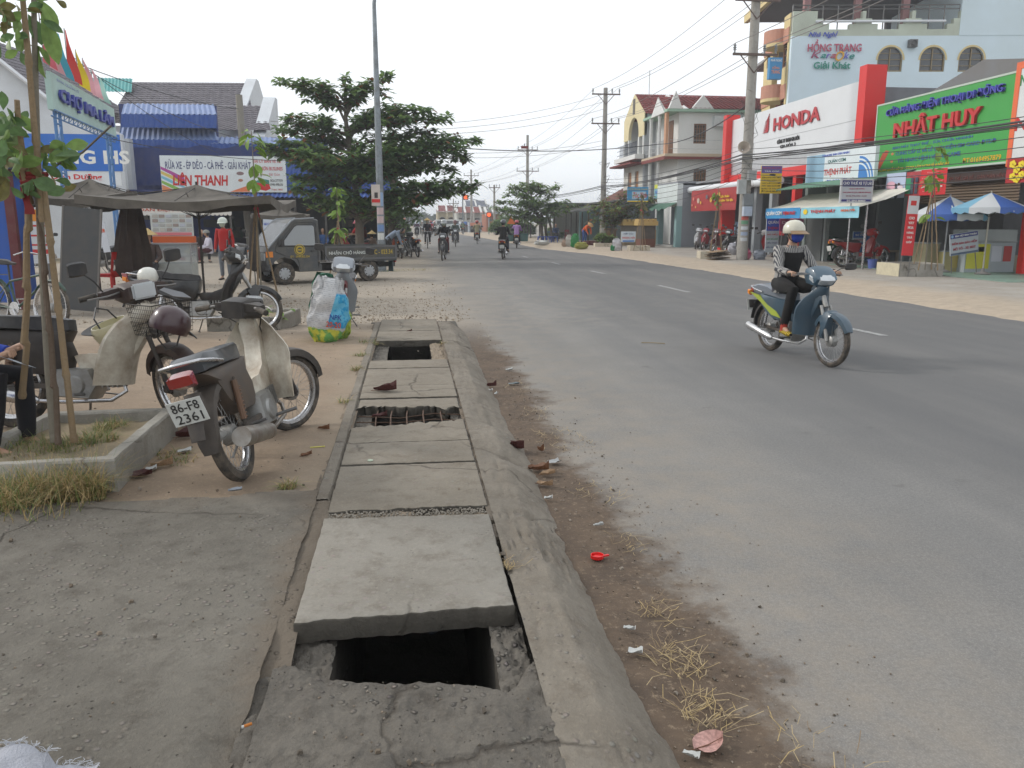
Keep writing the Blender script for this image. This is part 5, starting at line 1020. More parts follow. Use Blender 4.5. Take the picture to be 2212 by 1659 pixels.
# self-drive rental sign
rs_ = sign('rental_sign', 'self drive car rental sign on two tall steel posts', 'Y', 22.4, 1816, 1883, 388, 437, K('b4b8c0'), .05, fr=mat('c8ccd0', .4, .4))
patch(rs_, 0, .34, .98, .3, sNAV); patch(rs_, 0, -.43, .98, .12, sNAV); put(rs_, 'CHO THUÊ XE TỰ LÁI', 0, .34, .9, .2, sWHT, fat=.01); put(rs_, 'NHẬN HỢP ĐỒNG', 0, .1, .5, .07, K('a83a5a')); put(rs_, 'THAM QUAN, DU LỊCH, CƯỚI HỎI, HỘI NGHỊ', 0, -.06, .9, .08, K('a83a5a')); put(rs_, '0126.776.776 - 4-32', 0, -.22, .66, .07, K('8a5a6a')); put(rs_, 'ĐT: 0943.480859', 0, -.43, .6, .08, sWHT, fat=.01)
b = MB(); hh = rs_['h']/2; 
for x, r in ((-.1, .025), (.44, .04)): b.tube([(x*rs_['w'], hh if x > 0 else 1.2*hh, -.06), (x*rs_['w'], -(rs_.location.z-.1), -.06)], r, 8)
b.build('post', CHR, rs_, True)
ys_ = sign('yellow_sign', 'yellow and violet printed sign on a thin post right of the power pole', 'Y', G(1683, 560, .12).y, 1643, 1688, 358, 418, K('d8b428'), .04); patch(ys_, 0, .36, .98, .26, K('6a5aa0')); put(ys_, 'NHẬN MUA BÁN XE MÁY', 0, .42, .9, .08, K('c03a30')); put(ys_, 'TRẢ GÓP', 0, .31, .7, .07, sWHT)
for i in range(6): put(ys_, ('SỬA CHỮA MÁY BƠM', 'MÁY PHÁT ĐIỆN CŨ', 'MÁY CẮT CỎ MỚI', 'MÁY NÉN KHÍ HƠI', 'BÁN SỈ VÀ LẺ', 'ĐT 0918.383.012')[i], 0, .08-.1*i, .88, .055, sBLK)
patch(ys_, 0, 0, 0, 0, sBLK, 'print', 1, ell(.05, .17, .16, .04, 10)); b = MB(); b.tube([(ys_['w']*.42, ys_['h']/2, -.05), (ys_['w']*.42, -(ys_.location.z-.1), -.05)], .03, 8); b.build('post', STEEL, ys_, True)
# ------------------------------------------------------------------ phone shop Nhat Huy
ph = thing('phone_shop', 'phone shop with huge green sign and brown roller shutter', 'building', (FACE, 22, 0)); y0, y1 = YX(2192), YX(1897)
gs = sign('green_sign', 'huge bright green phone shop sign with red and blue raised letters', 'X', FACE-.25, 1897, 2190, 194, 364, mat('3d9a44', .5, 0, .12, 2, dc='58a858'), .14, fr=K('b8c4b8'), fw=.05)
put(gs, 'CỬA HÀNG ĐIỆN THOẠI DI ĐỘNG', .02, .36, .84, .15, K('4a4ab0'), fat=.004, raised=.03, depth=.02); put(gs, 'NHẬT HUY', -.0, .1, .64, .32, K('c0282c'), fat=.03, raised=.03, depth=.02)
put(gs, 'BÁN MÁY THAY THẾ - SỬA CHỮA NHANH', -.03, -.135, .6, .055, K('3a5aa8')); put(gs, 'CUNG CẤP SỈ VÀ LẺ LINH KIỆN·SIM CARD ĐTDĐ', .06, -.225, .72, .09, K('3456a0'), fat=.006); put(gs, 'TẢI NHẠC·HÌNH·VIDEO·GAME', -.04, -.33, .48, .09, K('3456a0'), fat=.006); put(gs, 'ĐC:444 QUỐC LỘ 28 - TT.MA LÂM-H.THUẬN BẮC-BT', -.16, -.435, .58, .06, K('e0b020'), fat=.006); put(gs, 'ĐT:01694957879', .34, -.43, .24, .065, K('e0b020'), fat=.006)
patch(gs, 0, 0, 0, 0, K('b84a30'), 'print', 1, [(-.47, -.42), (-.44, -.44), (-.36, -.18), (-.39, -.16), (-.42, -.2)]); [patch(gs, 0, 0, 0, 0, K('c87a50'), 'print', 1, ell(-.33, y, .012, .02, 8)) for y in (-.225, -.33)]
gs2 = gs; zb2 = gs.location.z-gs['h']/2
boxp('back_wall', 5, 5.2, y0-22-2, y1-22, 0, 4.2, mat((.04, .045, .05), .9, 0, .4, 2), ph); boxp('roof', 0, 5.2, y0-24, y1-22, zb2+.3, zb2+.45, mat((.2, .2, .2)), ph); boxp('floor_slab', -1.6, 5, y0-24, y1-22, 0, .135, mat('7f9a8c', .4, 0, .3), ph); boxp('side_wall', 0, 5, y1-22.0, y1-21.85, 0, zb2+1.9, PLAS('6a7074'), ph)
SHT = mat('6b5a48', .6, .2, .35, 3)
b = MB(); y_s0, y_s1 = YX(2196), YX(1962); z1_ = zb2+.25; z0_ = AX(2100, 432, FACE).z; k = 0; z = z1_
while z > z0_: b.add([(0, y_s0-22, z), (0, y_s1-22, z), (-.035, y_s1-22, z-.045), (-.035, y_s0-22, z-.045), (0, y_s0-22, z-.075), (0, y_s1-22, z-.075)], [(0, 1, 2, 3), (3, 2, 5, 4)]); z -= .075
o = b.build('roller_shutter', SHT, ph)
bb = sign('led_sign', 'dim brown scrolling text sign under the green sign', 'X', FACE-.12, 2047, 2185, 370, 392, K('3c2c28'), .08); put(bb, 'SIM THẺ GIÁ RẺ - DÁN MÀN HÌNH', 0, 0, .9, .5, K('6a3a34'), fat=.01)
boxp('column', -.05, .3, YX(1962)-22, YX(1962)-21.75, .135, zb2+.2, PLAS('70787c'), ph)
# stock and fittings inside the phone shop
random.seed(11)
for i in range(30):
    x = FACE+random.uniform(2.6, 4.8); y = random.uniform(y0-.5, y1-.4); z = random.choice((.15, .15, .9, 1.3)); c_ = random.choice(('2a4a8a', '8a8478', 'b0aca0', '3a3a3e', '7a2420', 'c8b060', '405a4a')); g_ = thing('goods_box', 'dim carton inside the phone shop', 'carton', (x, y, z), group='cartons deep inside the phone shop'); b = MB(); s = random.uniform(.3, .8); b.box((0, 0, s/2), (.4, s, s)); b.box((-.205, 0, s/2), (.01, s*.5, s*.3)); b.build('carton', mat(c_, .7, 0, .3), g_, bevel=.01)
for label, px0, px1, yt, yb, X_, m, tx in (('wedding couple poster hung left of the phone banner', 1914, 1955, 374, 428, 14.0, K('b4c0d8'), []), ('narrow red and green phone poster between the couple poster and red banner', 1957, 1987, 371, 423, 13.9, K('a83a40'), []), ('plain red promotion banner with white lines under the green sign', 1988, 2044, 365, 421, 13.85, K('cc2028'), [('Vinaphone', 0, .36, .45, .1), ('Khuyến mãi nạp thẻ', 0, .16, .8, .09), ('gọi nội mạng cực rẻ', 0, .02, .8, .09), ('giá từ 3 tỷ đồng', 0, -.16, .8, .11), ('áp dụng toàn quốc', 0, -.34, .7, .06)])):
    s = sign('poster', label, 'X', X_, px0, px1, yt, yb, m, .015, 'poster', wob=.015)
    for t, x, y, w_, h_ in tx: put(s, t, x, y, w_, h_, sWHT if 'tỷ' in t else K('e08080'), fat=.01)
    if 'wedding' in label:
        for x, y, rx, ry, c_ in ((-.2, .0, .25, .18, 'd8a8b8'), (.1, -.3, .1, .25, '2a3450'), (.05, .02, .06, .06, '402820'), (.2, .04, .06, .06, '402820'), (.28, -.18, .18, .2, 'd8c8d0'), (-.28, -.25, .2, .15, '9aa880')): patch(s, 0, 0, 0, 0, K(c_), 'print', 1, ell(x, y, rx, ry, 12))
    if 'narrow' in label:
        patch(s, -.2, -.08, .5, .66, K('2f8a60')); [patch(s, x, y, .2, .2, K('3a4050'), k=2) for x in (.0, .3) for y in (.15, -.1, -.32)]
vb = sign('vertical_banner', 'tall narrow red banner with white stacked words beside the stakes', 'Y', 19.3, 1955, 1979, 423, 552, K('c8242c'), .02, 'banner'); patch(vb, 0, .35, .98, .3, K('c8ccd0'), k=0); [put(vb, t, 0, y, .5 if len(t) < 4 else .6, .045, sWHT, fat=.01) for t, y in (('CHO', .13), ('VAY', .05), ('MUA', -.03), ('HÀNG', -.11), ('TRẢ', -.19), ('GÓP', -.27))]; patch(vb, .0, .38, .5, .08, sRED, k=1); vb.rotation_euler.rotate_axis('Z', R(-2))
b = MB(); [b.tube([(x*vb['w'], vb['h']/2, -.03), (x*vb['w'], -(vb.location.z-.1), -.03)], .012, 5) for x in (-.4, .4)]; b.build('post', STEEL, vb)
# far right: orange framed sign, flower banner, red post
rw_ = sign('framed_sign', 'orange framed white sign cut off at the right edge', 'X', 14.8, 2197, 2330, 128, 345, K('d4d8d8'), .12, fr=K('e0683a'), fw=.16); put(rw_, 'TÍN\nNGHĨA', .0, .05, .9, .5, sRED, fat=.015); put(rw_, 'NHÀ', -.3, .36, .3, .14, sGRN, fat=.01)
fb = sign('flower_banner', 'red banner with yellow apricot blossoms at the right edge', 'X', 14.4, 2175, 2300, 336, 392, K('a8242a'), .02, 'banner', wob=.02)
for i, (x, y) in enumerate(((-.38, .25), (-.3, .02), (-.36, -.25), (-.22, .2), (-.2, -.2), (-.28, -.36), (-.1, 0))):
    for a in range(5): patch(fb, 0, 0, 0, 0, K('e8d02c'), 'print', 1+a % 2, ell(x+.035*cos(a*1.257), y+.09*sin(a*1.257), .03, .07, 8))
rpst = thing('red_post', 'red painted post at the extreme right edge of the shopfront', 'post', G(2208, 592, .12)); boxp('shaft', -.12, .12, -.1, .1, 0, 3.0, RD_, rpst, .01); boxp('cap', -.15, .15, -.13, .13, 3.0, 3.06, WH, rpst)
# plain grey party-wall building behind the signs
gb2 = thing('grey_building', 'unpainted grey concrete building behind the green sign', 'building', (18.3, 24, 0)); c0 = AX(1868, 320, 16.5); zt = AX(1960, 215, 16.7).z
boxp('wall', -1.8, 6, AX(2200, 200, 16.5).y-24, AX(1868, 250, 16.5).y-24, 0, zt, mat((.2, .2, .21), .9, 0, .5, .9, dc=(.12, .12, .125), bump=.3), gb2); b = MB(); b.prism([(-4.5, zt), (-1.2, zt+.55), (1.2, zt)], -1.8, 6, 'X'); b.build('gable', mat((.2, .2, .21), .9, 0, .5, .9), gb2)
for r in range(9):
    for k in range(12): boxp('brick', -1.83, -1.8, c0.y-24-2.6+k*.22+(r % 2)*.11, c0.y-24-2.4+k*.22+(r % 2)*.11, 3.0+r*.09, 3.08+r*.09, mat(('8a4a2a', '94543a', '7a3e26')[(k+r) % 3], .9), gb2) if k < 11 else None
# ------------------------------------------------------------------ guest house (hotel)
P0 = V((19, 40.6, 0)); ht = thing('guest_house', 'tall pale blue guest house with cream front and karaoke lettering', 'building', P0, R(-8)); uu = V((cos(R(8)), -sin(R(8)), 0)); nn_ = V((sin(R(8)), cos(R(8)), 0))
def HP(px, py): d = ray(px, py); t = (P0-CAMP).dot(nn_)/d.dot(nn_); p = CAMP+d*t; return (p-P0).dot(uu), p.z
BLUW = mat('d2e2ea', .85, 0, .15, .5, dc='b8c2bc'); CREM = mat('d8c490', .85, 0, .2, 1); PNK = mat('c08a74', .8, 0, .3, 2)
xT, zT = HP(1721, 24); xN = HP(2075, 40)[0]; holes = []
for px_ in (1925, 2017, 2101): x, zt_ = HP(px_, 101); _, zb_ = HP(px_, 155); holes.append((x-.62, x+.62, zb_, zt_))
wall_open('side_wall', 'Y', .15, 0, 34, 0, zT-1.15, holes, BLUW, ht, .3)
ARCHM = mat('8a7a5c', .6)
for h in holes:
    window(ht, 'Y', .0, *h, n=2, m=ARCHM); b = MB(); xm = (h[0]+h[1])/2; top = h[3]; R_ = .62
    # spandrels that round the window head
    for s in (-1, 1): b.prism([(xm+s*R_, top), (xm+s*R_, top-R_)]+[(xm+s*R_*cos(t), top-R_+R_*sin(t)) for t in [pi/2*i/8 for i in range(1, 9)]], -.01, .28)
    b.build('arch_head', BLUW, ht); b = MB(); rr = [(R_+.02, R_+.1)]; pts = [(xm+.0+cos(t), sin(t)) for t in [pi*i/14 for i in range(15)]]
    b.strip([(xm+(R_+.0)*cos(pi*i/14), -.02, top-R_+R_*sin(pi*i/14)) for i in range(15)], [(xm+(R_+.09)*cos(pi*i/14), -.02, top-R_+(R_+.09)*sin(pi*i/14)) for i in range(15)]); b.build('arch_trim', CREM, ht)
# upper wall band and stepped parapet
b = MB(); P = [(0, zT-1.15), (0, zT)]
for px0, px1 in ((1788, 1841), (1893, 1948), (2000, 2052)):
    x0, x1 = HP(px0, 40)[0], HP(px1, 40)[0]; P += [(x0-.5, zT), (x0-.5, zT-.35), (x0-.2, zT-.35), (x0-.2, zT-.6), (x0+.1, zT-.6), (x0+.1, zT-.85), (x1-.1, zT-.85), (x1-.1, zT-.6), (x1+.2, zT-.6), (x1+.2, zT-.35), (x1+.5, zT-.35), (x1+.5, zT)]
P += [(xN, zT), (xN, zT-1.15)]
b.prism(P, 0, .28); b.build('parapet', mat('c0c8b8', .85, 0, .3, .8), ht)
boxp('tower_wall', xN, 34, -.02, 8, zT-1.15, zT+4, BLUW, ht); boxp('roof_slab', .1, xN+1, -.5, 9, zT+1.5, zT+1.75, mat((.11, .11, .12), .9), ht); boxp('roof_fascia', -.15, .1, -.6, 9, zT+1.45, zT+1.9, CREM, ht); boxp('roof_floor', .3, xN, .3, 9, zT-1.3, zT-1.15, mat((.3, .3, .3)), ht); boxp('rear_wall', 9, xN, 8.6, 9, zT-1.15, zT+1.5, mat((.16, .16, .17), .9), ht)
for px_ in (1751, 1862, 1967): boxp('column', HP(px_, 10)[0]-.16, HP(px_, 10)[0]+.16, .4, .7, zT-1.15, zT+1.5, mat('a07878', .8), ht)
b = MB(); 
for z in (.12, .3): b.tube([(0, .15, zT+z), (xN, .15, zT+z)], .03, 5)
for i in range(12): b.tube([(xN*i/11, .15, zT-.9), (xN*i/11, .15, zT+.3)], .03, 5)
b.build('railing', STEEL, ht); b = MB(); x, z = HP(1761, 47); x2, z2 = HP(2040, 57); b.tube([(x, -.08, z), (x2, -.08, z-.0)], .06, 6); b.build('drain_pipe', WH, ht)
for s, x0, x1, y0_, y1_, c_, sh_ in (('Nhà Nghỉ', 1746, 1808, 69, 83, K('4a5ab8'), .3), ('HỒNG TRANG', 1745, 1859, 86, 112, K('b8506a'), 0), ('Giải Khát', 1757, 1835, 133, 149, K('2a8a78'), 0)):
    (xa, za), (xb, zb_) = HP(x0, y0_), HP(x1, y1_); text(s, ht, c_, width=xb-xa, height=za-zb_, fat=.012, shear=sh_, depth=.02, loc=((xa+xb)/2, -.08, (za+zb_)/2), rot=(pi/2, 0, 0))
for s, x0, x1, y0_, y1_, c_ in (('K', 1751, 1772, 113, 126, '9a4a6a'), ('a', 1772, 1783, 117, 126, '2a8a80'), ('r', 1784, 1793, 117, 126, '6a5ab0'), ('a', 1793, 1805, 117, 126, 'b04a60'), ('O', 1804, 1821, 111, 133, 'd8a020'), ('k', 1822, 1833, 113, 127, '6a6ac0'), ('e', 1834, 1844, 118, 128, '2a8a80')):
    (xa, za), (xb, zb_) = HP(x0, y0_), HP(x1, y1_); text(s, ht, K(c_), width=xb-xa, height=za-zb_, fat=.01, shear=.3, depth=.02, loc=((xa+xb)/2, -.08, (za+zb_)/2), rot=(pi/2, 0, 0))
x, z = HP(1969, 95); b = MB(); b.box((x, -.1, z), (.4, .3, .35)); b.lathe([(.12, -.3), (.15, -.25), (.12, -.2)], 10, (x, 0, z), 'Y'); b.build('vent', mat((.12, .12, .12)), ht)
# cream street front: local x=0 plane, y from 0 to 9
FY = lambda px: AX(px, 100, 19).y-40.6
yb0, yb1, yb2 = .4, FY(1688), FY(1657); ye = FY(1640)
def fz(py, px=1700): return AX(px, py, 19).z
fl = [fz(200), fz(88), fz(70)]
wall_open('front_wall', 'X', .1, .3, yb1, 0, zT, [(yb1*.45, yb1*.45+.75, fz(142), fz(88)), (yb1*.45, yb1*.45+.75, fz(238), fz(196))], CREM, ht, .3); wall_open('front_wall', 'X', .1, yb2, ye+.6, 0, zT-.5, [(yb2+.5, yb2+1.1, fz(142, 1650), fz(100, 1650))], CREM, ht, .3)
window(ht, 'X', -.05, yb1*.45, yb1*.45+.75, fz(142), fz(88), n=1); window(ht, 'X', -.05, yb1*.45, yb1*.45+.75, fz(238), fz(196), n=1); window(ht, 'X', -.05, yb2+.5, yb2+1.1, fz(142, 1650), fz(100, 1650), n=1)
boxp('recess_wall', 1.6, 1.8, yb1, yb2, 0, zT-1.1, mat('b8a070', .85), ht)
for z in (fz(76), fz(195)):
    boxp('band', -.09, -.05, .3, yb1, z-.35, z+.35, PNK, ht); boxp('band', -.09, -.05, yb2, ye+.6, z-.35, z+.35, PNK, ht)
    b = MB(); cy = (yb1+yb2)/2; rr = (yb2-yb1)/2; pts = [(-.05-rr*.85*sin(t), cy-rr*cos(t)) for t in [pi*i/12 for i in range(13)]]; b.prism([(p[0], p[1]) for p in pts]+[(1.6, yb2), (1.6, yb1)], z-.35, z-.2, 'Z'); b.build('balcony_slab', CREM, ht)
    b = MB(); b.strip([(p[0], p[1], z-.2) for p in pts], [(p[0], p[1], z+.45) for p in pts]); b.build('balcony_front', PNK, ht)
vs2 = sign('guest_house_sign', 'vertical blue guest house sign with orange lettering on the cream balcony', 'Y', 41.2, 1660, 1687, 125, 172, K('3a86b8'), .25); put(vs2, 'NHÀ NGHỈ', 0, .38, .86, .14, sWHT, fat=.01); put(vs2, 'HỒNG\nTRANG', 0, -.06, .7, .42, K('e0906a'), fat=.015)
# ------------------------------------------------------------------ cream and white villas with red roofs
HX = 15.42; VY = 49; vl = thing('white_villa', 'three storey white villa with red tiled roof and wooden shutters', 'building', (HX, VY, 0)); q = local(vl)
VW = PLAS('dddedc', .1); CRE = PLAS('dccfa6', .12); RDT = mat('7a3430', .75, 0, .3)
def aX(px, py): return AY(px, py, VY).x-HX
def az(py, Y=49): return AY(1500, py, Y).z
ze, zr, zs = az(243), az(190), az(334)
wins = [(aX(1498, 300), aX(1525, 300), az(310), az(267)), (aX(1498, 380), aX(1525, 380), az(405), az(365))]
wall_open('side_wall', 'Y', .1, .75, 9, 0, ze, wins, VW, vl)
for h in wins: window(vl, 'Y', 0, *h, n=4, bars=(h is wins[0]))
boxp('cornice', -.1, 9, -.35, 4.8, ze+.005, ze+.16, mat('9ab8a4', .8, 0, .2), vl); boxp('floor_band', -.2, 9, -.5, 4.6, zs-.15, zs+.02, PLAS('c8b8a0'), vl); boxp('floor_band', -.22, 9, -.52, -.5, zs-.32, zs-.152, RDT, vl); boxp('floor_band', -.24, -.2, -.5, 4.4, zs-.32, zs-.12, RDT, vl)
boxp('front_wall', .75, .95, .2, 4.8, 0, ze, VW, vl); boxp('door', .7, .75, 1.0, 1.8, zs+.02, zs+2.1, WOOD, vl); boxp('door', .7, .75, 2.6, 3.6, .15, 2.4, WOOD, vl); boxp('far_wall', .95, 9, 4.6, 4.8, 0, ze, VW, vl)
OCH = mat('c89878', .8, 0, .2); boxp('corner_pier', -.05, .12, .0, .35, zs+.02, ze, OCH, vl)
for y in (1.6, 3.4):
    b = MB(); b.lathe([(.13, zs+.02), (.11, zs+.2), (.1, ze-.25), (.14, ze)], 12, (.05, y, 0)); b.build('column', VW, vl, True); b = MB(); b.lathe([(.13, .15), (.11, .3), (.1, zs-.4), (.14, zs-.32)], 12, (.05, y, 0)); b.build('column', VW, vl, True)
b = MB(); 
for z in (zs+.3, zs+.55, zs+.85): b.tube([(.0, .35, z), (.0, 4.5, z)], .02, 4)
for i in range(22): b.tube([(0, .4+i*.19, zs+.02), (0, .4+i*.19, zs+.85)], .014, 4)
for z in (zs+.3, zs+.8): b.tube([(.1, -.42, z), (7, -.42, z)], .012, 4)
b.build('railing', mat('b8bcc0', .4, .3), vl)
rid = q(AY(1404, 190, 49)); b0 = q((HX-.3, VY-.35, ze+.2)); tiles('roof', (1.2, 3.6, zr), (10, 3.6, zr), (10, -.35, ze+.17), (1.2, -.35, ze+.17), TILER, vl, .28, .3); tiles('roof', (10, 3.6, zr), (1.2, 3.6, zr), (1.2, 8, ze+.17), (10, 8, ze+.17), TILER, vl, .28, .3)
b = MB(); b.prism([(-.35, ze+.17), (3.6, zr+.12), (8, ze+.17)], 1.0, 1.2, 'X'); b.build('gable_wall', VW, vl)
for px0, px1, h in ((1441, 1470, 1.0), (1490, 1538, .8)):
    b = MB(); x0, x1 = aX(px0, 240), aX(px1, 240); b.prism([(x0, ze+.165), (x1, ze+.165), ((x0+x1)/2, ze+.165+h)], -.36, -.1); b.build('dormer_front', VW, vl)
b = MB(); b.prism([(.2, ze), (1.6, ze+1.05), (3.0, ze)], -.12, .0, 'X'); b.build('porch_gable', VW, vl); tiles('roof', (-.1, 1.6, ze+1.1), (1.2, 1.6, ze+1.1), (1.2, .1, ze+.17), (-.1, .1, ze+.17), TILER, vl)
b = MB(); b.box((aX(1552, 260), -.2, az(262)), (.75, .32, .6)); b.lathe([(0, -.37), (.22, -.37), (.24, -.36), (.24, -.35)], 16, (aX(1552, 260)-.08, 0, az(262)), 'Y'); b.build('air_conditioner', mat('c8cccc', .5), vl)
# cream gabled villa beyond
v2 = thing('cream_villa', 'narrow cream gabled villa with arched top balcony beyond the white villa', 'building', (HX, 54.5, 0))
def fy(px): return AX(px, 300, HX).y-54.5
def fzz(px, py): return AX(px, py, HX).z
ya, yb = fy(1392), fy(1349); ym = (ya+yb)/2; zg, ze2, zs2, zs3 = fzz(1374, 203), fzz(1375, 252), fzz(1372, 338), fzz(1372, 392)
boxp('side_wall', .01, 8, ya, ya+.2, 0, ze2, PLAS('a8acb0'), v2); boxp('far_wall', .01, 8, yb-.2, yb, 0, ze2, VW, v2); boxp('back_wall', 2.0, 2.2, ya+.2, yb-.2, 0, ze2, PLAS('b8bcc0'), v2)
b = MB(); w_ = (yb-ya)/2; ar_ = [(ym+w_*.5*cos(t), ze2-.9+w_*.5*sin(t)*.9) for t in [pi*i/12 for i in range(13)]]
b.prism([(ya, ze2-1.5), (ya, ze2), (ym, zg), (yb, ze2), (yb, ze2-1.5), (ym-w_*.5, ze2-1.5)]+ar_[::-1]+[(ym+w_*.5, ze2-1.5)], -.05, .15, 'X'); 
b = MB(); b.prism([(ya, ze2), (ym, zg), (yb, ze2)], -.05, .15, 'X'); b.build('gable_front', CRE, v2)
b = MB(); pr = [(ya, ze2-.005), (ya, ze2-1.4), (ym-w_*.5, ze2-1.4)]+[(p[0], p[1]-.25) for p in ar_[::-1]]+[(ym+w_*.5, ze2-1.4), (yb, ze2-1.4), (yb, ze2-.005)]
b.prism(pr, -.05, .15, 'X'); b.build('arch_wall', CRE, v2)
for y in (ya+.15, ym-w_*.5, ym+w_*.5, yb-.15): boxp('column', -.05, .15, y-.12, y+.12, zs2, ze2-1.4, VW, v2)
boxp('balcony_slab', -.6, 2, ya, yb+.5, zs2-.3, zs2, VW, v2); boxp('canopy', -.9, .0, ya, yb+.6, zs2-.62, zs2-.5, TILER, v2)
b = MB(); [b.tube([(-.5, ya+.1, zs2+z), (-.5, yb, zs2+z)], .018, 4) for z in (.2, .5, .8)]; [b.tube([(-.5, ya+.1+i*.3, zs2), (-.5, ya+.1+i*.3, zs2+.8)], .02, 4) for i in range(15)]; b.build('railing', mat('404a60', .5), v2)
wall_open('front_wall', 'X', .1, ya+.2, yb-.2, 0, zs2-.62, [(ym-1.4, ym-.5, 1.9+1.0, zs2-1.0), (ym+.4, ym+1.3, 2.9, zs2-1.0)], PLAS('c8c8c0'), v2); [boxp('shutter', .1, .16, a_, a_+.9, 2.9, zs2-1.0, WOODL, v2) for a_ in (ym-1.4, ym+.4)]
tiles('roof', (0, ym, zg), (8, ym, zg), (8, ya-.2, ze2-.1), (0, ya-.2, ze2-.1), TILER, v2, .28, .3); tiles('roof', (8, ym, zg), (0, ym, zg), (0, yb+.2, ze2-.1), (8, yb+.2, ze2-.1), TILER, v2, .28, .3); boxp('attic_window', -.08, -.05, ym-.25, ym+.25, ze2+.2, ze2+1.2, mat((.1, .09, .07), .6), v2)
b = MB(); b.tube([(1.5, 3.6-5+5, zg), (1.5, 3.6, zg+1.9)], .02, 5); b.build('lightning_rod', STEEL, v2)
for x in (0, .01): pass
# turquoise kiosk shop, signs beside it
ks = thing('turquoise_shop', 'little turquoise shopfront with green awning beside the motorcycle shelter', 'building', (14.3, 43.4, 0)); TQ = PLAS('8fb0b0', .15)
ky0, ky1 = YX(1461, 14.3)-43.4, YX(1418, 14.3)-43.4
boxp('pier', 0, .3, ky0, ky0+.35, 0, 2.3, TQ, ks); boxp('pier', 0, .3, ky1-.4, ky1, 0, 2.3, TQ, ks); boxp('lintel', 0, .3, ky0, ky1, 2.3, 3.5, PLAS('d4dcdc'), ks); boxp('side_wall', .3, 3, ky0, ky0+.15, 0, 3.4, PLAS('8c9096'), ks); boxp('back_wall', 2.4, 2.5, ky0, ky1, 0, 3.4, mat('1c3a60', .8, 0, .3), ks); boxp('step', -.1, .3, ky0+.36, ky1-.41, 0, .2, PLAS('a8a8a4'), ks); boxp('roof', 0, 3, ky0, ky1, 3.5, 3.6, PLAS('8c9096'), ks)
b = MB(); b.strip([(-.02, ky0-.1+i*.2, 2.5) for i in range(22)], [(-.75, ky0-.1+i*.2, 2.12+.06*sin(i)) for i in range(22)]); b.build('awning', mat('3f6a58', .8, 0, .3), ks); boxp('counter', 1.2, 1.6, ky0+.5, ky1-.5, .1, 1.0, mat('2a4a8a', .6), ks)
s = sign('salon_sign', 'blue hair salon sign with red script lettering above the low roofs', 'Y', 45.5, 1355, 1400, 404, 436, K('3a90c0'), .08); put(s, 'Tóc Xinh', .1, -.05, .66, .36, sRED, fat=.015, shear=.2); put(s, 'CHUYÊN UỐN DUỖI - ÉP NHUỘM', 0, .36, .9, .13, sYEL); patch(s, 0, -.46, 1, .08, sYEL); patch(s, .05, -.06, .66, .5, K('a8c8d8'), k=-1)
s = sign('yellow_shop_sign', 'yellow and blue shop board propped over the turquoise shop', 'X', 14.5, 1415, 1463, 396, 428, K('c8cc30'), .08); patch(s, -.2, -.12, .6, .7, K('7ab0c0')); put(s, 'NHÀ MAY', -.2, 0, .5, .3, sBLU)
s = sign('repair_board', 'white roadside board with dark blue and red repair shop lettering', 'Y', 38.5, 1342, 1373, 500, 523, K('c8d4dc'), .04); put(s, 'HỚT TÓC', 0, .3, .66, .2, K('3a4a7a')); put(s, 'NGỌC HẢI', 0, -.08, .86, .26, sRED, fat=.015); patch(s, 0, -.4, .8, .14, K('3a7ac0')); 
for x in (-.45, .45): b = MB(); b.tube([(x*s['w'], -s['h']/2, 0), (x*s['w'], -(s.location.z-.1), 0)], .02, 5); b.build('leg', STEEL, s)
for i, (px, yb_, yt, w_) in enumerate(((1359, 530, 473, .85), (1394, 534, 472, .8))):
    p = G(px, yb_, .12); g_ = thing('gate_pillar', ('plastered gate pillar with crenellated yellow cap behind the repair board', 'dark stone gate pillar with brick red lower half')[i], 'pillar', p); h = (yb_-yt)*p.y/1785
    boxp('shaft', -w_/2, w_/2, -w_/2, w_/2, 0, h-.35, mat('4a443e' if i else '6e6a62', .9, 0, .4, 3), g_); boxp('base_course', -w_/2-.01, w_/2+.01, -w_/2-.01, w_/2+.01, 0, h*.3, mat('6a3a28' if i else '8a7a60', .9, 0, .4), g_); boxp('cap', -w_/2-.12, w_/2+.12, -w_/2-.12, w_/2+.12, h-.349, h-.12, PLAS('b89a5c'), g_)
    for k in range(4): boxp('merlon', -w_/2-.1+k*(w_+.2)/4+.02, -w_/2-.1+(k+1)*(w_+.2)/4-.06, -w_/2-.1, w_/2+.1, h-.12, h, PLAS('b89a5c'), g_)
fw_ = thing('garden_wall', 'low ochre garden wall with dark railing between the gate pillars', 'wall', (14.6, 53, 0)); boxp('wall', -.1, .1, -6, 10, 0, 1.0, mat('7a5c34', .9, 0, .5, 1), fw_); b = MB()
for i in range(40): b.box((0, -5.9+i*.4, 1.35), (.04, .03, .7))
b.box((0, 2, 1.65), (.05, 16, .04)); b.build('railing', mat((.03, .03, .03), .6), fw_)
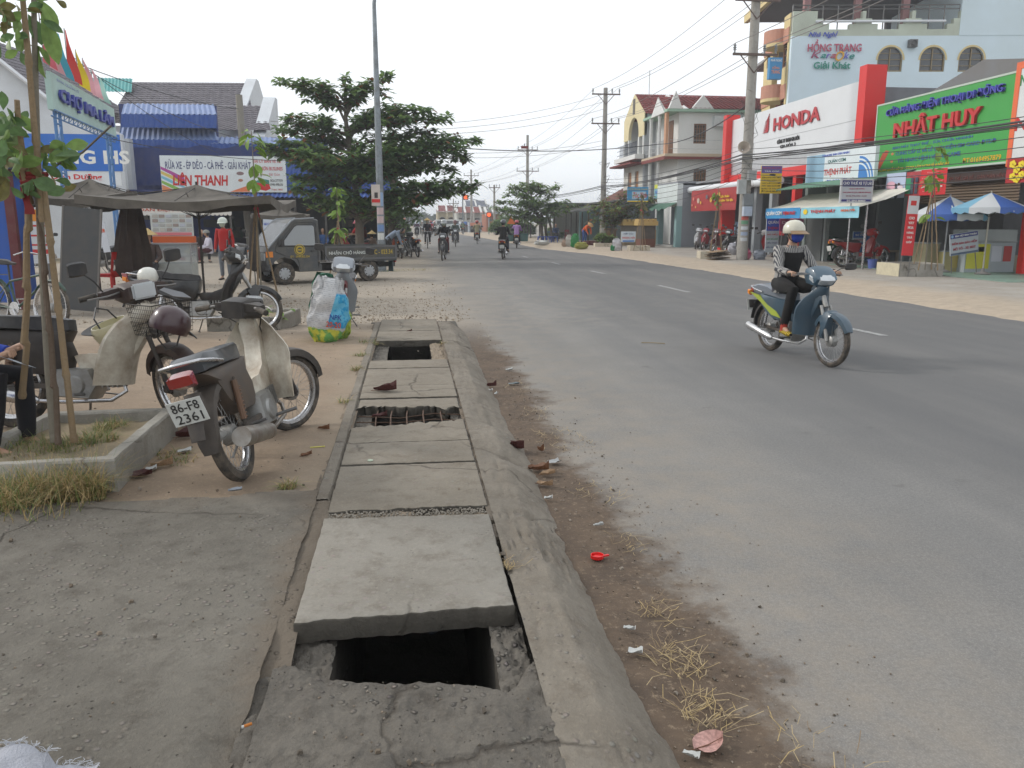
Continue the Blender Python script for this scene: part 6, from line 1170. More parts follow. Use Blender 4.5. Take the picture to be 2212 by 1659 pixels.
# low sheds and tea stalls further along
for i, (px0, px1, Y0_, Y1_, X_, h, wc, rc, lab) in enumerate(((0, 0, 52, 60, 13.3, 2.7, '5a6468', '4a4c4c', 'low grey shed with dark awning behind the shrubby tree'), (0, 0, 60.5, 68, 12.6, 2.6, '8fb0b4', '3c3e3e', 'pale turquoise tea shop with a dark sloping awning'), (0, 0, 68.5, 76, 12.0, 2.9, '9a9a92', '565a5c', 'grey rendered house end beside the roadside trees'))):
    s = thing('low_shop', lab, 'building', (X_, Y0_, 0)); L_ = Y1_-Y0_
    boxp('side_wall', 0, 6, 0, .2, 0, h, PLAS(wc), s); boxp('back_wall', 1.6, 1.8, .2, L_, 0, h, PLAS(wc), s); boxp('roof', -.3, 6, -.2, L_, h, h+.12, mat(rc, .8), s); boxp('doorway', 1.55, 1.6, L_*.3, L_*.55, .1, 2.1, DARK, s); boxp('doorway', 1.55, 1.6, L_*.7, L_*.85, .1, 2.1, DARK, s); boxp('door_leaf', 1.53, 1.56, L_*.56, L_*.62, .1, 2.1, PLAS('c8ccc8'), s)
    corr('awning', (0, -.1, h-.05), (0, L_, h-.05), (-2.0, L_, h-.55), (-2.0, -.1, h-.55), mat(rc, .8, 0, .3), s, .25, .02)
    for k in range(5): b = MB(); b.box((-1.9, k*L_/4.2, (h-.6)/2), (.08, .08, h-.6)); b.build('post', mat((.05, .045, .04), .9), s)
# red hipped roof house behind the pole
s = thing('tiled_house', 'small house with faded red hipped roof behind the second power pole', 'building', (15, 56, 0)); boxp('wall', 0, 6, 0, 6, 0, 3.0, PLAS('8a7a66'), s); tiles('roof', (1.5, 3, 4.4), (4.5, 3, 4.4), (6.5, -.5, 2.95), (-.5, -.5, 2.95), mat('7a4a3c', .8, 0, .4), s); tiles('roof', (1.5, 3, 4.4), (1.5, 3.05, 4.4), (-.5, 6.5, 2.95), (-.5, -.5, 2.95), mat('7a4a3c', .8, 0, .4), s)
# ------------------------------------------------------------------ far end of the street
def far_house(label, px0, px1, Y, yr, ye_, ym_, wallc, roofc, nb=3, nm='far_house', tint=0):
    a, c = AY(px0, 490, Y), AY(px1, 490, Y); s = thing(nm, label, 'house', (a.x, Y, 0)); w_ = c.x-a.x; zr_, ze_ = AY(px0, yr, Y).z, AY(px0, ye_, Y).z; zm = AY(px0, ym_, Y).z
    boxp('wall', 0, w_, .3, 8, 0, ze_, PLAS(wallc), s); tiles('roof', (0, 3.5, zr_), (w_, 3.5, zr_), (w_+.3, -.4, ze_), (-.3, -.4, ze_), mat(roofc, .8, 0, .3), s, .6, .6)
    boxp('floor_band', -.1, w_+.1, -.5, .3, zm-.15, zm+.1, PLAS(wallc), s)
    for k in range(nb):
        x = w_*(k+.5)/nb; ww = w_/nb*.3; b = MB(); b.prism([(x-ww, zm+.4), (x+ww, zm+.4), (x+ww, ze_-1.2)]+[(x+ww*cos(t), ze_-1.2+ww*.8*sin(t)) for t in [pi*i/6 for i in range(1, 6)]]+[(x-ww, ze_-1.2)], .22, .3); b.build('window', mat('6a5a44', .6) if k % 2 else mat((.08, .08, .09), .4), s)
        boxp('doorway', x-ww*1.2, x+ww*1.2, .22, .3, .1, zm-.8, mat((.06, .06, .065)), s); boxp('column', x-w_/nb/2-.1, x-w_/nb/2+.15, -.3, -.05, 0, ze_, PLAS(wallc), s)
    for k in range(nb+1): x = w_*k/nb; b = MB(); b.prism([(-.45, ze_), (3.5, zr_+.25), (3.5, zr_), (-.2, ze_-.3)], x-.15, x+.15, 'X'); b.build('roof_rib', PLAS('d0d0cc'), s)
    return s
far_house('far cream villa with dark red roof left of the street bend', 946, 985, 135, 443, 457, 476, 'b8ac90', '7a3434', 2)
far_house('far pale villa with three red roof bays and arched windows', 988, 1040, 120, 446, 460, 477, 'b8b8b0', '84403a', 3)
far_house('far house with blue grey hipped roof behind the red roofed villas', 1006, 1052, 150, 432, 446, 470, 'a8a8a8', '5a6070', 2)
s = far_house('unfinished brick red house side by the roadside trees', 1052, 1082, 110, 450, 462, 480, '9a6048', '6a6a6c', 2)
random.seed(21)
for i, (px0, px1, Y, yt, c_) in enumerate(((978, 994, 112, 484, 'a8b4b8'), (996, 1010, 108, 478, 'b4b8bc'), (1014, 1040, 104, 480, '98a0a8'), (896, 906, 150, 478, 'a8b0b8'), (930, 942, 160, 480, 'b8b0a4'), (862, 878, 120, 470, '8a949a'))):
    a, c = AY(px0, 490, Y), AY(px1, 490, Y); s = thing('roadside_shop', f"far {('pale blue','white','blue grey','small grey','beige','slate grey')[i]} shopfront {('under the cream villa','under the red roofed villa','right of the white shopfront','at the left end of the street','left of the cream villa','beyond the parked bikes')[i]}", 'shop', (a.x, Y, 0)); w_ = c.x-a.x; z = AY(px0, yt, Y).z
    boxp('wall', 0, w_, 0, 5, 0, z, PLAS(c_), s); boxp('doorway', w_*.1, w_*.6, -.04, 0, .1, z-.9, DARK, s); boxp('awning', -.2, w_+.2, -1.3, 0, z-.6, z-.5, mat(('5a7a9a', '9a4a40', '7a8088')[i % 3], .8), s); boxp('sign_board', .1, w_-.1, -.1, -.04, z-.48, z-.05, K(('c8d4dc', '4a7ac0', 'c87a5a')[i % 3]), s)
# ------------------------------------------------------------------ poles
CPOL = concrete((.36, .345, .315), (.29, .275, .25), (.22, .2, .175), pits=.2, name='pole_concrete')
INS = mat('8a8e90', .3, 0, .2); ARMM = mat('6a5a54', .7, .3, .4)
def upole(label, x, y, zt, r0, r1, arms, n=16, lean=0, single=False, z0=.1, group=None):
    s = thing('power_pole', label, 'pole', (x, y, z0), group=group); s.rotation_euler = (0, R(lean), 0)
    b = MB(); b.tube([(0, 0, -.2), (0, 0, zt*.5), (0, 0, zt)], [r0, (r0+r1)/2, r1], n); b.build('shaft', CPOL, s, True)
    for z, hw in arms:
        b = MB(); b.box((0, -r1-.04, z), (hw*2, .07, .08)); [b.tube([(sx*.55, -r1-.04, z), (0, -r1-.02, z-.6)], .022, 5) for sx in (-1, 1)]; b.build('cross_arm', ARMM, s)
        for sx in ((-1, 1, .45) if not single else (-1, 1)):
            b = MB(); b.lathe([(0, 0), (.03, 0), (.03, .1), (.065, .1), (.03, .13), (.065, .17), (.03, .2), (.055, .24), (.02, .3), (0, .3)], 10, (sx*(hw-.06), -r1-.04, z+.04)); b.build('insulator', INS, s, True)
    return s
POLES = [(12.0, 28.6, 9.9), (12.35, 52, 9.7), (11.6, 81, 9.6), (8.2, 118, 9.5)]
up = upole('nearest concrete power pole with meters and notices in front of the white showroom', 12.0, 28.6, 11.2, .2, .14, [(7.15-.1, .8), (8.9-.1, .8)])
upole('second power pole with two cross arms left of the cream villa', 12.35, 52, 9.55, .2, .13, [(7.4, .9), (9.15, .9)], n=12); upole('third power pole rising behind the round roadside trees', 11.6, 81, 9.6, .19, .12, [(6.2, 1.1), (8.2, 1.0)], n=8); upole('fourth power pole above the pale far villa', 8.4, 112, 8.2, .18, .12, [(6.2, 1.0), (7.4, 1.0)], n=8)
upole('thin far pole between the two red roofed villas', AY(980, 480, 105).x, 105, 4.2, .1, .07, [(3.6, .7), (3.1, .6)], n=6); upole('low pole left of the round roadside trees', AY(1068, 480, 88).x, 88, 5.2, .13, .1, [(4.9, .6)], n=6)
# things fixed to the near pole
for z, sx, c_, w_, h_ in ((2.15, -.0, '7a8084', .34, .42), (2.6, -.26, 'b0b4b4', .3, .5), (3.0, .1, '9a9e9e', .3, .34), (1.75, 0, 'b8c4d4', .32, .34)):
    b = MB(); b.box((sx, -.25, z), (w_, .16, h_)); b.box((sx, -.335, z+.03), (w_*.6, .012, h_*.3)); b.build('meter_box', mat(c_, .6, 0, .3), up, bevel=.01)
for z, c_ in ((1.45, 'c85a50'), (1.3, '6a9a7a'), (1.1, 'c8ccd0'), (.9, '9aa8c0'), (.7, 'c0c4c8')): b = MB(); b.strip([(.195*cos(t), .195*sin(t), z) for t in [R(-140+10*i) for i in range(9)]], [(.196*cos(t), .196*sin(t), z+.12) for t in [R(-140+10*i) for i in range(9)]]); b.build('notice', K(c_), up)
b = MB(); hz_ = AY(1600, 326, 28.6).z; b.lathe([(.05, 0), (.07, .1), (.12, .22), (.22, .32), (.21, .33), (.1, .2), (.03, .05)], 16, (0, 0, 0)); sp = b.build('horn', mat('b8aca0', .5, 0, .3), None, True); sp.parent = up; sp.location = (-.3, -.25, hz_-.1); sp.rotation_euler = (R(70), R(-40), 0)
b = MB(); random.seed(3)
for i in range(26): z = random.uniform(2.4, 5.6); a = random.uniform(0, 6); b.tube([(.2*cos(a), .2*sin(a), z), (.32*cos(a+.3), .32*sin(a+.3), z+random.uniform(-.3, .3)), (.2*cos(a+.7), .2*sin(a+.7), z+random.uniform(-.5, .5))], .008, 3, False)
b.build('cable_tangle', BLK, up)
p2_ = bpy.data.objects['power_pole.001']; b = MB(); random.seed(5)
for i in range(20): z = random.uniform(2.6, 5.0); a = random.uniform(0, 6); b.tube([(.2*cos(a), .2*sin(a), z), (.4*cos(a+.3), .4*sin(a+.3), z+.1), (.2*cos(a+.7), .2*sin(a+.7), z+random.uniform(-.5, .5))], .014, 3, False)
b.build('cable_tangle', BLK, p2_); boxp('notice', -.3, .3, -.26, -.22, 1.4, 1.7, K('8a8e90'), p2_)
# lamp post
lp = G(826, 586, 0); ls_ = thing('street_lamp', 'tall tapered galvanised street lamp with posters in front of the big tree', 'street lamp', lp); LPM = mat('8a9298', .45, .6, .3, 6, dc='5a5650')
tp = AY(808, 8, lp.y)-lp; b = MB(); b.tube([(0, 0, 0), (tp.x*.5, 0, tp.z*.5), (tp.x, 0, tp.z), (tp.x+.08, 0, tp.z+.6), (tp.x+.6, 0, tp.z+1.1), (tp.x+1.8, 0, tp.z+1.35)], [.125, .1, .055, .045, .04, .035], 14); b.build('mast', LPM, ls_, True); b = MB(); b.box((tp.x+2.1, 0, tp.z+1.38), (.6, .22, .1)); b.build('lamp_head', LPM, ls_, bevel=.03); boxp('base_plate', -.2, .2, -.2, .2, 0, .03, LPM, ls_)
b = MB(); b.box((-.12, -.13, AY(813, 422, lp.y).z), (.26, .012, .62)); b.build('poster', K('c8bcb4', .6, .3), ls_); b = MB(); b.box((-.12, -.14, AY(813, 434, lp.y).z), (.24, .006, .1)); b.build('print', sRED, ls_); b = MB(); b.box((-.11, -.14, AY(813, 422, lp.y).z), (.1, .006, .16)); b.build('print', mat('3a3434', .6), ls_)
random.seed(9)
for z0_ in (.95, 1.2, 1.45, 1.7, 1.95, 2.15):
    b = MB(); rr = .118; b.strip([(rr*cos(t), rr*sin(t), z0_) for t in [R(-150+12*i) for i in range(10)]], [(rr*cos(t), rr*sin(t), z0_+.2) for t in [R(-150+12*i) for i in range(10)]]); b.build('notice', K(random.choice(('b8c0c8', '8aa4c4', 'c0a8a8', 'd0d0cc', '6a88b8'))), ls_)
# traffic signals
def tlight(label, px, Y, arm, z_arm=5.0, lamp=1.9):
    x = AY(px, 480, Y).x; s = thing('traffic_light', label, 'traffic light', (x, Y, 0)); b = MB(); b.tube([(0, 0, 0), (0, 0, z_arm)], .07, 8); b.tube([(0, 0, z_arm-.1), (arm*.5, 0, z_arm+.45), (arm, 0, z_arm+.75)], .045, 6) if arm else None; b.build('mast', mat('9aa0a4', .5, .4), s, True)
    for (lx_, lz) in (((arm, z_arm+.75), (0, lamp)) if arm else ((0, lamp),)):
        b = MB(); b.box((lx_, -.1, lz), (.55, .12, .55)); b.build('signal_box', mat((.25, .06, .03), .6), s); b = MB(); b.lathe([(0, -.18), (.17, -.17), (.2, -.165)], 14, (lx_, 0, lz), 'Y'); b.build('red_lens', mat((1, .12, .03), .4, emit=1.1, dirt=0), s)
tlight('red traffic signal on a long arm right of the street', 1056, 88, -2.45, AY(1056, 442, 88).z, AY(1056, 464, 88).z)
x = AY(1104, 483, 62).x; s = thing('warning_sign', 'orange triangular warning sign left of the roadside trees', 'road sign', (x, 62, 0)); b = MB(); b.tube([(0, 0, 0), (0, 0, 1.6)], .03, 6); b.build('post', STEEL, s); b = MB(); b.prism([(-.32, 1.3), (.32, 1.3), (0, 1.85)], -.03, -.01); b.build('plate', mat('d8681c', .5, 0, .1), s)
for i, (px, Y, zt, arm, lab) in enumerate(((1000, 96, 5.2, -1.0, 'slim grey lamp mast in front of the pale far villa'), (912, 150, 5.5, .6, 'distant lamp mast at the left end of the street'), (869, 100, 5.0, .6, 'street lamp mast beyond the parked bikes'), (884, 160, 4.5, .5, 'faint far lamp mast above the road'), (857, 62, 7.4, 2.2, 'second street lamp partly hidden by the big tree'))):
    s = thing('street_lamp', lab, 'street lamp', (AY(px, 480, Y).x, Y, 0)); b = MB(); b.tube([(0, 0, 0), (0, 0, zt-.3), (arm*.3, 0, zt), (arm, 0, zt+.15)], [.09, .07, .05, .04], 6); b.build('mast', LPM, s, True); b = MB(); b.box((arm, 0, zt+.15), (.6, .2, .1)); b.build('lamp_head', LPM, s)
# ------------------------------------------------------------------ wires
def wire(label, pts, sag, r, n=14, group=None, m=None, extra=0):
    b = MB(); P = []
    for a, c in zip(pts, pts[1:]):
        a, c = V(a), V(c); P += [a.lerp(c, i/n)+V((0, 0, -sag*4*(i/n)*(1-i/n))) for i in range(n)]
    P.append(V(pts[-1])); b.tube(P, r, 4 if r < .02 else 6, False); o = b.build('overhead_wire', m or mat((.05, .05, .055), .7, 0, 0), None); return tag(o, label, 'wire', group)
Pn, P2, P3, P4 = V((12, 28.6, 0)), V((12.35, 52, 0)), V((11.6, 81, 0)), V((8.4, 112, 0)); Pm = V((12.3, 3, 0))
WM = mat('8a8480', .6, .3, 0)
for k, (dx, h1, h2, h3, h4, h0) in enumerate(((-.74, 9.25, 9.6, 8.6, 7.8, 9.6), (.74, 9.25, 9.6, 8.6, 7.8, 9.6), (.4, 9.25, 9.6, 8.6, 7.8, 9.6), (-.74, 7.5, 7.8, 6.6, 6.6, 7.9), (.74, 7.5, 7.8, 6.6, 6.6, 7.9), (.4, 7.5, 7.8, 6.6, 6.6, 7.9))):
    f = lambda P, h: (P.x+dx, P.y-.2, h)
    wire(('topmost conductor on the street side of the cross arms', 'topmost conductor on the shop side of the cross arms', 'topmost conductor beside the pole shafts', 'lower conductor on the street side of the cross arms', 'lower conductor on the shop side of the cross arms', 'lower conductor beside the pole shafts')[k], [f(Pm, h0), f(Pn, h1), f(P2, h2), f(P3, h3), f(P4, h4)], .35, .012, group='thin conductors between the power poles', m=WM)
for k, (h0, h1, h2, h3) in enumerate(((3.5, 3.8, 3.7, 3.9), (3.4, 3.65, 3.62, 3.7), (3.3, 3.7, 3.5, 3.5))):
    wire(('highest', 'middle', 'lowest')[k]+' of the three thick black cables slung low along the right poles', [(Pm.x-.3, Pm.y, h0), (Pn.x-.25, Pn.y-.1*k, h1), (P2.x-.22, P2.y-.1*k, h2), (P3.x-.2, P3.y, h3)], .24-.05*k, .024-.004*k, group='thick black cable bundles')
for k in range(7):
    wire(f"{('uppermost', 'second', 'third', 'fourth', 'fifth', 'sixth', 'lowest')[k]} of the seven loose thin black cables drooping below the bundle", [(Pm.x-.3, Pm.y, 3.6-.07*k), (Pn.x-.2, Pn.y, 4.0-.16*k), (P2.x-.2, P2.y, 4.1-.15*k)], .3+.08*k, .009, group='loose thin black cables')
la = AY(560, 240, 39); 
for k, (yl_, yr_) in enumerate(((262, 208), (270, 222), (276, 231), (286, 240), (296, 252))):
    a = AY(585, yl_, 36); c = AY(1306, yr_+55-k*2, 52); c = V((12.3, 52, 9.3-.45*k if k < 3 else 7.4-.3*k)); wire(('highest', 'second highest', 'middle', 'second lowest', 'lowest')[k]+' of the five thin wires crossing the street', [a, c], .8, .01, n=20, group='thin wires crossing the street', m=WM)
cb = wire('single black cable crossing the street with a small red tag', [AY(840, 305, 33), V((12.2, 40, 5.2)), V((12, 28.6, 5.6))], .35, .02, n=20)
p = AY(1133, 318, 35.8); s = thing('cable_tag', 'tiny dark red plate hanging from the cable over the street', 'tag', p); boxp('plate', -.15, .15, -.01, .01, -.06, .05, mat('7a2c2c', .6, 0, .3), s); boxp('clamp', -.02, .02, -.01, .01, .05, .15, STEEL, s)
for k, (x0, y0_, Y0_, x1, y1_, Y1_) in enumerate(((150, 130, 24, 520, 300, 39), (160, 125, 24, 470, 330, 39), (60, 95, 22, 515, 235, 39), (240, 300, 26, 700, 345, 38))): wire(('wire sagging from the gate sign to the blue arcade', 'wire sagging from the gate sign to the cafe sign', 'wire from the left edge to the top of the arcade post', 'low wire running over the cafe shed roof')[k], [AY(x0, y0_, Y0_), AY(x1, y1_, Y1_)], .25, .012, group='thin wires over the market roofs')
# ------------------------------------------------------------------ vegetation
def leafmat(a, b_, tr=.3, sc=3, name='leaf'):
    g = NG(name); n1 = g.noise(sc, 4, .6); n2 = g.noise(sc*9, 2, .5); c = g.mix(g.rng(n1, .35, .65), a, b_); c = g.mix(g.rng(n2, .35, .65, 0, .6), c, tuple(min(1, x*1.7) for x in rgb(a)))
    t = g.n.new('ShaderNodeBsdfTranslucent'); g.l(c, t.inputs[0]); m = g.n.new('ShaderNodeMixShader'); m.inputs[0].default_value = tr; g.done(c, .5); o = g.n['Material Output']; g.l(g.b.outputs[0], m.inputs[1]); g.l(t.outputs[0], m.inputs[2]); g.l(m.outputs[0], o.inputs[0]); g.b.inputs['Specular IOR Level'].default_value = .35; return g.m
LF_D = leafmat((.085, .15, .06), (.12, .19, .075), .45); LF_M = leafmat((.14, .22, .065), (.18, .26, .08), .45); LF_L = leafmat((.14, .24, .04), (.2, .28, .05)); LF_R = leafmat((.16, .06, .03), (.22, .11, .04)); LF_Y = leafmat((.13, .12, .04), (.10, .08, .04)); LF_F = leafmat((.07, .11, .06), (.09, .13, .07))
BARK = mat((.11, .09, .07), .95, 0, .5, 8, bump=.5); BARKG = mat((.2, .18, .14), .95, 0, .4, 8, bump=.5); BAM = mat('8a7558', .75, 0, .45, 14, bump=.4); BAM2 = mat('5a4a3c', .8, 0, .5, 14, bump=.4)
def quadleaf(b, p, d, n_, L_, W_):
    s = d.cross(n_).normalized()*W_; m = p+d*L_*.55-n_*L_*.06; b.add([p, m+s, p+d*L_-n_*L_*.18, m-s], [(0, 1, 2), (0, 2, 3)])
def rosette(b, p, k, L_, up=.35, mats=(0,), wd=.24):
    a0 = random.uniform(0, 6.3)
    for i in range(k):
        a = a0+2*pi*i/k+random.uniform(-.3, .3); e = random.uniform(-.5, up+.3); d = V((cos(a)*cos(e), sin(a)*cos(e), sin(e))); l_ = L_*random.uniform(.7, 1.25); b.cur = random.choice(mats)
        quadleaf(b, p, d, V((0, 0, 1)) if abs(d.z) < .9 else V((1, 0, 0)), l_, l_*wd)
def tree(label, base, limbs, Y0, trunk_pts, tr, dens=1, L_=.22, mats=None, pool=(0, 0, 0, 0, 1, 1, 2), pad=(1.1, .32), name='almond_tree', bark=None, group=None, extra=8, seed=1):
    random.seed(seed); root = thing(name, label, 'tree', base, group=group); bs = V(base)
    b = MB(); b.tube([p-bs for p in trunk_pts], [lerp(tr, tr*.25, i/(len(trunk_pts)-1)) for i in range(len(trunk_pts))], 10); b.build('trunk', bark or BARK, root, True)
    lb, fb = MB(), MB()
    def at_z(z):
        for a, c in zip(trunk_pts, trunk_pts[1:]):
            if min(a.z, c.z) <= z <= max(a.z, c.z): return a.lerp(c, (z-a.z)/((c.z-a.z) or 1))
        return trunk_pts[-1]
    allL = [(AY(*e, Y0+dy)) for (e, dy) in limbs]
    zs = [e.z for e in allL]
    for k in range(extra):
        src = random.choice(allL); c = at_z(max(.6, src.z-.7)); r = (V((src.x, src.y, 0))-V((c.x, c.y, 0))).length*random.uniform(.55, .95); a = random.uniform(0, 2*pi); allL.append(V((c.x+r*cos(a), c.y+r*sin(a), src.z+random.uniform(-.15, .15))))
    for e in allL:
        s = at_z(max(trunk_pts[0].z+.5, e.z-random.uniform(.35, .9)*(1 if e.z-trunk_pts[0].z > 1.6 else .5))); mid = s.lerp(e, .5)+V((random.uniform(-.15, .15), random.uniform(-.15, .15), random.uniform(.0, .3)))
        P = [s, s.lerp(mid, .5)+V((0, 0, .12)), mid, mid.lerp(e, .5)+V((0, 0, .05)), e]; L0 = (e-s).length
        lb.tube([p-bs for p in P], [tr*.32, tr*.25, tr*.18, tr*.1, tr*.05], 5)
        dr = (e-s).normalized(); sd = V((-dr.y, dr.x, 0)).normalized(); nn = int(L0*12*dens)
        for i in range(nn):
            t = random.uniform(.22, 1.02); j = min(3, int(t*4)); p = P[j].lerp(P[j+1], min(1.1, t*4-j)); w_ = pad[0]*(1-.72*t)*min(1, L0/2.2); q_ = p+sd*random.gauss(0, w_*.55)+V((0, 0, random.gauss(.08, pad[1]*.5*(1.15-t*.7)))); q_ += dr*random.uniform(-.1, .12)
            rosette(fb, q_-bs, 5 if dens < 1.5 else 6, L_, mats=pool)
            if i % 4 == 0: lb.tube([p-bs, q_-bs], [.014, .006], 3, False)
    lb.build('limbs', bark or BARK, root, True); o = fb.build('crown', mats, root); return root
MM = [LF_D, LF_M, LF_R]
bt = V((AY(778, 540, 30).x, 30, 0)); T = [bt, AY(776, 480, 30), AY(768, 400, 30), AY(755, 320, 30), AY(747, 260, 30), AY(745, 195, 30)]
Ls = [((606, 182), 0), ((650, 200), .4), ((690, 190), -.3), ((700, 215), .2), ((838, 172), 0), ((835, 205), .5), ((790, 190), -.4), ((745, 178), 0), ((616, 262), 0), ((640, 270), .6), ((700, 262), -.5), ((820, 245), -.3), ((860, 240), .3), ((925, 243), 0), ((962, 262), .2), ((890, 262), -.6), ((935, 290), .5), ((562, 318), 0), ((610, 312), -.6), ((590, 335), .5), ((660, 308), .3), ((1026, 308), 0), ((985, 300), .5), ((1000, 325), -.5), ((1005, 345), .2), ((960, 322), 0), ((890, 330), -.9), ((700, 330), -1), ((640, 350), -.4), ((980, 370), 0), ((940, 360), .6), ((1032, 402), 0), ((1015, 415), .5), ((990, 395), -.4), ((960, 425), .3), ((935, 440), 0), ((900, 400), -1), ((630, 390), 0), ((680, 400), -1), ((668, 425), -.4), ((672, 452), -.6), ((720, 440), -1), ((860, 440), -.8), ((900, 460), .3), ((820, 455), -.6), ((760, 430), -1.3), ((800, 380), -1.4), ((740, 370), -1.4), ((840, 350), -1.2), ((780, 320), -.9)]
tree('big tiered dark green almond tree behind the grey pickup and lamp post', bt, Ls, 30, T, .17, dens=1.8, L_=.3, mats=MM, pool=(0, 0, 0, 0, 1, 1, 1, 1, 0, 0, 1, 0, 1, 2), pad=(1.15, .26), extra=16, seed=3)
bt = V((AY(845, 545, 35).x, 35, 0)); T = [bt, AY(846, 470, 35), AY(850, 400, 35), AY(850, 330, 35), AY(850, 280, 35)]
tree('second almond tree with twin trunk just right of the lamp post', bt, [((905, 470), 0), ((895, 440), -.5), ((800, 460), 0), ((880, 420), .5), ((940, 400), 0), ((900, 380), .4), ((830, 440), -.6), ((930, 350), 0), ((850, 350), -.4), ((870, 300), 0), ((820, 380), 0)], 35, T, .16, dens=1.4, L_=.24, mats=MM, pool=(0, 0, 1), extra=8, seed=5)
bt = V((9.1, 56, .1)); T = [bt, V((8.95, 56, 1.3)), V((8.6, 56, 2.2)), AY(1150, 440, 56), AY(1145, 402, 56)]
tree('round bright almond tree over the tea stalls right of the road', bt, [((1060, 452), 0), ((1075, 440), .5), ((1090, 425), 0), ((1100, 408), 0), ((1125, 398), .5), ((1150, 394), 0), ((1170, 400), -.4), ((1208, 404), 0), ((1190, 420), .5), ((1225, 436), 0), ((1248, 448), 0), ((1230, 458), -.5), ((1082, 462), -.5), ((1110, 474), 0), ((1140, 476), -.6), ((1180, 470), -.5), ((1205, 466), .4), ((1150, 440), -1.2), ((1120, 440), -1), ((1180, 440), -1)], 56, T, .13, dens=1.3, L_=.34, mats=[LF_M, LF_L, LF_Y, LF_D], pool=(0, 0, 0, 0, 3, 1, 2), pad=(1.3, .3), extra=16, seed=7)
for px, dy in ((1166, .3), (1186, -.3), (1174, .6)): p = AY(px, 500, 56+dy); b = MB(); b.tube([(p.x+.25, p.y, 0), (p.x+.1, p.y, 1.2), (p.x-.2, p.y, 2.1)], [.1, .08, .06], 7); b.build('trunk', BARK, bpy.data.objects['almond_tree.002'], True).location = -V((9.1, 56, .1))
bt = V((AY(1322, 520, 47).x, 47, .1)); T = [bt, AY(1322, 495, 47), AY(1325, 470, 47), AY(1330, 450, 47), AY(1350, 425, 47)]
tree('scraggly brown tinged almond tree in front of the gate pillars', bt, [((1266, 450), 0), ((1285, 462), .4), ((1275, 478), 0), ((1300, 440), .3), ((1352, 424), 0), ((1338, 432), 0), ((1385, 448), -.4), ((1415, 440), 0), ((1442, 430), 0), ((1400, 460), .3), ((1360, 470), -.4), ((1320, 480), -.4), ((1300, 488), .2), ((1345, 455), -.8), ((1380, 470), 0)], 47, T, .09, dens=1.1, L_=.26, mats=[LF_Y, LF_M, LF_L, LF_R], pool=(0, 0, 0, 1, 1, 2, 3), pad=(.8, .4), extra=10, seed=9)
# far trees and bushes
def bush(label, px0, px1, Y, yt, yb, m, name='bush', kind=None, n=900, L_=.5, cat='bush', seed=2):
    random.seed(seed); a, c = AY(px0, 480, Y), AY(px1, 480, Y); zt, zb = AY(px0, yt, Y).z, max(0, AY(px0, yb, Y).z); root = thing(name, label, cat, ((a.x+c.x)/2, Y, 0)); w_ = c.x-a.x
    b = MB(); nl = max(2, int(w_/((zt-zb)*.8+.5))+1)
    for i in range(n):
        k = random.randrange(nl); cx = (k+.5)/nl*w_-w_/2; rr = w_/nl*.75; th, ph = random.uniform(0, 2*pi), math.acos(random.uniform(-.3, 1)); r = random.uniform(.6, 1)*(1+.25*nz(th, ph*2+k, 1.4)); hs = (zt-zb)*(.75+.25*sin(k*2.3+1))
        rosette(b, V((cx+rr*r*sin(ph)*cos(th), rr*r*sin(ph)*sin(th), zb+hs*(.45+.55*r*cos(ph)))), 3, L_, mats=tuple(range(len(m))))
    b.build('foliage', m, root); b = MB(); [b.tube([((k+.5)/nl*w_-w_/2, 0, 0), ((k+.5)/nl*w_-w_/2+.1, 0, zb+(zt-zb)*.6)], [.1, .05], 5) for k in range(nl)]; b.build('stem', BARK, root); return root
for i, (px0, px1, Y, yt, yb, nm, lab, nn, L_) in enumerate(((866, 912, 190, 451, 500, 'tree', 'hazy blue green treetops closing the left end of the street', 900, 1.1), (905, 950, 230, 459, 500, 'tree', 'distant hazy trees left of the cream villa', 700, 1.2), (936, 962, 210, 462, 500, 'tree', 'smallest far tree just left of the dark red roof', 400, 1.1), (1062, 1100, 84, 474, 516, 'bush', 'green roadside bushes under the traffic signal', 900, .35), (1095, 1150, 74, 468, 520, 'bush', 'bushy green hedge left of the round tree trunks', 1100, .35), (1075, 1130, 92, 464, 500, 'bush', 'taller pale bush behind the roadside hedge', 700, .45), (1182, 1215, 66, 490, 520, 'bush', 'potted shrubs at the tea stall posts', 300, .25), (1290, 1330, 45, 500, 530, 'bush', 'garden shrubs with yellowish leaves by the second power pole', 500, .16), (868, 884, 74, 474, 520, 'bush', 'dark green shrub behind the parked bicycles', 400, .3))):
    bush(lab, px0, px1, Y, yt, yb, [LF_F] if Y > 150 else ([LF_M, LF_L, LF_D] if i != 7 else [LF_Y, LF_M, LF_L]), nm, n=nn, L_=L_, cat=nm, seed=i+30)
random.seed(77)
for k, (x0, Y) in enumerate(((-30, 330), (-8, 360), (20, 330))): pass
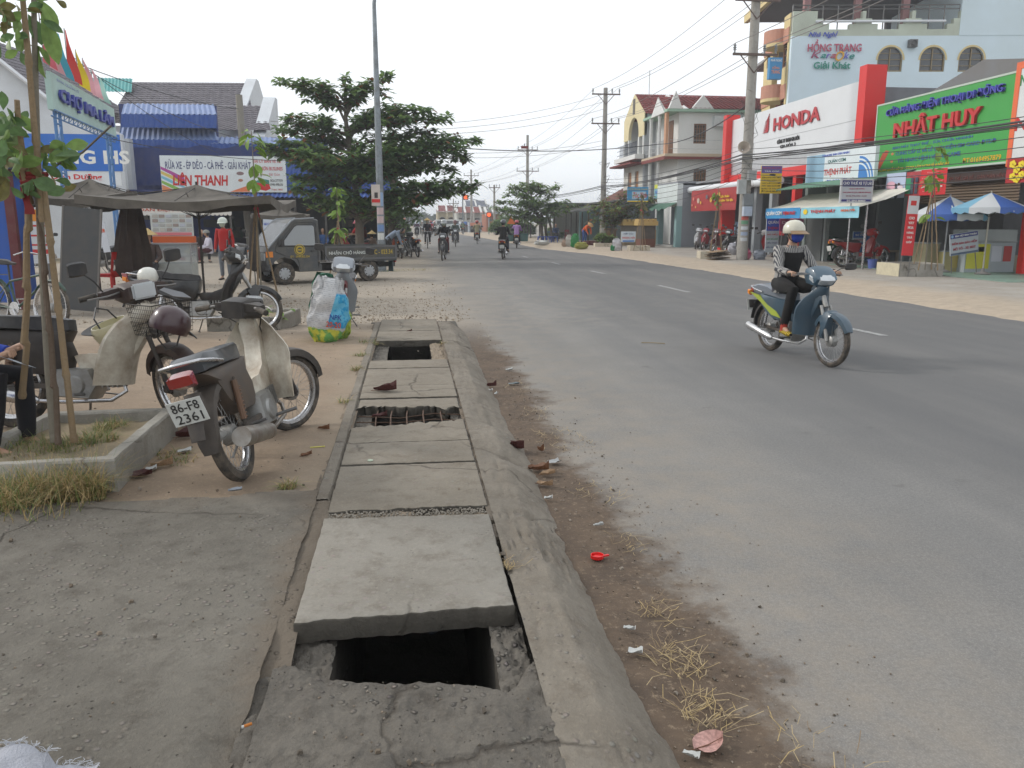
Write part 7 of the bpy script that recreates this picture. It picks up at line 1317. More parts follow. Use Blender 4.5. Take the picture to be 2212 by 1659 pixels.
# big single leaf mesh used for saplings
def leafmesh(L_=.2, W_=.05, bend=.3, fold=.25):
    me = MB(); P, Q, C_ = [], [], []
    for i in range(8):
        t = i/7; w_ = W_*(sin(pi*min(1, t**1.35))**.8 if 0 < t < 1 else .001)*1.0; x = L_*(t-.1*t*t*bend); z = -L_*bend*t*t; C_.append((x, 0, z)); P.append((x, w_, z+w_*fold)); Q.append((x, -w_, z+w_*fold))
    me.strip(P, C_); me.strip(C_, Q); return me
LEAF = {}
def leaf(parent, p, d, roll=0, L_=.2, W_=.05, bend=.3, m=None, name='leaf'):
    key = (round(L_, 2), round(W_, 3), round(bend, 1), m.name)
    if key not in LEAF:
        o = leafmesh(L_, W_, bend).build(name, m, None, True); LEAF[key] = o.data; bpy.data.objects.remove(o)
    o = bpy.data.objects.new(name, LEAF[key]); C.objects.link(o); o.parent = parent; o.location = p
    o.rotation_euler = (V(d).to_track_quat('X', 'Z').to_matrix().to_4x4() @ M4.Rotation(roll, 4, 'X')).to_euler(); return o
def stakes(b, base, pts, r):
    for a, c in pts:
        a, c = V(a), V(c); n = max(3, int((c-a).length/.3)); P = []; R_ = []
        sd = V((random.uniform(-1, 1), random.uniform(-1, 1), 0))*.012
        for i in range(n+1):
            t = i/n; P.append(a.lerp(c, t)+sd*sin(t*5)); R_.append(r*(1-.2*t))
            if i < n: P.append(a.lerp(c, t+.06/n)); R_.append(r*1.22); P.append(a.lerp(c, t+.14/n)); R_.append(r)
        b.tube(P, R_, 8)
def sapling(label, base, h, spread=.5, nl=20, L_=.24, m=LF_L, st=3, sth=None, seed=0, top=None, tie='c03a50', levels=None, r=.012):
    random.seed(seed); s = thing('staked_sapling', label, 'sapling', base); hh = sth or h*.62
    b = MB(); tx = random.uniform(-.1, .1); b.tube([(0, 0, 0), (tx*.4, 0, h*.5), (tx, 0, h)], [r*1.3, r, r*.5], 6); b.build('stem', BARKG, s, True)
    for k in range(st):
        a = 2*pi*k/st+.5; b = MB(); stakes(b, None, [((.32*cos(a), .32*sin(a), 0), (-.03*cos(a), -.03*sin(a), hh*(1+.06*k)))], r*1.25); b.build('bamboo_stake', BAM, s, True)
    b = MB(); b.lathe([(.035, -.03), (.05, 0), (.035, .03)], 8, (tx*.5, 0, hh*.86)); b.tube([(.03, -.04, hh*.86), (.05, -.05, hh*.78)], .01, 4); b.build('tie', mat(tie, .7), s)
    lv = levels or [h*.98, h*.8, h*.62]
    for i in range(nl):
        z = random.choice(lv)+random.uniform(-.12, .08); a = random.uniform(0, 2*pi); e = random.uniform(-.9, .3); o = spread*random.uniform(.05, .35); p = V((tx*z/h+o*cos(a)*.5, o*sin(a)*.5, z)); leaf(s, p, (cos(a)*cos(e), sin(a)*cos(e), sin(e)), random.uniform(-.6, .6), L_*random.choice((.85, 1, 1.15)), L_*.24, .4, m)
    return s
sapling('tall leggy sapling tied with pink ribbon in front of the cafe sign', G(566, 648, .05), 3.05, .5, 22, .27, LF_L, 3, 1.95, 11, levels=[3.0, 2.75, 2.5, 2.2], r=.014)
b_ = AY(733, 540, 24.5); b_.z = 0; sapling('bright green sapling on poles behind the pickup bed', b_, 2.45, .5, 46, .26, LF_L, 4, 1.5, 12, levels=[2.4, 2.0, 1.75, 1.3, 1.2], r=.016)
sapling('bare staked sapling in the left pale planter before the gate pillar', G(1384, 541, .25), 2.5, .7, 26, .26, LF_Y, 3, 2.0, 13, levels=[2.4, 2.1, 1.8])
sapling('staked sapling in front of the dark red festival banner', G(1546, 546, .25), 2.35, .5, 16, .24, LF_L, 4, 2.2, 14, levels=[2.3, 2.0])
sapling('drooping leafy sapling beside the rice shop awning', G(1764, 556, .15), 3.1, .7, 46, .28, LF_M, 3, 1.9, 15, levels=[3.0, 2.9, 2.5, 1.7, 1.5, 1.3])
sapling('sapling in the white faced planter before the phone shop', G(1998, 583, .3), 3.0, .9, 36, .26, LF_L, 4, 2.1, 16, levels=[2.95, 2.8, 2.35, 2.2, 1.35])  # the planter's white face is sunlight put into its end colour
# small weed plants by the black motorbike planter
s = thing('weed_plant', 'small broad leaved weeds in the low planter behind the front wheel', 'plant', G(575, 690, .2)); random.seed(8)
for i in range(26): a = random.uniform(0, 6.3); e = random.uniform(.1, 1.1); leaf(s, (random.uniform(-.25, .3), random.uniform(-.2, .3), random.uniform(0, .12)), (cos(a)*cos(e), sin(a)*cos(e), sin(e)), 0, .13, .035, .4, LF_L if i % 2 else LF_M)
# ------------------------------------------------------------------ near staked tree at the left edge
nt_ = thing('staked_tree', 'young big leafed tree tied with red cloth to bamboo poles at the left edge', 'tree', (0, 0, 0)); YN = 4.75
def NP(px, py, Y=YN): return AY(px, py, Y)
base = NP(110, 930, 4.72); base.z = .16; nt_.location = base
q = lambda p: V(p)-base
random.seed(2); b = MB(); b.tube([q(NP(118, 955, 4.78)), q(NP(105, 800, 4.8)), q(NP(88, 500)), q(NP(82, 380)), q(NP(77, 200)), q(NP(73, 0)), q(NP(71, -160))], [.024, .022, .02, .018, .016, .013, .008], 10); b.build('trunk', BARKG, nt_, True)
for i, (pa, pb, r, mm, Ya, Yb) in enumerate((((48, 860), (66, 372), .02, BAM, 4.9, YN), ((66, 440), (30, 215), .016, BAM, YN, 4.6), ((126, 960), (88, 470), .017, BAM2, 4.65, YN), ((160, 955), (92, 380), .019, BAM, 4.72, 4.7), ((92, 480), (48, -30), .017, BAM, 4.7, 4.68))):
    b = MB(); stakes(b, None, [(q(NP(*pa, Ya)), q(NP(*pb, Yb)))], r); b.build('bamboo_pole', mm, nt_, True)
b = MB(); c = q(NP(74, 385, YN)); RC = mat('7a1418', .85, 0, .2); 
for k in range(3): b.tube([c+V((.06*cos(t), .05*sin(t), .02*k-.02)) for t in [2*pi*j/12 for j in range(13)]], .014, 6)
b.build('red_tie', RC, nt_, True); b = MB(); P0 = [c+V((-.05-.006*sin(k), -.05, -.02-.028*k)) for k in range(7)]; P1 = [c+V((.0+.012*sin(k*1.4), -.06, -.01-.03*k)) for k in range(7)]; b.strip(P0, P1); b.build('red_tie_end', RC, nt_, True)
def NL(px0, py0, px1, py1, m, w_=.25, Y=YN, dy=0, bend=.25):
    a, c = NP(px0, py0, Y), NP(px1, py1, Y+dy); d = c-a; leaf(nt_, q(a), d, random.uniform(-.5, .5)+(1.2 if random.random() < .5 else -1.2), d.length*1.04, d.length*w_, bend, m)
for a in ((80, -6, 124, 54, LF_M, .2), (88, 24, 128, 132, LF_M, .17), (76, 95, 118, 138, LF_M, .2), (84, 98, 82, 166, LF_M, .28), (84, 40, 134, 64, LF_D, .2), (60, 30, 96, 90, LF_D, .3), (76, 4, 110, -14, LF_M, .25), (120, 0, 148, 16, LF_Y, .25), (56, 62, 36, 108, LF_M, .3), (40, 108, 12, 122, LF_M, .3), (44, 112, 60, 140, LF_D, .35), (30, 86, 48, 110, LF_M, .35)): NL(*a)
random.seed(17)
for (cx, cy, rx, ry, n, ms, L0) in ((18, 22, 34, 38, 26, (LF_D, LF_M, LF_Y), 34), (20, 80, 22, 24, 10, (LF_D, LF_M), 26), (22, 275, 34, 40, 26, (LF_D, LF_D, LF_M), 46), (24, 345, 40, 50, 34, (LF_D, LF_M, LF_Y), 50), (105, 340, 28, 26, 14, (LF_M, LF_D), 46), (70, 400, 55, 28, 16, (LF_D, LF_Y, LF_D), 44)):
    for i in range(n):
        x, y = random.gauss(cx, rx*.5), random.gauss(cy, ry*.5); a = random.uniform(0, 6.3); l_ = L0*random.uniform(.7, 1.2); NL(x, y, x+l_*cos(a), y+l_*sin(a)*.8, random.choice(ms), random.choice((.22, .28)), YN+random.uniform(-.25, .15), random.uniform(-.1, .1))
for a in ((115, 345, 178, 332, LF_D, .22), (120, 350, 172, 362, LF_M, .2), (104, 330, 140, 305, LF_M, .35), (120, 325, 150, 318, LF_M, .3), (0, 370, 14, 415, LF_Y, .25)): NL(*a)
for a in ((86, 385, 130, 352), (130, 352, 178, 330), (178, 330, 240, 272)): b = MB(); b.tube([q(NP(a[0], a[1])), q(NP(a[2], a[3]))], .006, 5); b.build('twig', BARK, nt_, True)
# ------------------------------------------------------------------ grass
DRY = leafmat((.34, .25, .11), (.22, .16, .08), .15, 6, 'dry_grass'); GRN = leafmat((.1, .15, .04), (.2, .2, .07), .2, 6, 'grass')
def blades(name, label, spots, m, n, h, r, droop=.5, w_=.0022, seed=0, zf=.1):
    random.seed(seed); b = MB()
    for (x, y, rr, k) in spots:
        for i in range(int(n*k)):
            a, q_ = random.uniform(0, 2*pi), rr*sqrt(random.random()); px_, py_ = x+q_*cos(a), y+q_*sin(a); z0 = zf(px_, py_) if callable(zf) else zf; l_ = h*random.uniform(.4, 1.2); d = V((random.gauss(0, 1), random.gauss(0, 1), 0)).normalized(); dp = droop*random.uniform(.4, 1.6); s = V((-d.y, d.x, 0))*w_; P, Q = [], []; b.cur = random.randrange(len(m)) if isinstance(m, list) else 0
            for j in range(4): t = j/3; c = V((px_, py_, z0))+d*l_*dp*t**1.6+V((0, 0, l_*(t-.62*dp*t*t))); P.append(c-s*(1-t*.8)); Q.append(c+s*(1-t*.8))
            b.strip(P, Q)
    o = b.build(name, m, None); return tag(o, label, None, kind='stuff')
gp = [(G(x, y, .12).x, G(x, y, .12).y, r, k) for x, y, r, k in ((60, 1085, .13, 1), (120, 1075, .12, 1.3), (170, 1070, .1, 1.2), (15, 1090, .14, 1), (200, 1075, .06, .5), (100, 1100, .2, .4), (230, 1055, .05, .3))]
blades('dry_grass', 'dry straw coloured grass against the planter', gp, [DRY, DRY, GRN], 330, .26, 0, .7, .0022, 3, .11)
gi = [(G(x, y, .2).x, G(x, y, .2).y, r, k) for x, y, r, k in ((210, 955, .12, 1), (240, 930, .1, 1), (150, 970, .15, .8), (60, 975, .2, .8), (20, 960, .2, .5))]
blades('planter_grass', 'green and dry weeds inside the planter', gi, [DRY, GRN, GRN], 260, .12, 0, .8, .0025, 4, .2)
blades('verge_grass', 'dry tufts along the drain edge and lamp base', [(G(x, y, .1).x, G(x, y, .1).y, r, k) for x, y, r, k in ((782, 770, .08, .5), (770, 800, .06, .5), (792, 740, .1, .4), (745, 870, .05, .3), (810, 745, .04, .4), (958, 745, .03, .3), (620, 1055, .05, .5), (370, 985, .1, .4), (395, 1000, .1, .4))]+[(-.9, 25.2, .7, 2.2), (-.2, 25.4, .7, 1.2), (.3, 25.6, .4, .5)], [DRY, GRN], 150, .09, 0, 1.1, .003, 5, lambda x, y: .02 if y > 13 else .1)
random.seed(6); b = MB()
for (x, y, r, k) in ((1.0, 4.2, .2, .5), (.98, 3.5, .14, .4), (1.02, 5.3, .34, 1.3), (.95, 6.1, .22, .5), (.92, 7.2, .25, .4), (.88, 2.45, .13, 1.1), (.86, 2.15, .12, 1.2), (.9, 2.8, .1, .5), (.365, 3.05, .02, .4), (.9, 10.5, .3, .4), (1.1, 1.9, .2, .3)):
    for i in range(int(75*k)):
        a, q_, t = random.uniform(0, 6.3), r*sqrt(random.random()), random.gauss(1.2, .8); p = V((x+q_*cos(a)*.6, y+q_*sin(a), (.006 if x > .6 else .115)+random.uniform(0, .02))); l_ = random.choice((.03, .05, .08, .12)); d = V((cos(t), sin(t), random.uniform(-.03, .15)))*l_; bd = V((-d.y, d.x, 0))*random.uniform(-.25, .25); s = V((-d.y, d.x, 0)).normalized()*random.uniform(.0006, .0016)
        m_ = p+d*.5+bd; b.cur = random.randrange(3); b.strip([p-s, m_-s, p+d-s], [p+s, m_+s, p+d+s])
tag(b.build('kerb_straw', [DRY, mat((.4, .31, .17), .9, 0, .3), mat((.2, .14, .08), .9, 0, .3)]), 'blown straw lying in the gutter', kind='stuff')
# ------------------------------------------------------------------ grey pickup
RW, FW = G(775, 604), G(596, 612); d_ = FW-RW; tk = thing('pickup_truck', 'small dark grey pickup truck with yellow number and white lettering on its bed', 'truck', RW, atan2(d_.y, d_.x)); wb = d_.length; tk.scale = (wb/2.23,)*3
TG = mat('3a3c3f', .42, .2, .35, 3, dc='6a6558', coat=.25); TGD = mat('26272a', .6, 0, .3); HW = .68
for x in (0, 2.23):
    for s in (-1, 1):
        w_ = thing('wheel', None, None); w_.parent = tk; b = MB(); b.lathe([(.13, -.07), (.2, -.085), (.255, -.07), (.268, -.03), (.268, .03), (.255, .07), (.2, .085), (.13, .07)], 32, (x, s*(HW-.09), .268), 'Y'); b.build('tyre', RUB, w_, True)
        b = MB(); b.lathe([(0, .075*s), (.05, .085*s), (.16, .07*s), (.175, .045*s), (.175, -.05)], 28, (x, s*(HW-.09), .268), 'Y'); b.build('hubcap', mat('a8acb0', .35, .5, .3), w_, True); b = MB()
        for k in range(9): a = 2*pi*k/9; b.box((x+.12*cos(a), s*(HW-.09+.077), .268+.12*sin(a)), (.035, .012, .02), rot=M4.Rotation(-a, 3, 'Y'))
        b.build('hubcap_slot', TGD, w_)
prof = [(2.66, .36), (2.68, .55), (2.66, .78), (2.6, .86), (2.02, 1.50), (1.93, 1.55), (1.42, 1.58), (1.3, 1.54), (1.27, .3), (1.86, .3), (1.88, .42), (1.98, .56), (2.1, .63), (2.23, .66), (2.36, .63), (2.48, .56), (2.58, .42), (2.6, .34)]
b = MB(); rs = []
for y, k in ((-HW, 0), (-HW+.04, 0), (HW-.04, 0), (HW, 0)):
    e = .025 if abs(y) == HW else 0; rs.append([V((lerp(x, 2.0, e), y*(1-.11*max(0, (z-.86)/.7)), lerp(z, .9, e))) for x, z in prof])
b.rings(rs); b.build('cab', TG, tk, True, ang=25)
for s in (-1, 1):
    yy = lambda z: s*(HW*(1-.11*max(0, (z-.86)/.7))+.004); b = MB(); P = [(2.36, .93), (2.3, .96), (1.93, 1.38), (1.86, 1.42), (1.46, 1.42), (1.42, 1.38), (1.42, .94), (1.46, .92)]
    b.add([(x, yy(z), z) for x, z in P], [tuple(range(len(P)))]); b.build('side_window', mat((.16, .175, .18), .08, 0, .1, 3, spec=1, coat=1), tk); b = MB(); b.tube([(x, yy(z), z) for x, z in P+P[:1]], .012, 4, False); b.build('window_seal', BLK, tk)
    b = MB(); b.tube([(1.37, yy(.4), .38), (1.37, yy(.9), .9), (1.38, yy(1.45), 1.46), (1.5, yy(1.47), 1.49), (1.9, yy(1.45), 1.47), (2.42, yy(.9), .92), (2.44, yy(.8), .8), (2.2, yy(.7), .7), (1.9, yy(.5), .62), (1.84, yy(.4), .38)], .006, 4); b.build('door_seam', BLK, tk); boxp('door_handle', 1.44, 1.54, min(s*HW, s*(HW+.02)), max(s*HW, s*(HW+.02)), .78, .81, BLK, tk, .004)
    b = MB(); b.box((2.3, s*(HW+.12), 1.0), (.08, .05, .17)); b.tube([(2.28, s*HW, .95), (2.3, s*(HW+.1), .97)], .012, 5); b.build('side_mirror', BLK, tk, bevel=.01)
    boxp('corner_light', 2.5, 2.67, min(s*(HW-.02), s*(HW+.006)), max(s*(HW-.02), s*(HW+.006)), .66, .8, AMB, tk, .006); boxp('headlight', 2.655, 2.69, s*.48-.14, s*.48+.14, .58, .76, GLS, tk, .01)
b = MB(); zt_, zb__ = 1.46, .92; fx = lambda z: 2.6-(z-.86)*.58/.64+.015; b.add([(fx(zb__), -HW*.93, zb__), (fx(zb__), HW*.93, zb__), (fx(zt_), HW*.84, zt_), (fx(zt_), -HW*.84, zt_)], [(0, 1, 2, 3)]); b.build('windscreen', PANE, tk)
b = MB()
for s in (-1, 1): b.tube([(2.62, s*(HW-.02), .86), (2.0, s*(HW*.92), 1.51), (1.9, s*HW*.9, 1.56), (1.42, s*HW*.9, 1.585)], .022, 6)
b.build('roof_pillar', mat('8a8e92', .4, .3, .2), tk, True); boxp('bumper', 2.6, 2.74, -HW, HW, .34, .5, TGD, tk, .02); boxp('licence_plate', 2.74, 2.75, -.2, .2, .36, .47, WHT, tk)
BZ0, BZ1 = .56, .9; X0, X1 = -.76, 1.22
boxp('bed_floor', X0, X1, -HW-.03, HW+.03, BZ0-.05, BZ0, TG, tk)
for s in (-1, 1):
    y0_, y1_ = sorted((s*(HW+.035), s*(HW+.0))); sp = boxp('bed_side', X0, X1, y0_, y1_, BZ0+.001, BZ1, TG, tk); b = MB()
    for z in (BZ0+.02, BZ1-.02): b.box(((X0+X1)/2, s*(HW+.045), z), (X1-X0, .03, .045))
    for x in (X0+.03, X1-.03): b.box((x, s*(HW+.045), (BZ0+BZ1)/2), (.05, .028, BZ1-BZ0-.09))
    b.build('bed_rail', mat('5c5e60', .5, .2, .35), tk)
boxp('tailgate', X0-.03, X0-.001, -HW, HW, BZ0, BZ1, TG, tk); boxp('headboard', X1+.001, X1+.03, -HW, HW, BZ0, BZ1, TG, tk); b = MB(); b.box((.9, .3, .4), (3.6, .08, .12)); b.box((.9, -.3, .4), (3.6, .08, .12)); b.box((.7, -.5, .36), (.5, .2, .24)); b.box((.7, .5, .36), (.4, .18, .2)); b.build('chassis', TGD, tk)
for s in (-1, 1): b = MB(); fender(b, V((0, 0, .268)), .34, R(20), R(165), .12, 10); o = b.build('mudguard', BLK, tk); o.location.y = s*(HW-.12)
b = MB(); b.box((X0+.05, HW*.7, .36), (.02, .24, .28)); b.build('mudflap', mat('4a5e64', .7), tk); b = MB(); b.box((X0-.01, HW*.8, .5), (.03, .2, .08)); b.build('tail_light', REDL, tk)
SD = thing('side_lettering', None, None); SD.parent = tk; SD.rotation_euler = (pi/2, 0, pi); SD.location = (0, HW+.045, 0)
TWH, TYE = mat('c8ccc8', .6), mat('b8a038', .6); text('NHẬN CHỞ HÀNG', SD, TWH, width=.98, height=.125, fat=.02, depth=.002, loc=(-.62, .735, .0)); text('86C - 023.34', SD, TYE, width=.64, height=.12, fat=.01, depth=.002, loc=(.32, .74, .0)); text('ĐT - 0944.802.334', SD, TYE, width=.48, height=.055, fat=.01, depth=.002, loc=(-1.84, .67, -.035))
b = MB(); c = (-1.84, .86, -.036)
for r0, r1 in ((.135, .12), (.1, .06)): b.strip([(c[0]+r0*cos(2*pi*i/24), c[1]-.03+r0*sin(2*pi*i/24), c[2]) for i in range(25)], [(c[0]+r1*cos(2*pi*i/24), c[1]-.03+r1*sin(2*pi*i/24), c[2]) for i in range(25)])
b.box((c[0], c[1]-.03, c[2]), (.1, .03, .002)); b.build('emblem', TYE, SD)
# ------------------------------------------------------------------ near motorbikes
LEGW = mat('d2cdbf', .5, 0, .4, 5, dc='7a5c3c'); CWB = mat('2e201e', .5, 0, .35, 8, dc='5a4a40'); CVR = mat('221e1c', .5, 0, .35, 6, dc='4a4038')
m1 = motorbike('old cream and black motorbike parked side on with wire basket and boxy headlight', (-2.74, 5.8, .11), (-1.58, 5.66, .1), style='cub', leg=LEGW, col=CVR, col2=CVR, cowl=CWB, fcol=CWB, lod=2, lean=-7, steer=-38, basket=True, mirrors=2)
m2 = motorbike('old cream motorbike seen from behind leaning on its stand with plate 86-F8 2361', (-.93, 4.42, .105), (-.80, 5.53, .1), style='cub', leg=LEGW, col=mat('2c2826', .5, 0, .3), col2=mat('4a4440', .5, 0, .4, 5, dc='6a5a4a'), cowl=mat('1c1a1a', .5, 0, .3), fcol=mat('35302c', .5, 0, .4), lod=2, lean=-15, steer=-35, plate='86-F8/2361', mirrors=0, sig=False, pg=True, muff=mat('98948e', .38, .8, .35, 10, dc='6a5440'), seat='30363c')
m3 = motorbike('newer glossy black motorbike parked behind with white helmet on its seat', (-3.12, 10.55, .1), (-1.93, 10.7, .1), col='101114', lod=2, lean=-8, steer=8, decal=mat('8a8e94', .4), mirrors=2)
m4 = motorbike('red and silver motorbike facing the camera behind the fertiliser sacks', (-.98, 12.0, .0), (-.96, 10.85, .06), col='6a1a24', lod=2, lean=-5, cowl='8a9098', leg='7c8288')
def helmet(label, p, col, rot=(0, 0, 0), s=1):
    r = thing('helmet', label, 'helmet', p, sc=s); r.rotation_euler = rot; b = MB(); b.lathe([(.118, -.03), (.128, .0), (.127, .035), (.115, .08), (.085, .115), (.04, .135), (0, .14)], 24); b.lathe([(0, .125), (.07, .1), (.11, .04), (.112, -.03), (.118, -.03)], 20); b.build('shell', mat(col, .35, 0, .25, 6, coat=.5), r, True)
    b = MB(); P0 = [V((.126*cos(a), .126*sin(a), .01)) for a in [R(-60+10*i) for i in range(13)]]; P1 = [V((.19*cos(a*.85), .15*sin(a), -.02)) for a in [R(-60+10*i) for i in range(13)]]; b.strip(P0, P1); b.strip([p_-V((0, 0, .005)) for p_ in P1], [p_-V((0, 0, .005)) for p_ in P0]); b.build('visor', BLK, r, True); b = MB(); b.tube([(0, .11, -.02), (.02, .09, -.1), (.03, 0, -.15), (.02, -.09, -.1), (0, -.11, -.02)], .006, 5); b.build('chin_strap', BLK, r); return r
p = AY(320, 598, 10.55); helmet('white helmet resting on the black motorbike seat', (p.x, p.y, p.z-.02), 'c8c8c0', (0, R(-8), 1.2)); hp = AY(238, 706, 5.85); helmet('cream helmet hung upside down under the old motorbike handlebar', hp, 'bdb796', (R(165), R(15), 2.9), 1.0); hb = AY(366, 706, 5.45); helmet('maroon helmet lying in the wire basket', hb, '34141e', (.2, .3, 1), 1.0)
bicycle('old bicycle with black saddle partly hidden by the bamboo poles', G(-10, 712, .1), G(112, 722, .1), col='1a4034', lod=2, lean=-6)
# main rider
mr = motorbike('slate blue motorbike ridden toward the camera by the woman in striped jacket', (4.20, 9.04, 0), (4.34, 7.90, 0), col='324a5a', lod=2, steer=3, decal=mat('9aa83a', .4, 0, .2), mirrors=0, plate='', seat='6a727c', cowl='3a5668', muff=mat((.62, .62, .62), .25, .9, .3, 10))
b = MB(); b.M = RotAbout(V((.9, 0, .93)), V((-.3, 0, 1)), 0); b.tube([(.86, .2, 1.0), (.9, .27, 1.05), (.9, .36, 1.06)], .005, 5); b.puff([(.88, 1.03), (.9, 1.04), (.9, 1.1), (.885, 1.11)], .07, y=.4, k=5); b.build('mirror', BLK, mr, True)
g = NG('stripe'); wv = g.n.new('ShaderNodeTexWave'); wv.wave_type = 'BANDS'; wv.bands_direction = 'Y'; wv.inputs['Scale'].default_value = 15; wv.inputs['Distortion'].default_value = 3; wv.inputs['Detail'].default_value = 2; g.l(g.tc, wv.inputs['Vector']); STR = g.done(g.mix(g.rng(wv.outputs['Fac'], .5, .58), (.34, .33, .31), (.06, .06, .07)), .85)
YS = NG('stripe_shoe'); w2 = YS.n.new('ShaderNodeTexWave'); w2.inputs['Scale'].default_value = 14; YS.l(YS.tc, w2.inputs['Vector']); YSH = YS.done(YS.mix(YS.rng(w2.outputs['Fac'], .45, .55), (.6, .42, .03), (.03, .025, .02)), .8)
rz_ = atan2(-1.14, .14); rd = person('woman riding in striped jacket, blue face mask and white helmet', (4.20, 9.04, 0), rz_, 'ride', topm=STR, inner='08080a', bottom='0c0c0e', helmet='c9c5b4', mask='1e3c9c', lod=2, sc=.96, shoes=YSH, turn=14, hair=False)
b = MB(); [b.tube([(.545, s*.175, .32), (.55, s*.175, .46)], [.042, .045], 10) for s in (-1, 1)]; b.build('socks', mat('a83020', .8, 0, .2), rd, True)
# ------------------------------------------------------------------ riders down the street
def rider(lab, bk, px0, py0, px1, py1, col, top, bot, hel, mask=None, hood=None, cyc=False, lod=0, group=None, **k):
    a, c = G(px0, py0), G(px1, py1); d = (c-a); d.z = 0
    L0 = 1.2 if not cyc else 1.05
    if d.length < .2: d = V((0, -1, 0))
    d = d.normalized()*L0; c = a+d
    (bicycle if cyc else motorbike)(bk, a, c, col=col, lod=lod, **k)
    return person(lab, a, atan2(d.y, d.x), 'cycle' if cyc else 'ride', top=top, bottom=bot, helmet=hel, mask=mask, hood=hood, lod=0, hat='cone' if cyc else None)
rider('rider in dark hooded jacket with white helmet and pale mask coming down the left lane', 'dark motorbike under the hooded rider with red trousers', 962, 560.5, 955, 564, '30343a', '15181c', '5a1c1c', 'b8bcc0', 'b0b8a8', '15181c', lod=1)
rider('cyclist in conical hat and dark jacket at the left of the road', 'dark bicycle ridden by the cyclist in conical hat', 924, 536, 924, 538.5, '2a2a2c', '24222a', '1c1c20', None, 'a8a090', cyc=True)
rider('rider in grey green jacket and maroon helmet in the middle of the road', 'motorbike under the grey green jacketed rider', 984, 532, 984, 534, '404448', '46504a', '1c2230', '5a2a30')
rider('rider in tan jacket riding away near the right edge', 'motorbike ridden away by the tan jacketed rider', 1030.6, 527, 1030.6, 525, '1c1c1e', '8a8468', '20222a', 'a03a34', plate='')
rider('man in black shirt and grey helmet riding away on a dark motorbike', 'dark motorbike ridden away by the man in black', 1086, 560.5, 1093, 556, '1c1a1e', '0c0c0e', '161a28', '50565a', lod=1, plate='')
rider('rider in lilac jacket and pink helmet riding away with green side boxes', 'motorbike carrying two green side boxes', 1116, 536.5, 1117, 534.5, '22242a', 'a07ab0', '22222a', 'b0404c', plate='')
p = G(1116, 536.5)
for s in (-1, 1): t = thing('side_box', f"green cargo box slung on the {'left' if s < 0 else 'right'} of the lilac rider's motorbike", 'box', (p.x+s*.42, p.y+.1, .38)); b = MB(); b.box((0, 0, .22), (.42, .5, .42)); b.build('box_body', mat('3c5e5a', .7, 0, .3), t, bevel=.02); b = MB(); b.box((0, 0, .445), (.44, .52, .03)); b.box((-s*.14, 0, .3), (.12, .04, .05)); b.build('lid', mat('2c4844', .7), t)
for i, (px, py, dr, c_, t_, h_, lab) in enumerate(((901, 513.5, -1, '20202a', '4a2a44', 'c8c8c8', 'far rider in plum jacket at the left road edge'), (912, 511, -1, '50504c', '8a8a84', 'c0c0bc', 'far pale rider with lit headlight'), (931, 513, 1, '6a1c1c', 'a0242c', '8a2a2a', 'far rider in red just behind the cyclist'), (939, 507, -1, '383838', '70685c', 'c8a0a0', 'farther grey rider left of centre'), (955, 508, -1, '2a2a30', '3a4650', '9aa0a8', 'far rider in slate jacket beside the white van'), (1000, 507, 1, '2a2a2a', '5a6a50', '7a7a70', 'far rider in olive before the white shopfront'))):
    rider(lab, lab.replace('rider', 'motorbike').replace(' in plum jacket', ' of the plum rider').replace(' in red', ' of the red rider').replace(' in slate jacket', ' of the slate rider').replace(' in olive', ' of the olive rider'), px, py, px, py+dr*-.9 if dr > 0 else py+.9, c_, t_, '22242a', h_)
p = AY(967, 502, 118); vn = thing('far_van', 'distant white van parked at the right road edge', 'van', (p.x, 118, 0), .0); b = MB(); b.prism([(-2.1, .4), (-2.2, 1.0), (-1.7, 1.75), (1.9, 1.75), (2.1, 1.0), (2.1, .4)], -.8, .8); b.build('body', mat('c8c8c4', .4), vn, bevel=.08); boxp('window_band', -1.5, 1.8, -.82, -.8, 1.15, 1.55, PANE, vn); [boxp('wheel', x-.3, x+.3, -.84, -.6, .0, .6, RUB, vn, .1) for x in (-1.3, 1.3)]
# ------------------------------------------------------------------ parked bikes right of the pickup
for lab, a, c, col, kw in (('dark motorbike with orange tail panel parked nose in behind the pickup', (868, 559), (848, 552), '24282c', dict(plate='', lean=-8, leg='b04a24')), ('black motorbike with silver rear wheel parked sideways beside the road', (903, 556), (876, 552), '1c1c20', dict(plate='', lean=-6)), ('motorbike hidden behind the parked bicycle', (880, 553), (862, 549), '2a2024', dict(lean=-6)), ('dusty green motorbike at the far end of the parked row', (884, 546), (866, 545), '33443c', dict(lean=-6)), ('red motorbike of the pink helmeted rider behind the pickup bed', (792, 562), (762, 563), '8a1a1e', dict()), ('motorbike with pale seat parked by the shed post', (812, 556), (836, 553), '2c3034', dict(lean=-6))): motorbike(lab, G(*a), G(*c), col=col, lod=1, **kw)
bicycle('silver bicycle leaning among the parked motorbikes', G(888, 556), G(866, 552), col='8a8e90', lod=1, lean=-8)
a = G(792, 562); c = G(762, 563); person('woman in red shirt and pink helmet on the red motorbike behind the pickup', a, atan2(c.y-a.y, c.x-a.x), 'ride', top='b01c20', bottom='20242c', helmet='b83850', long=False)
person('man in pale blue shirt bending beside the parked bikes', G(842, 560), 0, 'bend', top='8a98ac', bottom='2c2a2c'); person('vendor in conical hat sitting behind the pickup tail', G(803, 562), 1, 'sit', top='6a5a50', bottom='2a2a2c', hat='cone', sc=.9)
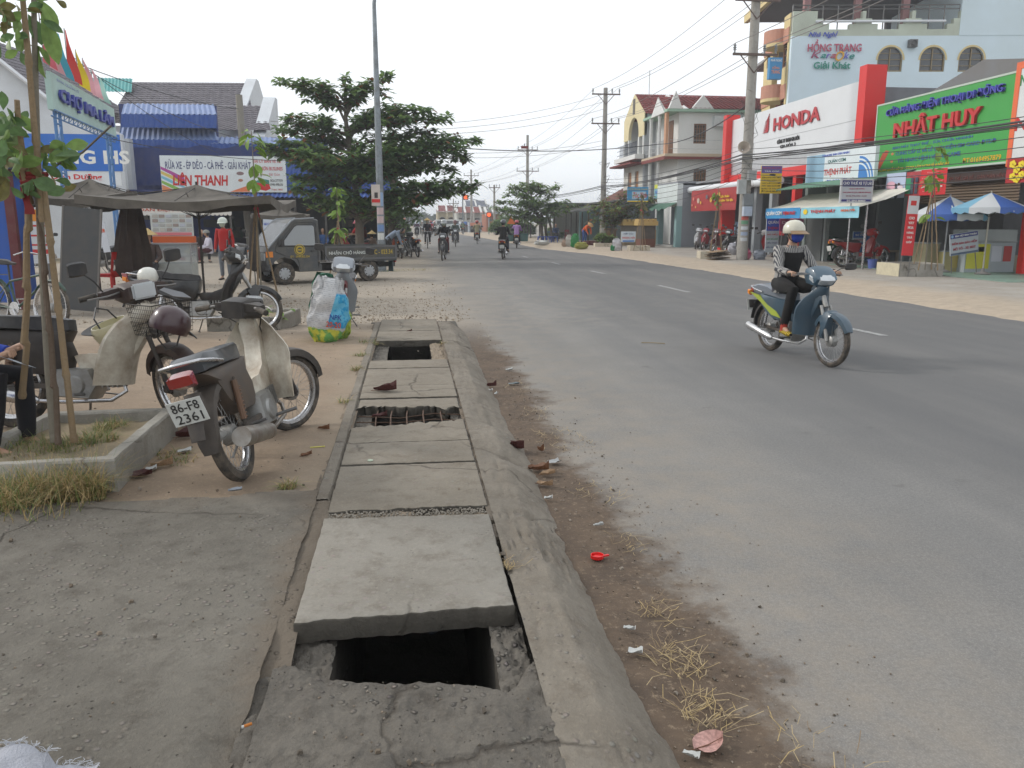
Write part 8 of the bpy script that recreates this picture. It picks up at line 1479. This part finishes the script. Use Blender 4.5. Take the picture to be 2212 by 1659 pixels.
# people around the stalls
person('woman in bright red hooded jacket, white helmet and mask walking by the stalls', G(490, 604), R(-100), 'stand', top='a81c1c', bottom='6a7078', helmet='c8d0c4', mask='b8c4b4', lod=1, sc=.98)
person('woman in white shirt seated in the shade of the shed', G(455, 568), R(-150), 'sit', top='c0bcc8', bottom='4a1c24', hat='cap', sc=.98); person('man in dark shirt seated beside the woman in white', G(438, 566), R(-60), 'sit', top='3a2c2c', bottom='26262a'); person('man in blue striped shirt seated inside the cafe shed', G(700, 553), R(-90), 'sit', top='3a5a8c', bottom='222226'); person('person in dark clothes sitting deeper in the cafe shed', G(668, 550), R(-70), 'sit', top='1c1e24', bottom='1c1c20'); person('person in dim grey shirt by the cafe counter', G(735, 548), R(-120), 'sit', top='2c3038', bottom='1c1c20')
person('vendor in conical hat behind the folded brown parasol', G(330, 618), R(-80), 'sit', top='4a3a34', bottom='26262a', hat='cone', sc=1.05)
for lab, a, c, col in (('motorbike with big chrome headlight parked behind the parasol pole', (245, 589), (200, 592), '22262c'), ('motorbike parked between the woman in red and the pickup', (520, 577), (556, 580), '28303a'), ('small motorbike beyond the price board', (62, 590), (92, 592), '8a8e92')): motorbike(lab, G(*a), G(*c), col=col, lod=1, lean=-6)
person('seated reader in blue jacket and dark trousers cut off at the left edge', (-2.72, 4.95, .13), -.1, 'sit', top='1c3c9c', bottom='0e0f18', lod=2, ov=dict(wrL=(.36, .1, .62), haL=(.45, .08, .66), wrR=(.38, -.12, .6), haR=(.47, -.1, .64), knR=(.44, -.16, .5), anR=(.36, -.16, .1), toR=(.5, -.18, .06)))
p = AY(16, 778, 4.85); s = thing('newspaper', 'pale folded paper held by the seated reader', 'paper', p); b = MB(); b.strip([(-.12, -.1, .07), (0, -.12, .05), (.1, -.1, .0)], [(-.12, .12, .02), (0, .1, -.02), (.1, .12, -.07)]); b.build('sheet', mat('a8b0b8', .8, 0, .15), s)
# ------------------------------------------------------------------ right side bikes, people, goods
for lab, a, c, col, kw in (('white motorbike at the left end of the row under the pipe beam', (1507, 537), (1494, 541), 'b8bcc0', {}), ('red motorbike second in the row under the pipe beam', (1524, 538), (1509, 541), '8a1c2a', {}), ('dark red motorbike third in the row behind the stakes', (1560, 543), (1530, 545), '5a1420', {}), ('black motorbike behind the banner sapling stakes', (1582, 546), (1560, 548), '1c1e22', {}), ('black motorbike nearest the power pole', (1600, 550), (1578, 556), '16181c', {}), ('small red and white motorbike right of the power pole', (1668, 556), (1638, 550), 'a8242c', dict(cowl='c0c0c0')), ('dark motorbike parked before the rice shop', (1765, 556), (1790, 562), '20262c', {})): motorbike(lab, G(*a, .12), G(*c, .12), col=col, lod=1, lean=-8, **kw)
motorbike('glossy red scooter parked side on before the phone shop', G(1820, 578, .12), G(1903, 577, .12), col='a01418', col2='8a1014', style='scooter', lod=2, lean=-6, cast=5, cowl='a01418', plate='', mirrors=2, steer=6)
person('man in light blue shirt standing inside the showroom', (15.6, 37.6, .14), R(60), 'stand', top='8aa0bc', bottom='2a2c34'); person('street sweeper bending in orange vest and blue trousers', G(1262, 525, .12), R(-60), 'bend', top='d05a1c', bottom='2a4a8c', hat='c8a070'); person('shopkeeper dim behind the glass counter', (17.6, 22.4, .14), R(180), 'stand', top='8a7a80', bottom='22242a'); person('dim figure at the tea stall tables', G(1200, 520, .12), R(-90), 'sit', top='3a4a6a', bottom='22242a')
def sack(label, p, w_, h_, col, cat='sack', lean=(0, 0), rz=0, seed=0, d=.6, top=.75, m=None, flop=0, group=None, k=28):
    random.seed(seed); s = thing('sack', label, cat, p, rz, group); s.rotation_euler = (R(lean[0]), R(lean[1]), rz); b = MB(); rs = []; n = 14
    for i in range(n+1):
        t = i/n; f = (.8+.25*sin(pi*min(1, t*1.1)))*(1 if t < .75 else lerp(1, top, (t-.75)/.25)); f *= .6+.4*min(1, t*9) if t < .11 else 1
        rs.append([V((w_/2*f*cos(a)+.1*w_*nz(cos(a)*2+seed, t*5, 1.5)+flop*t*t, w_/2*d*f*sin(a)*(1-.5*max(0, t-.7)/.3)+.13*w_*nz(sin(a)*3+seed, t*6, 1.3), h_*t+(.05*h_*nz(cos(a)*2, seed, 2) if t > .9 else 0))) for a in [2*pi*j/k for j in range(k)]])
    b.rings(rs); b.build('bag_body', m or mat(col, .75, 0, .2, 5, bump=.3), s, True, ang=80); return s
p = G(702, 741, .08)
g = NG('sack_print'); X, Y, Z = g.sep(); wv = g.n.new('ShaderNodeTexWave'); wv.bands_direction = 'Z'; wv.inputs['Scale'].default_value = 14; wv.inputs['Distortion'].default_value = 1; g.l(g.tc, wv.inputs['Vector']); tx = g.math('MULTIPLY', g.rng(wv.outputs['Fac'], .6, .75, 0, .55), g.rng(g.noise(30, 3, .6), .48, .54)); body = g.mix(tx, (.5, .5, .5), (.2, .21, .24))
u_ = g.math('ADD', X, g.math('MULTIPLY', Z, -.16)); blue = g.math('MULTIPLY', g.rng(u_, -.03, -.02), g.math('MULTIPLY', g.rng(Z, .2, .22), g.rng(Z, .6, .62, 1, 0))); c_ = g.mix(blue, body, g.mix(g.rng(g.noise(7, 3), .45, .5), (.03, .3, .55), (.12, .42, .6))); yel = g.rng(g.math('ADD', Z, g.math('MULTIPLY', g.noise(9, 3), .12)), .23, .25, 1, 0); c_ = g.mix(yel, c_, g.mix(g.rng(g.noise(10, 3), .45, .55), (.5, .48, .06), (.12, .3, .08)))
sk_ = sack('white and blue printed fertiliser sack with yellow base by the drain', p, .44, .78, '', m=g.done(c_, .45, g.bump(g.noise(9, 5, .6), .6, .03)), lean=(0, 9), seed=3, d=.55, flop=-.02)
text('NPK', sk_, K('1c3c8c'), width=.14, height=.06, fat=.01, depth=.002, loc=(.1, -.145, .34), rot=(R(88), 0, R(12))); text('20-20', sk_, K('b84a20'), width=.17, height=.07, fat=.02, depth=.002, loc=(.085, -.15, .25), rot=(R(88), 0, R(8)))
sack('green and yellow woven sack tucked right of the printed sack', (p.x+.16, p.y+.2, .08), .3, .5, '', m=leafmat((.3, .36, .05), (.08, .25, .08), .1, 9, 'sack_green'), seed=5, lean=(0, -4)); sack('dark green sack standing behind the printed sack', (p.x-.07, p.y+.32, .08), .34, .8, '1c5a44', seed=8, d=.5, lean=(0, 6))
for lab, px, py, w_, h_, c_, ln in (('big white sack slumped against the pole base', 1585, 551, .75, .5, 'b0b0b8', 30), ('pink plastic bag beside the power pole', 1609, 562, .42, .42, 'c86a84', 0), ('greyish white plastic bag right of the power pole', 1640, 562, .45, .38, '9aa0ac', 0), ('white sack before the repair board', 1334, 542, .42, .6, 'c0c0c4', -8), ('small green bag at the foot of the white sack', 1326, 542, .35, .3, '1c7a4a', 0), ('tall green bag on the right verge', 1240, 535, .45, .75, '1c7a3c', 6), ('white bag next to the tall green bag', 1229, 533, .4, .66, 'b0aca4', 0), ('small beige bag left of the white bag', 1219, 533, .32, .38, 'a08a78', 0), ('low white bag lying on the verge by the tea stalls', 1170, 530, .9, .3, 'b8b8b4', 0), ('yellowish net sack on the verge', 1256, 538, .7, .35, '8a8a3c', 0), ('green tarpaulin bundle behind the red scooter', 1790, 563, .7, .85, '2f7a58', 6), ('yellow tub shaped bag at the parasol base', 2112, 578, .3, .3, 'c8b030', 0)): sack(lab, G(px, py, .1), w_, h_, c_, lean=(0, ln), seed=px % 17, cat='bag' if 'bag' in lab else 'sack')
# cardboard pile
p = G(1549, 562, .1); s = thing('cardboard_pile', 'flattened brown cardboard pile beside the white planter end', 'cardboard', p, .2); random.seed(6)
for i in range(11): b = MB(); b.box((random.uniform(-.1, .1), random.uniform(-.1, .1), .02+i*.03), (random.uniform(.6, .9), random.uniform(.4, .6), .012), rot=M4.Rotation(random.uniform(-.3, .3), 3, 'Z') @ M4.Rotation(random.uniform(-.08, .08), 3, 'Y')); b.build('cardboard_sheet', mat(random.choice(('6a543c', '8a7050', '5a4a34')), .9, 0, .3), s)
def rplanter(lab, px0, px1, py, dpt, h, light=True):
    a, c = G(px0, py, .1), G(px1, py, .1); return planter(lab, [(a.x, a.y), (c.x, c.y), (c.x+.1, c.y+dpt), (a.x+.1, a.y+dpt)], h, .08, m=[CONPL, CONP][0] if light else CONP)
pp = rplanter('concrete planter with whitewashed end before the phone shop', 1944, 2036, 599, 1.1, .34, False); b = MB(); a = G(1921, 590, .1);  # no whitewash: the pale end is sunlight put into its colour
boxp('sunlit_end_tint', -.02, .0, 0, 1.0, .0, .34, mat('c8bfa4', .8, 0, .25), pp).location = (G(1944, 599, .1).x-pp.location.x-.015, G(1944, 599, .1).y-pp.location.y+.03, 0)  # end face tinted pale: the sunlight on it is put into its colour
rplanter('pale planter block beside the cardboard pile', 1513, 1537, 560, .7, .3); rplanter('long pale planter before the dark gate pillar', 1361, 1404, 543, .9, .26); rplanter('low stone bed edge left of the repair board', 1285, 1322, 534, .8, .22)
p = G(1278, 530, .1); s = thing('plant_pot', 'wide dark red pot of shrubs on the verge', 'pot', p); b = MB(); b.lathe([(0, 0), (.35, 0), (.5, .25), (.46, .25), (.3, .05), (0, .05)], 18); b.build('bowl', mat('5a1c1c', .7, 0, .3), s, True)
# parasols by the phone shop
BL, LB, WP, RP = K('3a5fa8'), K('7ab0cc'), K('c8ccd0'), K('c06058')
u1 = G(2036, 589, .12); o = parasol('domed blue and white drinks parasol nearest the planter', u1.x, u1.y, .96, 2.04, 1.56, None, .0, sides=8, mats=[BL, WP, LB, WP], val=.16, z0=.12, pole=mat('b0b4b8', .4, .4), group='drinks parasols'); text('Vinh', o, sWHT, width=.36, height=.13, fat=.02, shear=.2, depth=.003, loc=(-.26, -.76, 1.72), rot=(R(68), 0, R(-22)))
u2 = G(2122, 594, .12); o = parasol('blue and white drinks parasol farther right over the yellow counter', u2.x, u2.y, .9, 2.1, 1.72, None, .0, sides=8, mats=[WP, BL, WP, LB], val=.14, z0=.12, pole=mat('a8a498', .4, .3), group='drinks parasols'); text('www.milk.com.vn', o, sWHT, width=.42, height=.05, depth=.003, loc=(-.2, -.82, 1.63), rot=(R(88), 0, R(-18)))
s = board('insurance sales board on thin legs under the drinks parasols', 2052, 2112, 502, 549, G(2080, 592, .12).y, K('a8aeb4'), [('BẢO VIỆT BÌNH THUẬN', .06, .38, .76, .12, sWHT), ('ĐIỂM BÁN BẢO HIỂM', 0, .06, .9, .15, K('a83a44')), ('MÔ TÔ - XE MÁY', 0, -.2, .8, .15, K('a83a44'))], 8); patch(s, 0, .38, .98, .2, sNAV, k=-1); patch(s, 0, -.44, .98, .1, K('4a5a70'), k=-1); patch(s, 0, 0, 0, 0, K('8ab0d0'), 'print', 1, ell(-.42, .38, .04, .07))
s = board('small blue and white recharge board behind the red scooter', 1841, 1870, 500, 552, 26.2, K('b4c0cc'), [('THẺ CÀO', .0, .36, .7, .1, sWHT), ('CHUYỂN PHÁT NHANH', 0, .16, .85, .06, sRED), ('viettel', 0, -.06, .6, .12, sWHT)], 0); patch(s, 0, .36, .98, .24, K('2a5aa8'), k=-1); patch(s, 0, -.2, .98, .5, K('3a7ab0'), k=-1)
def counter(lab, px0, px1, yt, yb, Y, m, front=(), nm='counter', dp=.6):
    a, c = AY(px0, yb, Y), AY(px1, yb, Y); zt = AY(px0, yt, Y).z; s = thing(nm, lab, 'counter', (a.x, Y, .13)); w_ = c.x-a.x; h = zt-.13
    boxp('body', 0, w_, 0, dp, 0, h-.03, m, s); boxp('top', -.02, w_+.02, -.02, dp+.02, h-.029, h, mat('8a8e90', .4), s)
    for (x, z, ww, hh, mm) in front: boxp('panel', w_*(x-ww/2), w_*(x+ww/2), -.012, -.002, h*(z-hh/2), h*(z+hh/2), mm, s)
    return s, w_, h
counter('blue and white phone counter behind the scooter', 1886, 1952, 504, 545, 26.3, K('2a5a9c'), [(.7, .6, .3, .5, K('8a98a8')), (.25, .3, .4, .3, K('24304a'))]); counter('beige cabinet behind the planter stakes', 1997, 2027, 524, 571, 21.2, K('8a8468'), [(.5, .5, .9, .9, K('948c70'))])
s, w_, h = counter('yellow fronted glass phone counter at the right', 2083, 2190, 522, 572, 20.6, K('a8b0b4'), [(.25, .52, .46, .8, K('c8c43c')), (.62, .6, .2, .5, K('c8ccd4')), (.84, .6, .16, .5, K('b83a34')), (.25, .75, .3, .16, K('c88a3a'))]); boxp('glass_case', 0, w_, 0, .6, h+.001, h+.32, GLASS, s)
counter('cream side cabinet under the insurance board', 2040, 2080, 542, 572, 20.9, K('a89c6a'), [(.6, .5, .5, .6, K('b8a458'))])
for i, px in enumerate((1968, 1977, 1987)): p = G(px, 572, .13); s = thing('water_bottle', f"large {('clear','pale blue','capped')[i]} water bottle at the planter back, {('left','middle','right')[i]} one", 'bottle', p, group='large water bottles'); b = MB(); b.lathe([(0, 0), (.13, 0), (.135, .05), (.125, .2), (.135, .22), (.13, .35), (.05, .43), (.03, .48), (0, .48)], 16); b.build('vessel', mat('7a9cb4', .15, 0, .1, 4, alpha=.75), s, True); b = MB(); b.lathe([(0, .47), (.035, .47), (.035, .5), (0, .5)], 10); b.build('cap', K('3a6ab0'), s)
def bench(lab, px0, px1, py, Yb=None):
    a, c = G(px0, py, .12), G(px1, py, .12); w_ = max(1.0, c.x-a.x); s = thing('bench', lab, 'bench', ((a.x+c.x)/2, a.y+.2, .12)); m = mat('a89c88', .85, 0, .25, 3); b = MB(); b.box((0, 0, .42), (w_, .38, .06)); b.build('seat', m, s, bevel=.012); b = MB(); b.box((0, .2, .68), (w_*.98, .05, .36), rot=M4.Rotation(-.12, 3, 'X')); b.build('backrest', mat('9a9084', .85, 0, .3, 3), s, bevel=.012)
    for x in (-.36, .36): b = MB(); b.prism([(-.17, 0), (.2, 0), (.26, .85), (.2, .85), (.14, .39), (-.14, .39)], x*w_-.04, x*w_+.04, 'X'); b.build('leg', m, s)
bench('cream concrete bench at the right by the yellow counter', 2140, 2202, 588); bench('concrete bench behind the red scooter front wheel', 1898, 1950, 571)
p = G(1883, 580, .12); s = thing('bucket', 'periwinkle blue plastic bucket by the scooter front wheel', 'bucket', p); b = MB(); b.lathe([(0, 0), (.1, 0), (.135, .27), (.145, .275), (.13, .26), (.095, .01), (0, .01)], 20); b.build('pail', mat('5a6cae', .5, 0, .15), s, True); b = MB(); b.tube([(-.135, 0, .26), (-.06, -.1, .17), (.06, -.1, .17), (.135, 0, .26)], .005, 5); b.build('handle', STEEL, s)
p = G(2105, 585, .12); s = thing('potted_plant', 'small leafy potted plant between board and parasol pole', 'plant', p); b = MB(); b.lathe([(0, 0), (.12, 0), (.17, .26), (.14, .26), (0, .22)], 14); b.build('pot', mat((.06, .06, .055), .7), s, True); random.seed(5); [leaf(s, (random.gauss(0, .07), random.gauss(0, .07), random.uniform(.3, .75)), (cos(i), sin(i), .4), 0, .14, .035, .4, (LF_M, LF_Y)[i % 2]) for i in range(46)]
p = G(2095, 588, .12); s = thing('stone_block', 'rough concrete block beside the potted plant', 'block', (p.x+.1, p.y+.15, .12)); boxp('block', -.12, .12, -.1, .1, 0, .3, CONP, s, .02)
# tea stall tables and stools
for i, px in enumerate((1168, 1178, 1188, 1198)): plastic_chair(('blue plastic stool at the left end of the tea stall row', 'second blue stool from the left at the tea stall', 'third blue stool from the left at the tea stall', 'blue stool at the right end of the tea stall row')[i], G(px, 524, .12), i, '2a4a9a', stool=True, group='blue tea stall stools')
plastic_chair('dark red plastic chair beside the tea stall post', G(1228, 524, .12), -1.2, '6a1c24')
s = thing('tea_table', 'low blue folding table among the tea stall stools', 'table', G(1185, 520, .12)); boxp('tabletop', -.6, .6, -.3, .3, .6, .64, mat('3a5aa0', .6), s); [boxp('leg', x-.02, x+.02, y-.02, y+.02, 0, .6, STEEL, s) for x in (-.5, .5) for y in (-.25, .25)]
# ------------------------------------------------------------------ litter
BRN = leafmat((.15, .07, .035), (.09, .04, .022), .1, 12, 'dead_leaf'); MAR = leafmat((.07, .022, .02), (.045, .018, .016), .05, 12, 'maroon_leaf'); PNKL = leafmat((.42, .25, .22), (.33, .19, .17), .1, 12, 'pink_leaf'); PAP = mat('b8bab8', .7, 0, .2, 20); TAN = leafmat((.3, .2, .12), (.2, .13, .08), .1, 12, 'tan_leaf')
def scrap(name, lab, px, py, w_, h_, m, z=.01, curl=.02, rz=0, cat=None, n=7, shape='leaf', seed=0):
    p = G(px, py, z); s = thing(name, lab, cat or name.split('_')[-1], p, rz); b = MB(); rs = []
    for i in range(n+1):
        t = i/n; hw = h_/2*((sin(pi*min(1, t**.9+.02))**.7) if shape == 'leaf' else (1 if 0 < t < 1 else .9)); rs.append([V((w_*(t-.5), hw*u, curl*(u*u*(.5+t)+.25*(2*t-1)**2)*(1+.5*nz(t*3+seed, u*2, 1))+.004)) for u in (-1, -.6, -.2, .2, .6, 1)])
    vs = [q_ for r in rs for q_ in r]; b.add(vs, [(i*6+j, i*6+j+1, (i+1)*6+j+1, (i+1)*6+j) for i in range(n) for j in range(5)]); b.build('blade' if shape == 'leaf' else 'sheet', m, s, True)
    if shape == 'leaf': b = MB(); b.tube([(-w_*.62, 0, .006), (0, 0, .007), (w_*.48, 0, .006+curl*.7)], [.0025, .002, .001], 4); b.build('midrib', BRN, s)
    return s
for i, (lab, px, py, w_, h_, m, z, cu, rz) in enumerate((('large curled maroon leaf leaning on the kerb foot', 1112, 968, .17, .09, MAR, .03, .04, -.9), ('crumpled brown leaf in the gutter below the maroon one', 1163, 1016, .13, .09, BRN, .01, .03, -.3), ('broad tan leaf half hidden in gutter straw', 1183, 1026, .1, .05, TAN, .01, .02, .2), ('dull brown leaf standing on edge in the straw', 1168, 975, .07, .035, BRN, .01, .03, -1.1), ('pale tan leaf beside the kerb toe above the paper scrap', 1177, 1049, .1, .06, TAN, .01, .02, -.6), ('dark maroon dry leaf lying on the third slab', 832, 845, .19, .1, MAR, .13, .05, -.1), ('small maroon leaf inside the rebar hole edge', 820, 901, .11, .05, MAR, .12, .02, .2), ('faded pink lobed leaf in the near gutter', 1530, 1613, .1, .085, PNKL, .01, .015, .3), ('dark folded leaf at the second motorbike plate', 408, 945, .16, .08, MAR, .11, .05, .2), ('brown leaf on dirt between the motorbike and slabs', 662, 985, .07, .03, BRN, .11, .015, .5), ('reddish leaf on the far slab joint', 885, 716, .06, .03, MAR, .135, .015, 0), ('brown leaf curled at the mid left slab edge', 700, 928, .09, .03, BRN, .11, .02, -.5), ('purplish leaf bed by the planter corner', 300, 1030, .14, .09, MAR, .11, .02, .4), ('brown curl on the gutter dirt near the road edge', 1062, 835, .09, .03, MAR, .01, .03, -.2), ('tan leaf near the planter corner pile', 350, 1008, .12, .05, TAN, .115, .03, .3))): scrap('dry_leaf', lab, px, py, w_, h_, m, z, cu, rz, 'leaf', seed=i)
for i, (lab, px, py, w_, h_, m, z, rz) in enumerate((('crumpled clear plastic scrap in the gutter', 1198, 1000, .075, .06, mat('9a9c9c', .3, 0, .2, 20), .01, .3), ('small white paper with red print at the kerb toe', 1184, 1079, .045, .03, PAP, .01, -.3), ('small white strip on the gutter dirt', 1293, 1137, .05, .018, PAP, .01, .1), ('white ticket scrap on the dirt below the red lid', 1359, 1362, .045, .02, PAP, .01, -.5), ('crumpled pale wrapper in the lower gutter straw', 1372, 1412, .05, .035, PAP, .012, -.4), ('torn white plastic in the nearest gutter', 1492, 1636, .05, .02, PAP, .012, -.8), ('white paper cup scrap by the planter corner', 326, 1016, .06, .05, PAP, .115, .2), ('flattened white foam lid behind the rear tyre', 398, 977, .08, .05, PAP, .115, .1), ('silver foil wrapper on the dirt before the rear tyre', 508, 1062, .07, .03, mat('8a9098', .3, .5, .2), .115, .2), ('white shard on the gutter dirt', 1058, 845, .05, .03, PAP, .01, -.3), ('second white shard on the gutter dirt', 1072, 852, .035, .025, PAP, .01, .6), ('pale wrapper on the road edge', 1100, 800, .07, .04, PAP, .006, 0), ('grey blue paper on the road edge dirt', 1110, 831, .1, .04, mat('7a8488', .8), .006, .1), ('glinting foil bit at the front of the near hole', 935, 1370, .035, .05, mat('9aa0a8', .2, .6, .1), .0, .4))): scrap('paper_scrap', lab, px, py, w_, h_, m, z, .012, rz, 'litter', shape='paper', seed=i)
p = G(1290, 1206, .008); s = thing('bottle_cap', 'bright red plastic lid on the gutter dirt', 'lid', p, .3); b = MB(); b.lathe([(0, .012), (.02, .01), (.026, .0), (.03, .004), (.03, .018), (.027, .018), (.024, .004)], 18); b.build('cap', mat('d01010', .35, 0, .1), s, True); b = MB(); b.box((.04, .0, .006), (.04, .012, .006)); b.build('tab', mat('d01010', .35), s)
p = G(527, 1572, .125); s = thing('cigarette_end', 'orange cigarette end lying by the crack', 'cigarette', p, .5); b = MB(); b.tube([(0, 0, .004), (.022, 0, .004)], .0042, 8); b.build('filter', mat('b06a28', .8), s, True); b = MB(); b.tube([(-.006, 0, .004), (-.0002, 0, .004)], .0042, 8); b.build('paper_stub', PAP, s, True)
p = G(686, 967, .112); s = tag(thing('straw', 'yellow plastic straw on the dirt left of the slabs', 'straw', p, .1)); b = MB(); b.tube([(-.045, 0, .004), (.045, .003, .005)], .004, 6); b.build('tube', mat('c8c060', .5), s, True)
p = G(800, 995, .13); s = thing('disc', 'pale round bottle cap pressed on the slab', 'cap', p); b = MB(); b.lathe([(0, .004), (.016, .004), (.017, 0)], 16); b.build('cap', mat('a8b4a0', .6), s, True)
p = G(1410, 742, .01); s = thing('twig', 'thin pale stick lying on the road', 'stick', p, -.4); b = MB(); b.tube([(-.14, 0, .006), (0, .01, .008), (.15, 0, .006)], .006, 6); b.build('stem', mat('8a7a5c', .8), s, True)
# loose grit and pebbles
def grit(name, label, spots, n, s0, s1, m, zf, seed):
    random.seed(seed); b = MB()
    for x0, x1, y0, y1, k in spots:
        for i in range(int(n*k)):
            x, y = random.uniform(x0, x1), y0+(y1-y0)*random.random()**1.6; s = random.uniform(s0, s1)*(1 if random.random() < .9 else 2.2); z = zf(x, y); b.cur = random.randrange(len(m)); r = M4.Rotation(random.random()*3, 3, (random.random(), random.random(), 1)); b.box((x, y, z+s*.25), (s*1.3, s, s*.7), rot=r, taper=.6)
    return tag(b.build(name, m), label, kind='stuff')
GM = [mat('6a5e50', .9), mat('7e7060', .9), mat('544c42', .9), mat('8a8074', .9)]; GM2 = [mat('9a8c78', .9), mat('8c7e6c', .9), mat('a69a88', .9), mat('7a6e60', .9)]
grit('gutter_grit', 'small stones along the gutter', [(.72, 1.25, 1.6, 6, 1), (.75, 1.6, 2, 9, .2), (.72, 1.1, 6, 12, .6)], 620, .0025, .0065, GM, lambda x, y: .002, 4)
grit('apron_grit', 'small chips on the concrete apron and dirt', [(-2.6, -.55, 1.6, 4.0, .5), (-2.4, -.55, 4.2, 11, 1), (-.4, .3, 2.8, 9, .12), (-.5, .4, 1.6, 2.3, .25)], 420, .002, .007, GM, lambda x, y: .112 if y > 4.2 else .124, 5)
grit('junction_gravel', 'loose gravel over the side street mouth', [(-8, 1.0, 12.6, 22, 1), (-3, .8, 12.3, 16, .6)], 2200, .006, .016, GM2, lambda x, y: .004, 6)
# torn white cloth at the bottom-left corner
s = thing('torn_cloth', 'torn white woven cloth poking in at the bottom left corner', 'cloth', G(70, 1628, .24)); random.seed(9); b = MB(); n = 30; rs = []
for j in range(9): rs.append([V((lerp(-.34, .15, i/n), -.3*j/8-.0+.02*nz(i*.2, j*.3, 1), .0+.022*sin(i*.4+.6)-.004*j-.05*max(0, i/n-.75)*3+.012*nz(i*.5, j*.5, 1)+(.0 if j else random.uniform(-.01, .012)))) for i in range(n+1)])
for a_, c_ in zip(rs, rs[1:]): b.strip(a_, c_)
b.build('weave', mat('a4a6ae', .9, 0, .2, 30, bump=.5), s, True); b = MB()
for i in range(90): t = random.uniform(.55, 1); a_ = rs[0][int(t*n)]; d = V((random.gauss(0, .012), random.uniform(0, .015), random.uniform(.002, .015))); b.tube([a_, a_+d*.6, a_+d+V((random.gauss(0, .01), 0, -.004))], .0007, 3, False)
b.build('frayed_threads', mat('b4b6bc', .9, 0, 0), s)
# ------------------------------------------------------------------ air
hz = MB(); hz.box((0, 430, 6.8), (1900, 990, 16)); hzo = hz.build('haze', None); hzo.data.materials.clear(); hm_ = bpy.data.materials.new('haze'); hm_.use_nodes = True; n_ = hm_.node_tree.nodes; n_.clear(); o_ = n_.new('ShaderNodeOutputMaterial'); pv = n_.new('ShaderNodeVolumePrincipled'); pv.inputs['Color'].default_value = (.93, .96, 1, 1); pv.inputs['Density'].default_value = .0016; pv.inputs['Anisotropy'].default_value = .3; hm_.node_tree.links.new(pv.outputs[0], o_.inputs[1]); hzo.data.materials.append(hm_); tag(hzo, 'thin pale haze over the street', kind='stuff')
